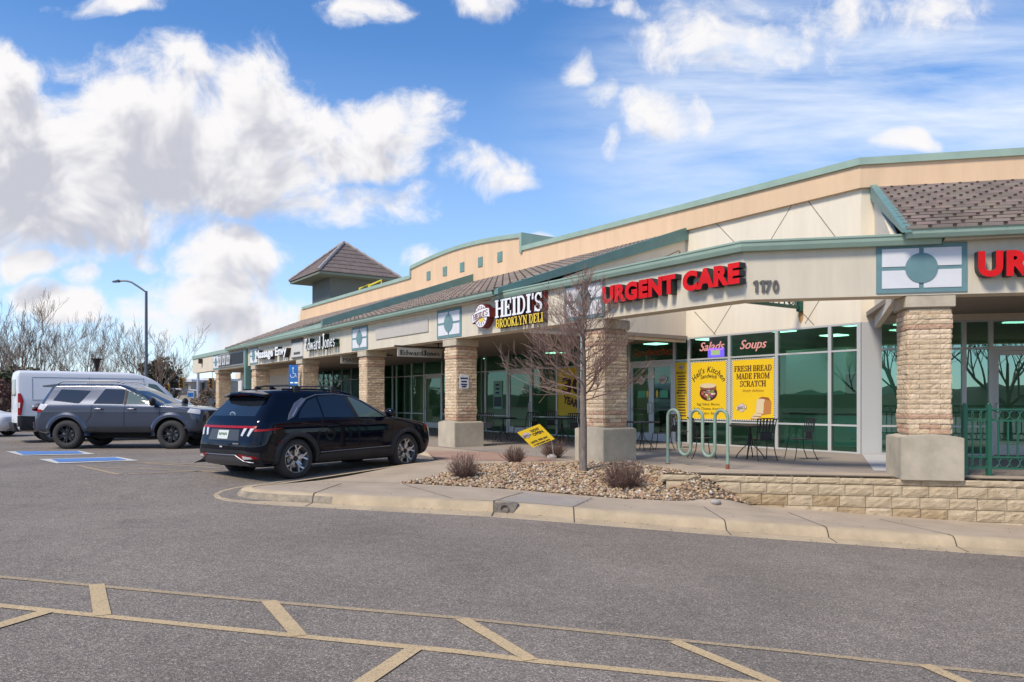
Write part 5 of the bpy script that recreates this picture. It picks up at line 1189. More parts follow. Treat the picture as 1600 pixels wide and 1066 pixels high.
def strip(bvh, axis, pts, w, off, m, name, parent, sub=6):
    q = []
    for a, b in zip(pts, pts[1:]): q += [(a[0]+(b[0]-a[0])*i/sub, a[1]+(b[1]-a[1])*i/sub) for i in range(sub)]
    q.append(pts[-1]); dr = {'R': Vector((0,-1,0)), 'L': Vector((0,1,0)), 'B': Vector((-1,0,0)), 'F': Vector((1,0,0)), 'T': Vector((0,0,1))}[axis]; P = []
    for a, b in q:
        p, nn = proj(bvh, axis, a, b)
        if p is not None: P.append(p+dr*off)
    mb = MB(); mb.tube(P, w/2, 6); return mb.build(name, m, parent, smooth=True)
def wheel(root, x, side, tr, tw, hw, style, rr, rimm):
    yo = side*(hw-.015); w = empty('wheel', (x, yo, tr)); w.parent = root; yi = -side*tw
    mb = MB(); P = [(rr*.98, 0+.0), (rr*1.02, side*.012), (rr+(tr-rr)*.5, side*.016), (tr-.02, 0), (tr, -side*.03), (tr, yi+side*.03), (tr-.02, yi), (rr, yi)]
    mb.lathe(P, (0,0,0), 40, 'y'); mb.build('tyre', M_rub, w, smooth=True, ang=60)
    mb = MB(); mb.lathe([(rr, 0), (rr*.96, side*.002), (rr*.93, -side*.03), (rr*.90, -side*.12)], (0,0,0), 40, 'y'); rim = mb.build('rim', rimm if style != 'steel' else M_rim, w, smooth=True)
    mb = MB(); mb.lathe([(.0, -side*.09), (rr*.9, -side*.10)], (0,0,0), 24, 'y'); mb.build('barrel', M_rimd, w)
    mb = MB(); mb.lathe([(.0, -side*.075), (rr*.62, -side*.075), (rr*.62, -side*.085)], (0,0,0), 24, 'y'); mb.build('brake_disc', M_disc, w)
    def pol(t, r, h): return (r*cos(t), -side*.0+h, r*sin(t))
    sp = MB(); n = {'five': 5, 'six': 6, 'steel': 8}[style]
    for k in range(n):
        t = 2*pi*k/n+.3
        if style == 'five':
            # a broad pair spoke: two blades joined by a cranked tip
            for (r0, t0, r1, t1, w0, w1) in ((.16,-.10,.62,-.17,.20,.13),(.16,.22,.60,.17,.12,.09),(.58,-.17,.98,-.40,.10,.12),(.58,-.17,.98,.12,.12,.10),(.56,.17,.70,-.05,.09,.08)):
                a0, a1 = t+t0, t+t1; p0 = Vector((rr*r0*cos(a0), rr*r0*sin(a0))); p1 = Vector((rr*r1*cos(a1), rr*r1*sin(a1))); d = (p1-p0).normalized(); nn = Vector((-d.y, d.x))
                A = [p0-nn*w0*rr/2, p1-nn*w1*rr/2, p1+nn*w1*rr/2, p0+nn*w0*rr/2]
                h0, h1 = -.035, -.008
                sp.hexa([(A[0].x,side*(h0-.03),A[0].y),(A[1].x,side*(h1-.03),A[1].y),(A[2].x,side*(h1-.03),A[2].y),(A[3].x,side*(h0-.03),A[3].y),(A[0].x,side*(h0+random.uniform(0,.001)),A[0].y),(A[1].x,side*h1,A[1].y),(A[2].x,side*h1,A[2].y),(A[3].x,side*h0,A[3].y)])
        else:
            for t0 in ((-.16, .16) if style == 'six' else (0,)):
                a0, a1 = t+t0*.6, t+t0; p0 = Vector((rr*.15*cos(a0), rr*.15*sin(a0))); p1 = Vector((rr*.95*cos(a1), rr*.95*sin(a1))); d = (p1-p0).normalized(); nn = Vector((-d.y, d.x)); w0 = .13 if style == 'six' else .16
                A = [p0-nn*w0*rr/2, p1-nn*w0*rr/2, p1+nn*w0*rr/2, p0+nn*w0*rr/2]
                sp.hexa([(a.x, side*-.06, a.y) for a in A]+[(A[0].x,side*-.03,A[0].y),(A[1].x,side*-.012,A[1].y),(A[2].x,side*-.012,A[2].y),(A[3].x,side*-.03,A[3].y)])
    sp.build('spokes', rimm, w); mb = MB(); mb.lathe([(0,side*-.012),(rr*.13,side*-.014),(rr*.19,side*-.03),(rr*.2,side*-.06)], (0,0,0), 20, 'y'); mb.build('hub_cap', M_rimd if style != 'steel' else M_rim, w, smooth=True)
    return w
def archring(bvh, root, wx, wz, r0, r1, off, m, side, t0=-20, t1=200, name='wheel_arch', n=26, low=None):
    mb = MB(); ax = 'R' if side < 0 else 'L'; dr = Vector((0, side, 0)); P = []
    for i in range(n+1):
        t = radians(t0+(t1-t0)*i/n); row = []
        for r in (r0, (r0+r1)/2, r1):
            a, b = wx+r*cos(t), wz+r*sin(t); p, _ = proj(bvh, ax, a, max(b, .24))
            y = p.y if p is not None else side*.85
            row.append(Vector((a, y, b))+dr*(off if r < r1 else .003))
        P.append(row)
    for i in range(n):
        a, b = P[i], P[i+1]; inn = dr*-.10
        mb.add([a[0], a[1], b[1], b[0]], [(0,1,2,3)]); mb.add([a[1], a[2], b[2], b[1]], [(0,1,2,3)]); mb.add([a[0], a[0]+inn, b[0]+inn, b[0]], [(0,1,2,3)])
    return mb.build(name, m, root, smooth=True, ang=50)

# --- black SUV, rear three-quarter ---
SUV = [(.24,.20,4.30,.74,.30,.25,.10),(.30,.10,4.46,.87,.32,.26,.12),(.42,.03,4.55,.915,.34,.28,.12),(.60,.0,4.60,.925,.36,.30,.13),(.78,.04,4.58,.925,.38,.30,.14),(.90,.07,4.52,.92,.40,.28,.16),(.97,.10,4.36,.91,.42,.26,.18),
 (1.03,.13,4.00,.895,.40,.24,.16),(1.07,.16,3.65,.88,.34,.23,.14),(1.12,.20,3.42,.86,.30,.22,.14),(1.22,.29,3.20,.815,.26,.20,.13),(1.36,.42,2.90,.745,.24,.18,.12),(1.48,.52,2.60,.68,.22,.17,.11),(1.545,.58,2.38,.64,.22,.17,.10),(1.585,.66,2.15,.58,.25,.17,.08),(1.605,.80,1.95,.46,.25,.17,.06),(1.615,1.05,1.7,.25,.15,.12,.04)]
HX = radians(37); suv_loc = Vector((-3.85, 13.75, 0)); dcar = Vector((sin(HX), cos(HX), 0)); rcar = Vector((cos(HX), -sin(HX), 0))
# the rear right tyre's outer foot stands at suv_loc
WB0, WB1, TR = .93, 3.685, .365
org = suv_loc-dcar*WB0-rcar*.90; zS = -.125
suv, body, bv = vehicle('black_suv', (org.x, org.y, zS), pi/2-HX, 'black compact SUV with roof bars parked nose-in beside the walk', 'car', SUV, M_pblk, (WB0, WB1), TR, .235, .405)
for wx in (WB0, WB1):
    for sd in (-1, 1): wheel(suv, wx, sd, TR, .235, .915, 'five', .255, M_rim)
for sd in (-1, 1):
    ax = 'R' if sd < 0 else 'L'
    # glass band: quarter, rear door, front door
    patch(bv, ax, [(.98,1.09),(1.52,1.10),(1.50,1.47),(1.28,1.40),(1.08,1.24)], .006, M_cg, 'side_window', suv)
    patch(bv, ax, [(1.56,1.10),(2.30,1.09),(2.18,1.50),(1.85,1.515),(1.54,1.485)], .006, M_cg, 'side_window', suv)
    patch(bv, ax, [(2.40,1.09),(3.10,1.085),(2.92,1.18),(2.62,1.36),(2.40,1.46),(2.27,1.49)], .006, M_cgl, 'side_window', suv)
    patch(bv, ax, [(2.31,1.09),(2.39,1.09),(2.26,1.50),(2.19,1.50)], .004, M_plast, 'door_pillar', suv)
    strip(bv, ax, [(3.16,1.09),(2.96,1.20),(2.66,1.385),(2.42,1.49),(1.95,1.535),(1.52,1.515),(1.25,1.44),(1.02,1.28),(.86,1.12)], .024, .008, M_satin, 'window_trim', suv)
    patch(bv, ax, [(.74,1.06),(.90,1.12),(1.06,1.27),(1.27,1.43),(1.18,1.46),(.98,1.36),(.80,1.17)], .008, M_satin, 'quarter_trim', suv)
    # cladding along the sill and over the wheels
    archring(bv, suv, WB0, TR, .40, .50, .028, M_plast, sd, -8, 190); archring(bv, suv, WB1, TR, .40, .50, .028, M_plast, sd, -8, 190)
    patch(bv, ax, [(1.36,.27),(3.24,.27),(3.22,.44),(2.6,.47),(1.42,.43)], .022, M_plast, 'sill_cladding', suv)
    strip(bv, ax, [(1.42,.46),(3.18,.50)], .018, .02, M_satin, 'sill_trim', suv)
    # body creases and door shut lines
    strip(bv, ax, [(1.50,1.08),(1.46,.85),(1.30,.72)], .008, .002, M_well, 'door_gap', suv); strip(bv, ax, [(2.36,1.08),(2.34,.48)], .008, .002, M_well, 'door_gap', suv); strip(bv, ax, [(3.30,1.06),(3.26,.75),(3.16,.48)], .008, .002, M_well, 'door_gap', suv)
    patch(bv, ax, [(.95,.86),(1.5,.80),(2.4,.86),(2.4,.845),(1.5,.775),(1.0,.83)], .012, M_pblk, 'body_crease', suv, .1)
    patch(bv, ax, [(2.1,.70),(3.30,.80),(4.0,.93),(3.3,.78),(2.3,.68)], .012, M_pblk, 'body_crease', suv, .1)
    for hx in (1.62, 2.50):
        p, _ = proj(bv, ax, hx+.1, .945); mb = MB(); mb.tube([(hx,p.y+sd*.0,.94),(hx+.03,p.y+sd*.045,.945),(hx+.2,p.y+sd*.045,.95),(hx+.23,p.y,.95)], .016, 8); mb.build('door_handle', M_pblk, suv, smooth=True)
    # mirror
    p, _ = proj(bv, ax, 3.12, 1.12); mb = MB(); mb.ball((3.10, p.y+sd*.17, 1.17), .12, 3, (.62,.95,.72)); mm = mb.build('wing_mirror', M_pblk, suv, smooth=True, ang=80)
    mb = MB(); mb.tube([(3.10,p.y-sd*.02,1.09),(3.10,p.y+sd*.12,1.12)], .025, 6); mb.build('mirror_arm', M_plast, mm)
    # rear lamps: two slanted claws plus the corner
    for k, y0 in enumerate((.50,.66)):
        patch(bv, 'B', [(sd*(y0+.00),.80),(sd*(y0+.045),.785),(sd*(y0+.115),.925),(sd*(y0+.04),.93)], .012, M_lens if k == 0 else M_lens, 'tail_lamp', suv, .03)
    patch(bv, ax, [(.10,.905),(.62,.93),(.40,.885),(.12,.87)], .010, M_tail, 'tail_lamp', suv, .04)
    patch(bv, 'B', [(sd*.48,.375),(sd*.86,.40),(sd*.84,.44),(sd*.50,.475)], .03, M_tail, 'rear_reflector', suv, .04)
    patch(bv, 'B', [(sd*.60,.385),(sd*.80,.40),(sd*.78,.43),(sd*.60,.45)], .036, M_lens, 'reverse_lamp', suv, .04)
    patch(bv, ax, [(.50,.58),(.60,.60),(.66,.74),(.57,.71)], .012, M_tail, 'side_marker', suv, .04)
# rear: window, light bar, plate, bumper
patch(bv, 'B', [(-.64,1.13),(.64,1.13),(.56,1.44),(.50,1.50),(-.50,1.50),(-.56,1.44)], .006, M_cg, 'rear_window', suv)
patch(bv, 'B', [(-.80,.925),(.80,.925),(.80,.965),(-.80,.965)], .014, M_tail, 'light_bar', suv, .05)
patch(bv, 'B', [(-.46,.71),(.46,.71),(.42,.90),(-.42,.90)], .004, mat('tailgate_recess', (.05,.052,.056), .35), 'plate_recess', suv)
patch(bv, 'B', [(-.86,.27),(.86,.27),(.88,.50),(.6,.545),(-.6,.545),(-.88,.50)], .02, M_plast, 'rear_bumper', suv)
patch(bv, 'B', [(-.68,.27),(.68,.27),(.56,.40),(.36,.45),(-.36,.45),(-.56,.40)], .045, mat('skid_plate', (.12,.12,.13), .4, .5), 'skid_plate', suv)
strip(bv, 'B', [(-.8,.335),(-.62,.36),(-.44,.46),(.44,.46),(.62,.36),(.8,.335)], .02, .05, M_satin, 'bumper_trim', suv)
pl_ = patch(bv, 'B', [(-.155,.735),(.155,.735),(.155,.885),(-.155,.885)], .016, M_plate, 'number_plate', suv, .4)
p, _ = proj(bv, 'B', 0, .81); xo = p.x-.0185
for k in range(6):
    x_ = -.125+k*.042; mb = MB(); mb.box(xo, xo+.001, -x_-.028, -x_-.012, .775, .845); mb.box(xo-.0008, xo, -x_-.03, -x_+.002, .775+(k%3)*.028, .787+(k%3)*.028); mb.build('plate_character', M_pgrn, pl_)
p, _ = proj(bv, 'B', 0, 1.165); mb = MB(); mb.tube([(p.x-.012+.002*sin(t*pi/8), .075*cos(t*pi/8), 1.165+.035*sin(t*pi/8)) for t in range(17)], .007, 6); mb.tube([(p.x-.012,.045,1.14),(p.x-.012,.02,1.165),(p.x-.012,-.02,1.165),(p.x-.012,-.045,1.19)], .007, 5); mb.build('emblem', M_chrome, suv)
p, _ = proj(bv, 'B', .5, .64); 
text_to(lambda x, y, h: Vector((p.x-.0+.0-.012-h-.0, -.30-x, .645+y)), 'TUCSON', .055, .004, (M_chrome, M_chrome), suv, name='badge', one=True, off=.002) if False else None
mb = MB(); p2, _ = proj(bv, 'B', -.42, .655); mb.box(p2.x-.012, p2.x-.006, -.5, -.33, .648, .668); mb.build('badge', M_chrome, suv)
mb = MB(); p2, _ = proj(bv, 'B', 0, .60); mb.box(p2.x-.012, p2.x-.004, -.035, .035, .585, .61); mb.build('tow_badge', M_lens, suv)
# spoiler, roof rails and crossbars, fin
mb = MB(); P = [(.33,1.525),(.36,1.56),(.75,1.60),(.85,1.588),(.60,1.52),(.42,1.50)]
mb.prism(P, lambda a, b, h: (a+.10*(h/.62)**2, h, b-.05*(h/.62)**2), -.60, -.3); mb.prism(P, lambda a, b, h: (a+.10*(h/.62)**2, h, b-.05*(h/.62)**2), -.3, 0); mb.prism(P, lambda a, b, h: (a+.10*(h/.62)**2, h, b-.05*(h/.62)**2), 0, .3); mb.prism(P, lambda a, b, h: (a+.10*(h/.62)**2, h, b-.05*(h/.62)**2), .3, .60)
mb.build('spoiler', M_pblk, suv, smooth=True, ang=30)
mb = MB(); mb.box(.40,.43,-.3,.3,1.50,1.515); mb.build('brake_light', M_tail, suv)
for sd in (-1, 1):
    pts = []
    for i in range(15):
        x_ = .85+1.65*i/14; y_ = sd*(.575-.0*i); q, _ = proj(bv, 'T', x_, y_); pts.append(Vector((x_, y_, (q.z if q else 1.55)+.022)))
    mb = MB(); mb.tube(pts, .018, 8); mb.build('roof_rail', M_pblk, suv, smooth=True)
for x_ in (1.15, 2.0):
    cb = MB(); cb.tube([(x_,-.58,1.66),(x_,-.35,1.685),(x_,.35,1.685),(x_,.58,1.66)], .018, 8); c_ = cb.build('crossbar', M_plast, suv, smooth=True)
    for sd in (-1, 1): mb = MB(); mb.hexa([(x_-.09,sd*.55,1.54),(x_+.09,sd*.55,1.54),(x_+.09,sd*.64,1.54),(x_-.09,sd*.64,1.54),(x_-.05,sd*.55,1.685),(x_+.05,sd*.55,1.685),(x_+.05,sd*.62,1.68),(x_-.05,sd*.62,1.68)]); mb.build('crossbar_foot', M_plast, c_, bevel=.01)
mb = MB(); mb.hexa([(1.0,-.02,1.60),(1.17,-.02,1.61),(1.17,.02,1.61),(1.0,.02,1.60),(1.0,-.006,1.67),(1.05,-.006,1.675),(1.05,.006,1.675),(1.0,.006,1.67)]); mb.build('antenna_fin', M_pblk, suv)
patch(bv, 'F', [(-.6,1.14),(.6,1.14),(.52,1.50),(-.52,1.50)], .006, M_cg, 'windscreen', suv)
patch(bv, 'F', [(-.7,.5),(.7,.5),(.75,.86),(-.75,.86)], .01, M_plast, 'grille', suv)
for sd in (-1, 1): patch(bv, 'F', [(sd*.6,.62),(sd*.85,.62),(sd*.86,.86),(sd*.6,.84)], .02, M_lens, 'headlight', suv); patch(bv, 'R' if sd < 0 else 'L', [(4.22,.84),(4.44,.80),(4.40,.88),(4.2,.90)], .01, M_tail, 'side_lamp', suv, .04)

# --- slate grey SUV, seen from its right side ---
FR = [(.42,.25,4.45,.78,.25,.22,.10),(.48,.12,4.62,.90,.28,.22,.12),(.60,.06,4.70,.925,.30,.22,.14),(.80,.06,4.72,.93,.32,.22,.14),(.98,.10,4.68,.93,.34,.22,.14),(1.06,.13,4.60,.925,.34,.2,.14),(1.12,.15,4.30,.915,.32,.2,.12),(1.165,.17,3.75,.90,.26,.2,.1),(1.20,.19,3.58,.885,.22,.2,.1),
 (1.32,.25,3.34,.83,.2,.18,.1),(1.48,.33,3.02,.765,.2,.16,.1),(1.62,.40,2.72,.71,.2,.16,.1),(1.70,.46,2.50,.67,.22,.16,.08),(1.745,.55,2.3,.58,.25,.16,.06),(1.765,.8,2.0,.4,.2,.12,.04)]
gl_ = Vector((-11.05,20.65,0)); a4 = radians(1.5)
su2, body, bv = vehicle('slate_suv', (gl_.x, gl_.y, -.06), 0, 'slate grey body-on-frame SUV parked sideways with black wheels', 'car', FR, M_pgry, (1.02, 3.81), .39, .26, .47, well=.34)
su2.location = ((104-800)/FPX*21.3-1.02*1.04, 22.25, -.06); su2.scale = (1.04,)*3
for wx in (1.02, 3.81):
    for sd in (-1, 1): wheel(su2, wx, sd, .39, .26, .93, 'six', .235, M_rimd)
for sd in (-1, 1):
    ax = 'R' if sd < 0 else 'L'
    patch(bv, ax, [(.62,1.30),(1.30,1.22),(1.36,1.24),(1.58,1.56),(.78,1.60)], .006, M_cg, 'side_window', su2); patch(bv, ax, [(1.72,1.215),(2.52,1.20),(2.50,1.60),(1.96,1.61)], .006, M_cg, 'side_window', su2)
    patch(bv, ax, [(2.62,1.20),(3.30,1.20),(3.06,1.38),(2.78,1.57),(2.60,1.59)], .006, M_cgl, 'side_window', su2)
    patch(bv, ax, [(2.53,1.19),(2.61,1.19),(2.59,1.61),(2.51,1.61)], .005, M_plast, 'door_pillar', su2)
    archring(bv, su2, 1.02, .40, .455, .58, .03, M_pgry, sd, -5, 185, name='fender_flare'); archring(bv, su2, 3.81, .40, .455, .58, .03, M_pgry, sd, -5, 185, name='fender_flare')
    patch(bv, ax, [(1.55,.49),(3.28,.49),(3.25,.60),(1.6,.60)], .02, M_plast, 'sill', su2)
    for pts in ([(1.70,1.18),(1.68,.9),(1.55,.7)], [(2.57,1.18),(2.56,.55)], [(3.52,1.16),(3.5,.8),(3.32,.62)]): strip(bv, ax, pts, .010, .002, M_well, 'door_gap', su2)
    for hx in (1.78, 2.66):
        p, _ = proj(bv, ax, hx+.1, 1.07); mb = MB(); mb.tube([(hx,p.y,1.065),(hx+.03,p.y+sd*.05,1.07),(hx+.19,p.y+sd*.05,1.07),(hx+.22,p.y,1.065)], .02, 8); mb.build('door_handle', M_pgry, su2, smooth=True)
    p, _ = proj(bv, ax, 3.35, 1.22); mb = MB(); mb.ball((3.36, p.y+sd*.17, 1.26), .15, 3, (.5,.9,.75)); mb.build('wing_mirror', M_plast, su2, smooth=True, ang=80)
    patch(bv, ax, [(.10,1.02),(.42,1.04),(.52,1.18),(.30,1.22),(.12,1.22)], .014, M_lens, 'tail_lamp', su2, .05); patch(bv, ax, [(.10,.96),(.38,1.0),(.36,1.06),(.12,1.07)], .018, M_tail, 'tail_lamp', su2, .05)
    patch(bv, ax, [(4.25,.98),(4.55,.93),(4.55,1.05),(4.3,1.09)], .014, M_lens, 'headlight', su2, .05)
    mb = MB(); mb.tube([(.6,sd*.60,1.745),(.75,sd*.61,1.815),(2.2,sd*.61,1.825),(2.4,sd*.6,1.76)], .02, 8); mb.build('roof_rail', M_satin, su2, smooth=True)
    patch(bv, ax, [(4.15,.55),(4.6,.55),(4.66,.85),(4.3,.8)], .02, M_pgry, 'front_bumper', su2)
patch(bv, 'B', [(-.62,1.22),(.62,1.22),(.56,1.55),(-.56,1.55)], .006, M_cg, 'rear_window', su2); patch(bv, 'B', [(-.85,.47),(.85,.47),(.88,.72),(-.88,.72)], .06, M_pgry, 'rear_bumper', su2)
mb = MB(); mb.hexa([(.20,-.62,1.66),(.62,-.62,1.70),(.62,.62,1.70),(.20,.62,1.66),(.18,-.62,1.70),(.62,-.62,1.75),(.62,.62,1.75),(.18,.62,1.70)]); mb.build('spoiler', M_pgry, su2, bevel=.012)
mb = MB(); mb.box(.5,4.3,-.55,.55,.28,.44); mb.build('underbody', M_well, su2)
patch(bv, 'F', [(-.5,.75),(.5,.75),(.5,1.02),(-.5,1.02)], .01, M_plast, 'grille', su2); patch(bv, 'F', [(-.66,1.23),(.66,1.23),(.58,1.62),(-.58,1.62)], .006, M_cg, 'windscreen', su2)

# --- white panel van behind ---
VN = [(.34,.10,5.1,.86,.3,.08,.1),(.42,.03,5.28,.98,.34,.08,.12),(.6,.0,5.34,1.01,.36,.08,.12),(.9,.0,5.36,1.015,.36,.08,.12),(1.15,.0,5.28,1.015,.36,.08,.14),(1.27,.0,5.10,1.01,.34,.08,.14),(1.34,.0,4.82,1.005,.3,.08,.14),(1.42,.0,4.66,.995,.28,.08,.12),(1.65,.0,4.42,.965,.24,.08,.1),(1.9,.01,4.12,.93,.2,.08,.08),(2.08,.02,3.82,.90,.2,.08,.08),(2.18,.05,3.5,.86,.2,.08,.06),(2.23,.10,3.2,.76,.2,.08,.04)]
van, body, bv = vehicle('white_van', (-16.2, 24.9, -.06), radians(37), 'white panel van parked behind the slate grey SUV', 'van', VN, M_pwht, (.98, 4.42), .35, .22, .44)
for wx in (.98, 4.42):
    for sd in (-1, 1): wheel(van, wx, sd, .35, .22, .99, 'steel', .21, M_rim)
for sd in (-1, 1):
    ax = 'R' if sd < 0 else 'L'
    patch(bv, ax, [(3.72,1.40),(4.42,1.40),(4.28,1.52),(3.98,1.84),(3.74,1.87)], .006, M_cgl, 'side_window', van)
    patch(bv, ax, [(.06,.38),(1.0-.46,.38),(.54,.82),(.06,.84)], .02, M_plast, 'lower_cladding', van); patch(bv, ax, [(1.45,.38),(3.95,.38),(3.95,.66),(1.45,.66)], .02, M_plast, 'lower_cladding', van)
    patch(bv, ax, [(.02,.86),(.16,.86),(.22,1.3),(.15,1.52),(.02,1.52)], .014, M_tail, 'tail_lamp', van, .06); patch(bv, ax, [(.03,1.08),(.12,1.08),(.13,1.24),(.03,1.24)], .02, M_lens, 'reverse_lamp', van, .06)
    for pts in ([(.45,2.0),(.45,1.35)], [(.45,2.02),(3.6,2.02)], [(2.0,2.05),(2.0,.7)], [(3.6,2.05),(3.62,.7)], [(.45,1.32),(2.0,1.32)]): strip(bv, ax, pts, .014, .001, M_satin, 'panel_gap', van)
    p, _ = proj(bv, ax, 4.45, 1.4); mb = MB(); mb.ball((4.5, p.y+sd*.2, 1.55), .18, 2, (.4,.6,1)); mb.build('wing_mirror', M_plast, van, smooth=True)
for y0 in (-.93, .03): patch(bv, 'B', [(y0,.95),(y0+.9,.95),(y0+.86,2.05),(y0+.04,2.05)], .006, M_cg if False else M_pwht, 'rear_door', van)
for y0 in (-.80, .15): patch(bv, 'B', [(y0,1.45),(y0+.65,1.45),(y0+.62,1.95),(y0+.03,1.95)], .014, M_cg, 'rear_window', van)
patch(bv, 'B', [(-.95,.35),(.95,.35),(.95,.62),(-.95,.62)], .08, M_plast, 'rear_bumper', van)
van.scale = (1.035,)*3
patch(bv, 'F', [(-.8,1.45),(.8,1.45),(.7,1.95),(-.7,1.95)], .006, M_cg, 'windscreen', van)
# --- white car nosing in at the left edge, and one more beyond ---
SD = [(.22,.15,4.35,.72,.3,.25,.1),(.4,.02,4.5,.88,.36,.3,.12),(.62,.0,4.55,.9,.36,.3,.14),(.78,.05,4.45,.89,.36,.3,.14),(.88,.15,4.0,.88,.3,.28,.12),(.93,.45,3.5,.86,.28,.26,.12),(1.1,.9,3.1,.78,.24,.24,.1),(1.3,1.3,2.6,.68,.22,.22,.1),(1.38,1.6,2.3,.55,.2,.2,.08)]
def sedan(name, loc, rz, label, pm):
    r, b, bv_ = vehicle(name, loc, rz, label, 'car', SD, pm, (.85, 3.55), .33, .2, .38)
    for wx in (.85, 3.55):
        for sd in (-1, 1): wheel(r, wx, sd, .33, .2, .87, 'six', .22, M_rim)
    for ax in 'RL':
        patch(bv_, ax, [(1.1,.96),(2.15,.96),(2.1,1.27),(1.45,1.25)], .006, M_cg, 'side_window', r); patch(bv_, ax, [(2.25,.96),(3.0,.96),(2.5,1.22),(2.2,1.24)], .006, M_cg, 'side_window', r)
    for sd in (-1, 1): patch(bv_, 'F', [(sd*.5,.62),(sd*.8,.62),(sd*.8,.74),(sd*.5,.72)], .01, M_lens, 'headlight', r); patch(bv_, 'B', [(sd*.5,.66),(sd*.8,.66),(sd*.8,.8),(sd*.5,.8)], .01, M_tail, 'tail_lamp', r)
    patch(bv_, 'F', [(-.6,1.0),(.6,1.0),(.5,1.3),(-.5,1.3)], .006, M_cg, 'windscreen', r); return r
sedan('white_car', ((10-800)/FPX*28.5-4.45, 29.2, -.06), 0, 'white car cut off at the left edge behind the van', M_pwht)
# ---------------- patio furniture, rack, fence ----------------
M_iron = mat('wrought_iron', (.02,.021,.025), .5); M_rack = mat('rack_green', (.24,.34,.27), .5, var=.12, vscale=14); M_rust = mat('rust', (.22,.07,.03), .9, var=.4, vscale=20); M_fen = mat('fence_green', (.02,.12,.075), .4, coat=.2)
def chair(loc, rz, label, first=[None]):
    grp = 'black wrought iron patio chairs'
    if first[0] is not None:
        c = copy_tree(first[0]); c.location = loc; c.rotation_euler = (0,0,rz); c['label'] = label; return c
    r = empty('patio_chair', loc, rz, label, 'chair', grp)
    mb = MB(); n = 11
    mb.prism([(.21*(abs(cos(t))**.6)*(1 if cos(t) > 0 else -1), .20*(abs(sin(t))**.6)*(1 if sin(t) > 0 else -1)) for t in [2*pi*i/24 for i in range(24)]], lambda a, b, h: (a, b, .435+h), 0, .016); mb.build('seat', M_iron, r)
    for sx_ in (-1, 1):
        mb = MB(); mb.tube([(sx_*.20,.17,.44),(sx_*.215,.19,.25),(sx_*.225,.23,.03),(sx_*.225,.255,.0)], .010, 6); mb.build('leg', M_iron, r)
        mb = MB(); mb.tube([(sx_*.19,-.17,.44),(sx_*.20,-.20,.2),(sx_*.215,-.27,.03),(sx_*.215,-.30,0)], .010, 6); mb.build('leg', M_iron, r)
    mb = MB()
    mb.tube([(-.19,-.18,.44),(-.20,-.205,.7),(-.21,-.25,.87),(-.225,-.30,.90)], .010, 6); mb.tube([(.19,-.18,.44),(.20,-.205,.7),(.21,-.25,.87),(.225,-.30,.90)], .010, 6)
    mb.tube([(-.22,-.26,.875),(-.1,-.262,.893),(.1,-.262,.893),(.22,-.26,.875)], .014, 6); mb.tube([(-.2,-.2,.60),(.2,-.2,.60)], .008, 5); mb.build('back_frame', M_iron, r)
    for i in range(5):
        x = -.14+i*.07; mb = MB(); mb.hexa([(x-.014,-.203,.6),(x+.014,-.203,.6),(x+.014,-.196,.6),(x-.014,-.196,.6),(x-.017,-.262,.885),(x+.017,-.262,.885),(x+.017,-.255,.885),(x-.017,-.255,.885)]); mb.build('back_slat', M_iron, r)
    mb = MB(); mb.box(-.13,.13,-.205,-.199,.45,.6); mb.build('back_panel', M_iron, r)
    first[0] = r; return r
def ptable(loc, rz, label, first=[None]):
    if first[0] is not None:
        c = copy_tree(first[0]); c.location = loc; c.rotation_euler = (0,0,rz); c['label'] = label; return c
    r = empty('patio_table', loc, rz, label, 'table', 'round black iron patio tables')
    mb = MB(); mb.lathe([(0,.735),(.44,.735),(.45,.72),(.45,.705),(.43,.70),(0,.70)], (0,0,0), 36); mb.build('table_top', M_iron, r)
    mb = MB(); mb.tube([(0,0,.70),(0,0,.28)], .022, 8); mb.build('stem', M_iron, r)
    for k in range(4):
        t = k*pi/2+pi/4; c_, s_ = cos(t), sin(t); mb = MB(); mb.tube([(.02*c_,.02*s_,.55),(.06*c_,.06*s_,.30),(.18*c_,.18*s_,.19),(.27*c_,.27*s_,.08),(.31*c_,.31*s_,.0)], .011, 6); mb.build('leg', M_iron, r)
    first[0] = r; return r
def fl0(px, py): p = at(px, py, 0.008); return Vector((p.x, p.y, .01))
def face(p, q): d = q-p; return atan2(d.y, d.x)-pi/2
t1 = fl0(1172, 716); ptable(t1, .3, 'round iron table in front of the bread poster')
for px, py, lab in ((1098,716,'iron chair seen through the bike rack'),(1190,719,'iron chair with its back to the camera in front of the bread poster')):
    p = fl0(px, py); chair(p, face(p, t1) if px < 1150 else radians(8), lab)
p = fl0(1250, 718); chair(p, radians(98), 'lone iron chair standing sideways nearest the corner mullion')
t2 = fl0(1003, 703); ptable(t2, .8, 'round iron table between the second deli column and the bike rack')
for px, py, lab in ((974,703,'iron chair half hidden behind the deli column'),(1034,704,'iron chair pulled up to the table left of the bike rack')):
    p = fl0(px, py); chair(p, face(p, t2), lab)
p = fl0(1062, 700); chair(p, radians(200), 'iron chair with its back to the window behind the left end of the bike rack')
t3 = fl0(786, 689); ptable(t3, .2, 'round iron table by the left deli door')
for px, py, lab in ((767,691,'iron chair nearest the left deli column'),(812,689,'iron chair right of the table by the left deli door'),(745,685,'iron chair partly behind the left deli column')):
    p = fl0(px, py); chair(p, face(p, t3), lab)
t4 = fl0(878, 690); ptable(t4, .5, 'round iron table behind the young tree')
for px, py, lab in ((842,688,'iron chair behind the tilted yellow sign'),(893,692,'iron chair behind the young tree'),(862,684,'iron chair between the tilted yellow sign and the 30 YEARS poster')):
    p = fl0(px, py); chair(p, face(p, t4), lab)
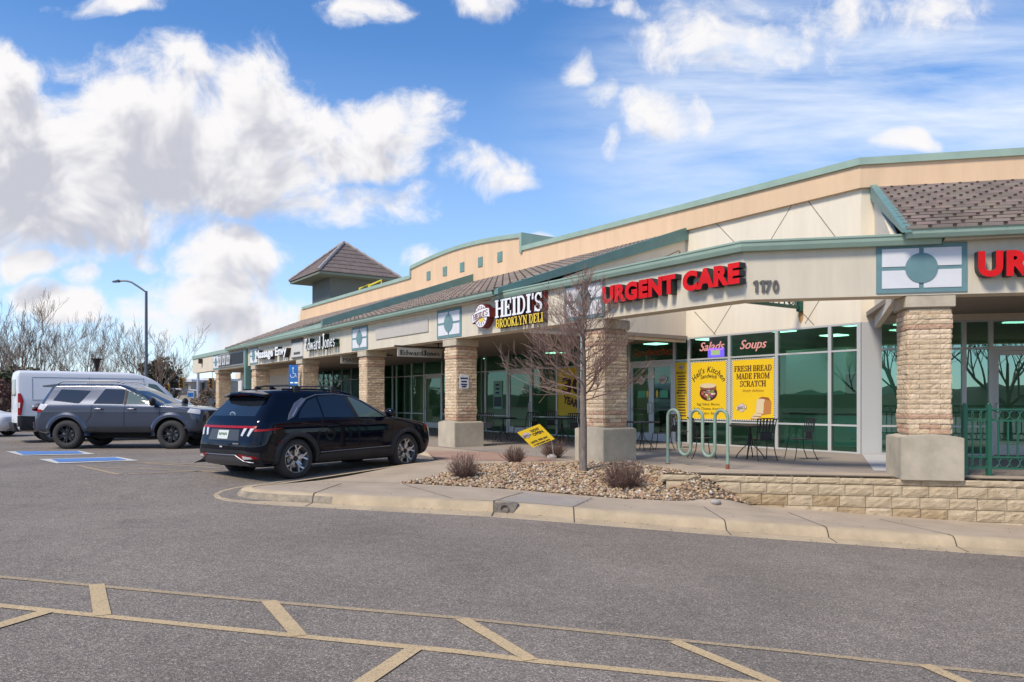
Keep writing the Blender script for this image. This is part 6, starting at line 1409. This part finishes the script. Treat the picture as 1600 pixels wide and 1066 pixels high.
# bike rack
r = wroot('bike_rack', (3.5,14.8,0), 'weathered green serpentine bike rack of three loops on the patio edge', 'bike rack')
a, b = Vector((*(at(1043.5,726,0).xy), 0)), Vector((*(at(1137,734,0).xy), 0)); d = (b-a); Lr = d.length; d.normalize(); n_ = 5; w = Lr/n_; rad = w/2; ht, lo = 1.10-rad, .22+rad
pts = [(0,0),(0,ht)]
for k in range(5):
    cx_ = (k+.5)*w; topc = (k % 2 == 0)
    for i in range(0, 9):
        t = pi-pi*i/8; pts.append((cx_+rad*cos(t), (ht+rad*sin(t)) if topc else (lo-rad*sin(t))))
pts.append((5*w, 0)); mb = MB(); mb.tube([a+d*x+Vector((0,0,z)) for x, z in pts], .031, 12); mb.build('pipe', M_rack, r, smooth=True, ang=80)
for p_, k in ((a, 0), (b, 1)): mb = MB(); mb.lathe([(0,.022),(.05,.02),(.052,.008)], tuple(p_), 16); mb.lathe([(.034,.008),(.034,.03+.07*k)], tuple(p_), 12); mb.build('rusty_foot', M_rust, r)
# green railing at the right
r = wroot('green_railing', (8.4,12.8,0), 'dark green metal railing with rings and balusters on the patio edge', 'railing')
q0 = Vector((*(at(1507,743,0).xy), 0)); q1 = Vector((*(at(1546,744,0).xy), 0)); dq = Vector((V2.x, V2.y, 0)); 
def RF(s, h): return q0+dq*s+Vector((0,0,h))
def pos(px): k = (px-800)/FPX; return (k*q0.y-q0.x)/(dq.x-k*dq.y)
posts = [0, pos(1545)]+[pos(1545)+i*1.9 for i in (1,2,3)]
for i, s in enumerate(posts):
    mb = MB(); p = RF(s, 0); mb.box(p.x-.035,p.x+.035,p.y-.035,p.y+.035,.0,1.20); mb.box(p.x-.07,p.x+.07,p.y-.07,p.y+.07,.0,.012); mb.ball((p.x,p.y,1.215), .032, 2); mb.build('post', M_fen, r, smooth=True, ang=30)
mb = MB()
for a_, b_ in zip(posts, posts[1:]):
    for h in (1.13, .94, .32, .13): 
        p0, p1 = RF(a_+.036, h), RF(b_-.036, h); nn = Vector((-dq.y, dq.x, 0))*.016; zz = Vector((0,0,.014)); mb.hexa([p0-nn-zz,p1-nn-zz,p1+nn-zz,p0+nn-zz,p0-nn+zz,p1-nn+zz,p1+nn+zz,p0+nn+zz])
mb.build('rail', M_fen, r)
for a_, b_ in zip(posts, posts[1:]):
    n_ = max(3, round((b_-a_)/.145)); 
    for k in range(1, n_):
        p = RF(a_+(b_-a_)*k/n_, 0); mb = MB(); mb.box(p.x-.011,p.x+.011,p.y-.011,p.y+.011,.334,.926); mb.build('baluster', M_fen, r)
    n_ = max(3, round((b_-a_)/.165)); w = (b_-a_)/n_
    for hc in (1.035, .225):
        for k in range(n_):
            c_ = a_+(k+.5)*w; mb = MB(); mb.tube([RF(c_+.078*cos(t*pi/10), hc+.078*sin(t*pi/10)) for t in range(21)], .009, 5, cap=False); mb.build('ring', M_fen, r)

# ---------------- plants ----------------
def bark(name, c1, c2): return mat(name, c1, .95, col2=c2, vscale=18, bump=.5, bscale=60, stretch=(1,1,.3))
M_trunk = bark('young_bark', (.13,.10,.085), (.30,.245,.205)); M_twig = bark('reddish_twig', (.18,.105,.085), (.36,.245,.20)); M_obark = bark('old_bark', (.10,.08,.065), (.22,.18,.15)); M_otwig = bark('grey_twig', (.15,.105,.08), (.26,.19,.14))
def grow(mb, p, d, L, r, depth, rnd_, up=.15, spread=.5, seg=4, nb=(2,3), shrink=.72, wob=.12, rmin=.003, tips=None):
    pts = [p]; rs = [r]; dd = d.copy()
    for i in range(seg):
        dd = (dd+Vector((rnd_.uniform(-wob,wob), rnd_.uniform(-wob,wob), rnd_.uniform(-wob,wob)+up*.25))).normalized(); pts.append(pts[-1]+dd*L/seg); rs.append(max(rmin, r*(1-.42*(i+1)/seg)))
    mb.tube(pts, rs, 5 if r > .02 else 3, cap=False)
    if depth == 0: return
    n = rnd_.randint(*nb)
    for k in range(n+1):
        i = rnd_.randint(1, seg) if k else seg; base = pts[i]; ax = Vector((rnd_.uniform(-1,1), rnd_.uniform(-1,1), rnd_.uniform(-.4,.8))).normalized()
        sp = spread if k else spread*.4; nd = (dd+ax*sp*1.3+Vector((0,0,up))).normalized(); grow(mb, base, nd, L*shrink*rnd_.uniform(.8,1.15), max(rmin, rs[i]*.68), depth-1, rnd_, up, spread, seg, nb, shrink, wob, rmin)
# young tree in the gravel
rn = random.Random(11); tx = at(911, 738, -.1); ty = Vector((tx.x, tx.y, zw(tx.x, tx.y)-.02))
r = wroot('young_tree', tuple(ty), 'bare young tree with reddish twigs standing in the gravel in front of the deli column', 'tree')
mb = MB(); tp = [ty+Vector((0,0,-.05)), ty+Vector((0,0,.1)), ty+Vector((.01,0,.8)), ty+Vector((0,0,1.5)), ty+Vector((.02,0,2.1)), ty+Vector((.0,.02,2.8)), ty+Vector((.04,0,3.45))]
mb.tube(tp, [.095,.075,.066,.060,.042,.026,.008], 14, cap=True); mb.build('trunk', M_trunk, r, smooth=True, ang=80)
mb = MB()
for k in range(46):
    h = 1.38+1.95*(k/46)**.95; a_ = k*2.399+rn.uniform(-.3,.3); el = .33+.6*(k/46); L0 = 1.24*(1-.62*(k/46))*rn.uniform(.7,1.12)
    if cos(a_) < 0: L0 *= 1.2
    d = Vector((cos(a_)*cos(el), sin(a_)*cos(el), sin(el))); base = ty+Vector((.01,0,h)); grow(mb, base, d, L0*.62, .016*(1-.5*k/46), 3, rn, .10, .55, 4, (2,4), .66, .16, .0027)
mb.build('crown', M_twig, r, smooth=True, ang=80)
# dormant shrubs
M_shr = bark('shrub_twig', (.10,.055,.042), (.24,.15,.12))
for px, py, w_, h_, lab in ((725,743,.58,.46,'dead brown twiggy shrub at the left end of the gravel bed'),(804,729,.46,.36,'small dormant brown shrub second from the left in the gravel'),(865,721,.60,.42,'dormant brown shrub below the tilted yellow sign'),(973,751,.80,.56,'largest dead brown shrub right of the young tree')):
    p = at(px, py, -.08 if px < 900 else -.14); p = Vector((p.x, p.y, zw(p.x, p.y))); mb = MB(); rn = random.Random(px)
    for k in range(int(260*w_/.6)):
        a_ = rn.uniform(0, 2*pi); q = sqrt(rn.random()); el = radians(rn.uniform(25, 88)); L0 = h_*rn.uniform(.55,1.05)*(1.0 if el > 1 else .9)
        b0_ = p+Vector((cos(a_)*q*w_*.22, sin(a_)*q*w_*.22, 0)); d = Vector((cos(a_)*cos(el)*w_/h_*.62, sin(a_)*cos(el)*w_/h_*.62, sin(el))); m1 = b0_+d*L0*.55+Vector((rn.uniform(-.02,.02),rn.uniform(-.02,.02),0)); t_e = b0_+d*L0+Vector((rn.uniform(-.03,.03),rn.uniform(-.03,.03),0))
        mb.tube([b0_, m1, t_e], [.004,.003,.0018], 3, cap=False)
        for j in range(3): u_ = m1.lerp(t_e, rn.random()); mb.tube([u_, u_+Vector((rn.uniform(-.06,.06), rn.uniform(-.06,.06), rn.uniform(0,.07)))], [.0022,.0014], 3, cap=False)
    mb.build('shrub', M_shr, label=lab, cat='shrub', group='dormant shrubs in the gravel bed')
# bare trees beyond the lot
def bare(loc, hgt, seed, label, group='bare trees beyond the parking lot', lean=0, forks=3):
    rn = random.Random(seed); loc = Vector(loc); r = wroot('bare_tree', tuple(loc), label, 'tree', group)
    mb = MB(); th = hgt*.2; mb.tube([loc+Vector((0,0,-.2)), loc+Vector((0,0,th*.5)), loc+Vector((lean*.3,0,th))], [hgt*.030,hgt*.024,hgt*.021], 10); mb.build('trunk', M_obark, r, smooth=True)
    mb = MB(); top = loc+Vector((lean*.3,0,th*.97))
    for k in range(forks+1):
        a_ = k*2*pi/(forks+1)+rn.uniform(-.4,.4); el = rn.uniform(.75,1.2); d = Vector((cos(a_)*cos(el)+lean*.2, sin(a_)*cos(el), sin(el))); grow(mb, top, d, hgt*.34, hgt*.0135, 5, rn, .14, .46, 4, (1,3), .72, .17, .008)
    mb.build('crown', M_otwig, r, smooth=True, ang=80); return r
def gp(px, Y): return ((px-800)/FPX*Y, Y, -.1)
tA = bare(gp(50, 52), 7.0, 3, 'bare spreading tree at the far left above the white van', forks=3)
tB = bare(gp(142, 62), 7.0, 8, 'bare tree with many fine branches behind the middle of the van')
tC = bare(gp(238, 58), 6.6, 21, 'bare tree just behind the street lamp')
def again(t, px, Y, rz, sc_, label):
    c = copy_tree(t); g_ = Vector(gp(px, Y)); c.location = g_; c.rotation_euler = (0,0,rz); c.scale = (sc_,)*3; c['label'] = label; return c
again(tB, -8, 60, 1.1, .95, 'bare tree cut by the left edge of the picture')
again(tC, 172, 75, 2.0, .95, 'bare tree seen between the street lamp and the tree over the middle of the van')
again(tA, 272, 80, 2.6, .72, 'small bare tree between the street lamp and the end of the arcade')
again(tB, 108, 80, 3.6, 1.0, 'bare tree between the far left tree and the middle of the van')
again(tA, 25, 85, 4.0, 1.0, 'distant bare tree low behind the far left tree')
# trees across the road behind the photographer, mirrored in the shop glass
for x_, y_, rz_, sc_, lab in ((11,-14,.5,1.35,'bare tree across the road mirrored in the right hand shop window'),(17,-18,1.9,1.5,'bare tree across the road mirrored beside the shop door'),(4,-22,3.,1.4,'bare tree across the road behind the photographer')):
    c = copy_tree(tC); c.location = (x_, y_, -1); c.rotation_euler = (0,0,rz_); c.scale = (sc_,)*3; c['label'] = lab
for i, (x_, y_, rz_, sc_) in enumerate(((-60,14,.3,1.2),(-75,30,1.4,1.3),(-70,-8,2.2,1.2),(-48,-20,3.0,1.2))):
    c = copy_tree(tB if i % 2 else tA); c.location = (x_, y_, -.1); c.rotation_euler = (0,0,rz_); c.scale = (sc_,)*3; c['label'] = 'bare tree left of the parking lot mirrored in the arcade windows'
# conifers and scrub
def leafy(name, loc, w_, h_, seed, c1, c2, label, cat, n=1500, cone=False, group=None, z0=.0, sz=.12):
    rn = random.Random(seed); loc = Vector(loc); r = wroot(name, tuple(loc), label, cat, group)
    mb = MB(); mb.tube([loc, loc+Vector((0,0,h_*.8))], [w_*.05, w_*.02], 6); mb.build('trunk', M_obark, r)
    mb = MB(); cl = [(Vector((rn.uniform(-.8,.8)*w_/2, rn.uniform(-.8,.8)*w_/2, h_*(z0+(1-z0)*rn.uniform(.05,.92)))), rn.uniform(.18,.34)) for _ in range(26)]
    for k in range(n):
        c_, q = rn.choice(cl); zt = c_.z/h_; sh = (1-zt*.75) if cone else sqrt(max(.15, 1-(2*zt-1)**2)); v = Vector((rn.gauss(0,1), rn.gauss(0,1), rn.gauss(0,.8))).normalized()*q*w_*.6*rn.random()**.4
        p_ = loc+Vector((c_.x*sh, c_.y*sh, c_.z))+v; s_ = sz*rn.uniform(.5,1.2); a_ = Vector((rn.gauss(0,1),rn.gauss(0,1),rn.gauss(0,1))).normalized(); b_ = a_.orthogonal().normalized()
        mb.add([p_-a_*s_, p_+b_*s_*.5, p_+a_*s_, p_-b_*s_*.5], [(0,1,2,3)], 0 if rn.random() < .6 else 1)
    mb.build('crown', [mat(name+'_a', c1, .9), mat(name+'_b', c2, .9)], r, fix=False); return r
leafy('pine_tree', gp(36, 56), 3.2, 3.9, 1, (.05,.065,.03), (.11,.11,.06), 'dark round-topped pine behind the rear of the van', 'tree', 2600, z0=.1, sz=.16)
leafy('pine_tree', gp(243, 66), 4.0, 5.1, 2, (.05,.05,.03), (.12,.10,.06), 'brownish pine standing right of the street lamp pole', 'tree', 3000, z0=.15, sz=.18)
leafy('shrub', gp(6, 38), 2.8, 2.6, 3, (.10,.05,.04), (.17,.09,.07), 'reddish brown bush at the left edge behind the white car', 'shrub', 2500, sz=.10)
for i, (px, Y, w_, h_, c1, c2, lab) in enumerate(((92,52,4.5,3.0,(.14,.10,.05),(.2,.15,.09),'olive brown thicket over the left half of the van roof'),(140,54,5,2.9,(.13,.07,.05),(.2,.12,.09),'rust brown thicket over the middle of the van roof'),(190,56,5,3.1,(.13,.07,.05),(.19,.12,.09),'rust brown thicket over the front of the van roof'),(60,50,3,2.6,(.12,.10,.06),(.17,.13,.09),'low olive thicket left of the van roof middle'))):
    leafy('thicket', gp(px, Y), w_, h_, 30+i, c1, c2, lab, 'shrub', 2600, group='brown thickets beyond the lot', sz=.11)
for i, (px, Y, h_, lab) in enumerate(((304,58,2.0,'bare brown bush left of the white post'),(322,52,2.2,'tan bare bush beside the first brick column'),(296,50,1.2,'low dark bush under the street name sign'))):
    leafy('shrub', gp(px, Y), 1.8, h_, 50+i, (.16,.11,.07), (.24,.18,.12), lab, 'shrub', 900, group='bushes at the far end of the arcade', sz=.09)
# low wooded rise all round the lot, beyond the picture and mirrored in the glass
mb = MB(); nh = 420
for i in range(nh+1):
    t = radians(118+304*i/nh); R_ = 120+8*sin(i*.16); h_ = (3.4+.8*sin(i*.12)+.5*sin(i*.39)+random.uniform(-.6,.6))*min(1, .25+i/60)
    for (q, z_) in ((0,-2.2),(12,h_*.75),(24,h_),(60,h_*.8)): mb.v.append(((R_+q)*cos(t), 10+(R_+q)*sin(t), z_))
for i in range(nh):
    for k in range(3): a_ = i*4+k; mb.f.append((a_, a_+4, a_+5, a_+1)); mb.m.append(0)
mb.build('hill', mat('wooded_rise', (.035,.035,.022), .95, col2=(.10,.08,.055), vscale=.25), kind='structure', smooth=True)
# street lamp
Y = 40.; k_ = Y/FPX; x0 = (228.5-800)*k_; zt = EYE+(HOR-455)*k_
M_pole = mat('lamp_pole', (.12,.13,.15), .5, .4)
r = wroot('street_lamp', (x0,Y,-.1), 'tall grey street lamp with a curved arm reaching left over the lot', 'street lamp')
mb = MB(); mb.tube([(x0,Y,-.1),(x0,Y,zt)], [.10,.065], 10); mb.build('pole', M_pole, r, smooth=True)
mb = MB(); mb.tube([((px-800)*k_, Y, EYE+(HOR-py)*k_) for px, py in ((228.5,457),(222,452),(213,446),(205,441),(197,439),(186,439))], .045, 8); mb.build('arm', M_pole, r, smooth=True)
mb = MB(); a_ = ((176-800)*k_, EYE+(HOR-440.6)*k_); b_ = ((187-800)*k_, EYE+(HOR-439)*k_); mb.hexa([(a_[0],Y-.1,a_[1]-.03),(b_[0],Y-.12,b_[1]-.07),(b_[0],Y+.12,b_[1]-.07),(a_[0],Y+.1,a_[1]-.03),(a_[0],Y-.1,a_[1]+.03),(b_[0],Y-.12,b_[1]+.06),(b_[0],Y+.12,b_[1]+.06),(a_[0],Y+.1,a_[1]+.03)]); mb.build('lamp_head', M_pole, r, bevel=.02)
# square dark lot lamp behind the van
Y = 45.; k_ = Y/FPX; x0 = (151-800)*k_; zt = EYE+(HOR-560)*k_; r = wroot('lot_lamp', (x0,Y,-.1), 'short dark post lamp with a wide flat cap behind the van roof', 'lamp post')
M_br_ = mat('dark_bronze', (.03,.02,.018), .6)
mb = MB(); mb.tube([(x0,Y,-.1),(x0,Y,zt-.7)], .06, 8); mb.build('post', M_br_, r); mb = MB(); mb.lathe([(.06,-.75),(.24,-.08),(.03,-.1)], (x0,Y,zt), 4); mb.lathe([(0,.0),(.32,-.01),(.32,-.07),(0,-.07)], (x0,Y,zt), 20); mb.build('lamp_head', M_br_, r)
# white post and mast arm, street sign, traffic lights
Y = 62.; k_ = Y/FPX; x0 = (309.5-800)*k_; M_wpost = mat('white_pole', (.5,.52,.56), .5); M_sig = mat('signal_yellow', (.42,.2,.02), .5); M_sdark = mat('signal_dark', (.05,.03,.02), .5)
q = lambda px, py: ((px-800)*k_, Y, EYE+(HOR-py)*k_)
r = wroot('signal_mast', (x0,Y,-.1), 'pale signal pole with a long arm beyond the end of the arcade', 'signal pole')
mb = MB(); mb.tube([(x0,Y,-.1), q(309.5,560)], [.13,.10], 10); mb.build('pole', M_wpost, r); mb = MB(); mb.tube([q(309.5,610.5), q(230,605)], [.07,.05], 8); mb.build('arm', M_wpost, r)
mb = MB(); a_, b_ = q(293.5,622), q(304,611); mb.box(a_[0],b_[0],Y-.12,Y-.08,a_[2],b_[2]); o = mb.build('street_name_plate', M_wpost, r); mb = MB(); a_, b_ = q(294.5,620), q(303,614); mb.box(a_[0],b_[0],Y-.13,Y-.122,a_[2],b_[2]); mb.build('blue_field', M_bs, o)
for px, py, lab in ((246.5,608,'leftmost amber traffic signal over the hood of the grey SUV'),(263.5,608,'second amber traffic signal from the left'),(286,598.5,'amber traffic signal above the street name sign'),(332,599,'amber traffic signal against the first brick column')):
    p = Vector(q(px, py)); r = wroot('traffic_signal', tuple(p), lab, 'traffic light', 'amber traffic signals at the far junction'); mb = MB(); mb.box(p.x-.17,p.x+.17,Y-.35,Y-.1,p.z-.42,p.z+.42); mb.build('housing', M_sig, r)
    for j in (-1, 0, 1): mb = MB(); mb.lathe([(0,0),(.10,0),(.12,-.06)], (p.x,Y-.36,p.z+j*.26), 12, 'y'); mb.build('lens', M_sdark if j != (px > 300) else M_sdark, r)
    mb = MB(); mb.tube([(p.x,Y-.05,p.z+.42),(p.x,Y-.05,p.z+.9 if px < 270 or px > 300 else p.z-.8)], .03, 5); mb.build('hanger', M_wpost, r)
# far low buildings
def farb(px0, px1, Y, h0, h1, label, c, band):
    k_ = Y/FPX; x0, x1 = (px0-800)*k_, (px1-800)*k_; r = wroot('far_building', ((x0+x1)/2, Y, 0), label, 'building', 'low buildings beyond the junction'); mb = MB(); mb.box(x0,x1,Y,Y+12,-.3,h1); mb.build('wall', c, r)
    mb = MB(); mb.box(x0-.3,x1+.3,Y-.4,Y+12,h1,h1+.35); mb.build('roof_edge', M_wp, r)
    n_ = max(2, int((x1-x0)/2.2))
    for i in range(n_):
        a_ = x0+(x1-x0)*(i+.12)/n_; b_ = x0+(x1-x0)*(i+.88)/n_; mb = MB(); mb.box(a_,b_,Y-.06,Y-.01,h0,h1-.3); mb.build('window', band, r)
M_fb = mat('far_wall', (.42,.36,.3), .9, var=.15, vscale=.8); M_fw = mat('far_window', (.10,.09,.09), .3)
farb(225, 298, 108, 2.2, 4.0, 'low tan building with dark windows left of the white signal pole', M_fb, M_fw); farb(300, 345, 112, 2.3, 4.3, 'low tan building with dark windows right of the white signal pole', M_fb, M_fw)
farb(-120, 215, 150, 1.5, 4.2, 'long low building hidden behind the van and thickets', mat('far_wall_brown', (.2,.15,.12), .9), M_fw)
# roadside grass strip far off
mb = MB(); mb.add([(-140,66,-.045),(-20,66,-.045),(-20,100,-.045),(-140,100,-.045)], [(0,1,2,3)]); mb.build('verge', mat('dry_grass', (.2,.16,.09), .95, var=.3, vscale=2), kind='structure')

# wind-blown leaf bits along the gutter and in the bed
rn = random.Random(5); mb = MB()
for k in range(420):
    X = rn.uniform(-4.5, 9); 
    if k % 3: Y_ = curbY(X)-rn.choice((rn.uniform(.06,.14), rn.uniform(.38,.6), rn.uniform(.4,1.4))); z_ = zg(X, Y_)+.022
    else: Y_ = curbY(X)+rn.uniform(.2,2.6); z_ = zw(X, Y_)+.02
    s_ = rn.uniform(.006,.02); a_ = rn.uniform(0, 6.28); c_, q_ = cos(a_)*s_, sin(a_)*s_
    mb.add([(X-c_,Y_-q_,z_),(X+q_*.5,Y_-c_*.5,z_+.004),(X+c_,Y_+q_,z_+.002),(X-q_*.5,Y_+c_*.5,z_+.008)], [(0,1,2,3)])
mb.build('leaf_litter', mat('dead_leaf', (.16,.10,.05), .9, var=.4, vscale=9), kind='stuff', fix=False)
for o in bpy.data.objects:
    if '_w' in o: del o['_w']
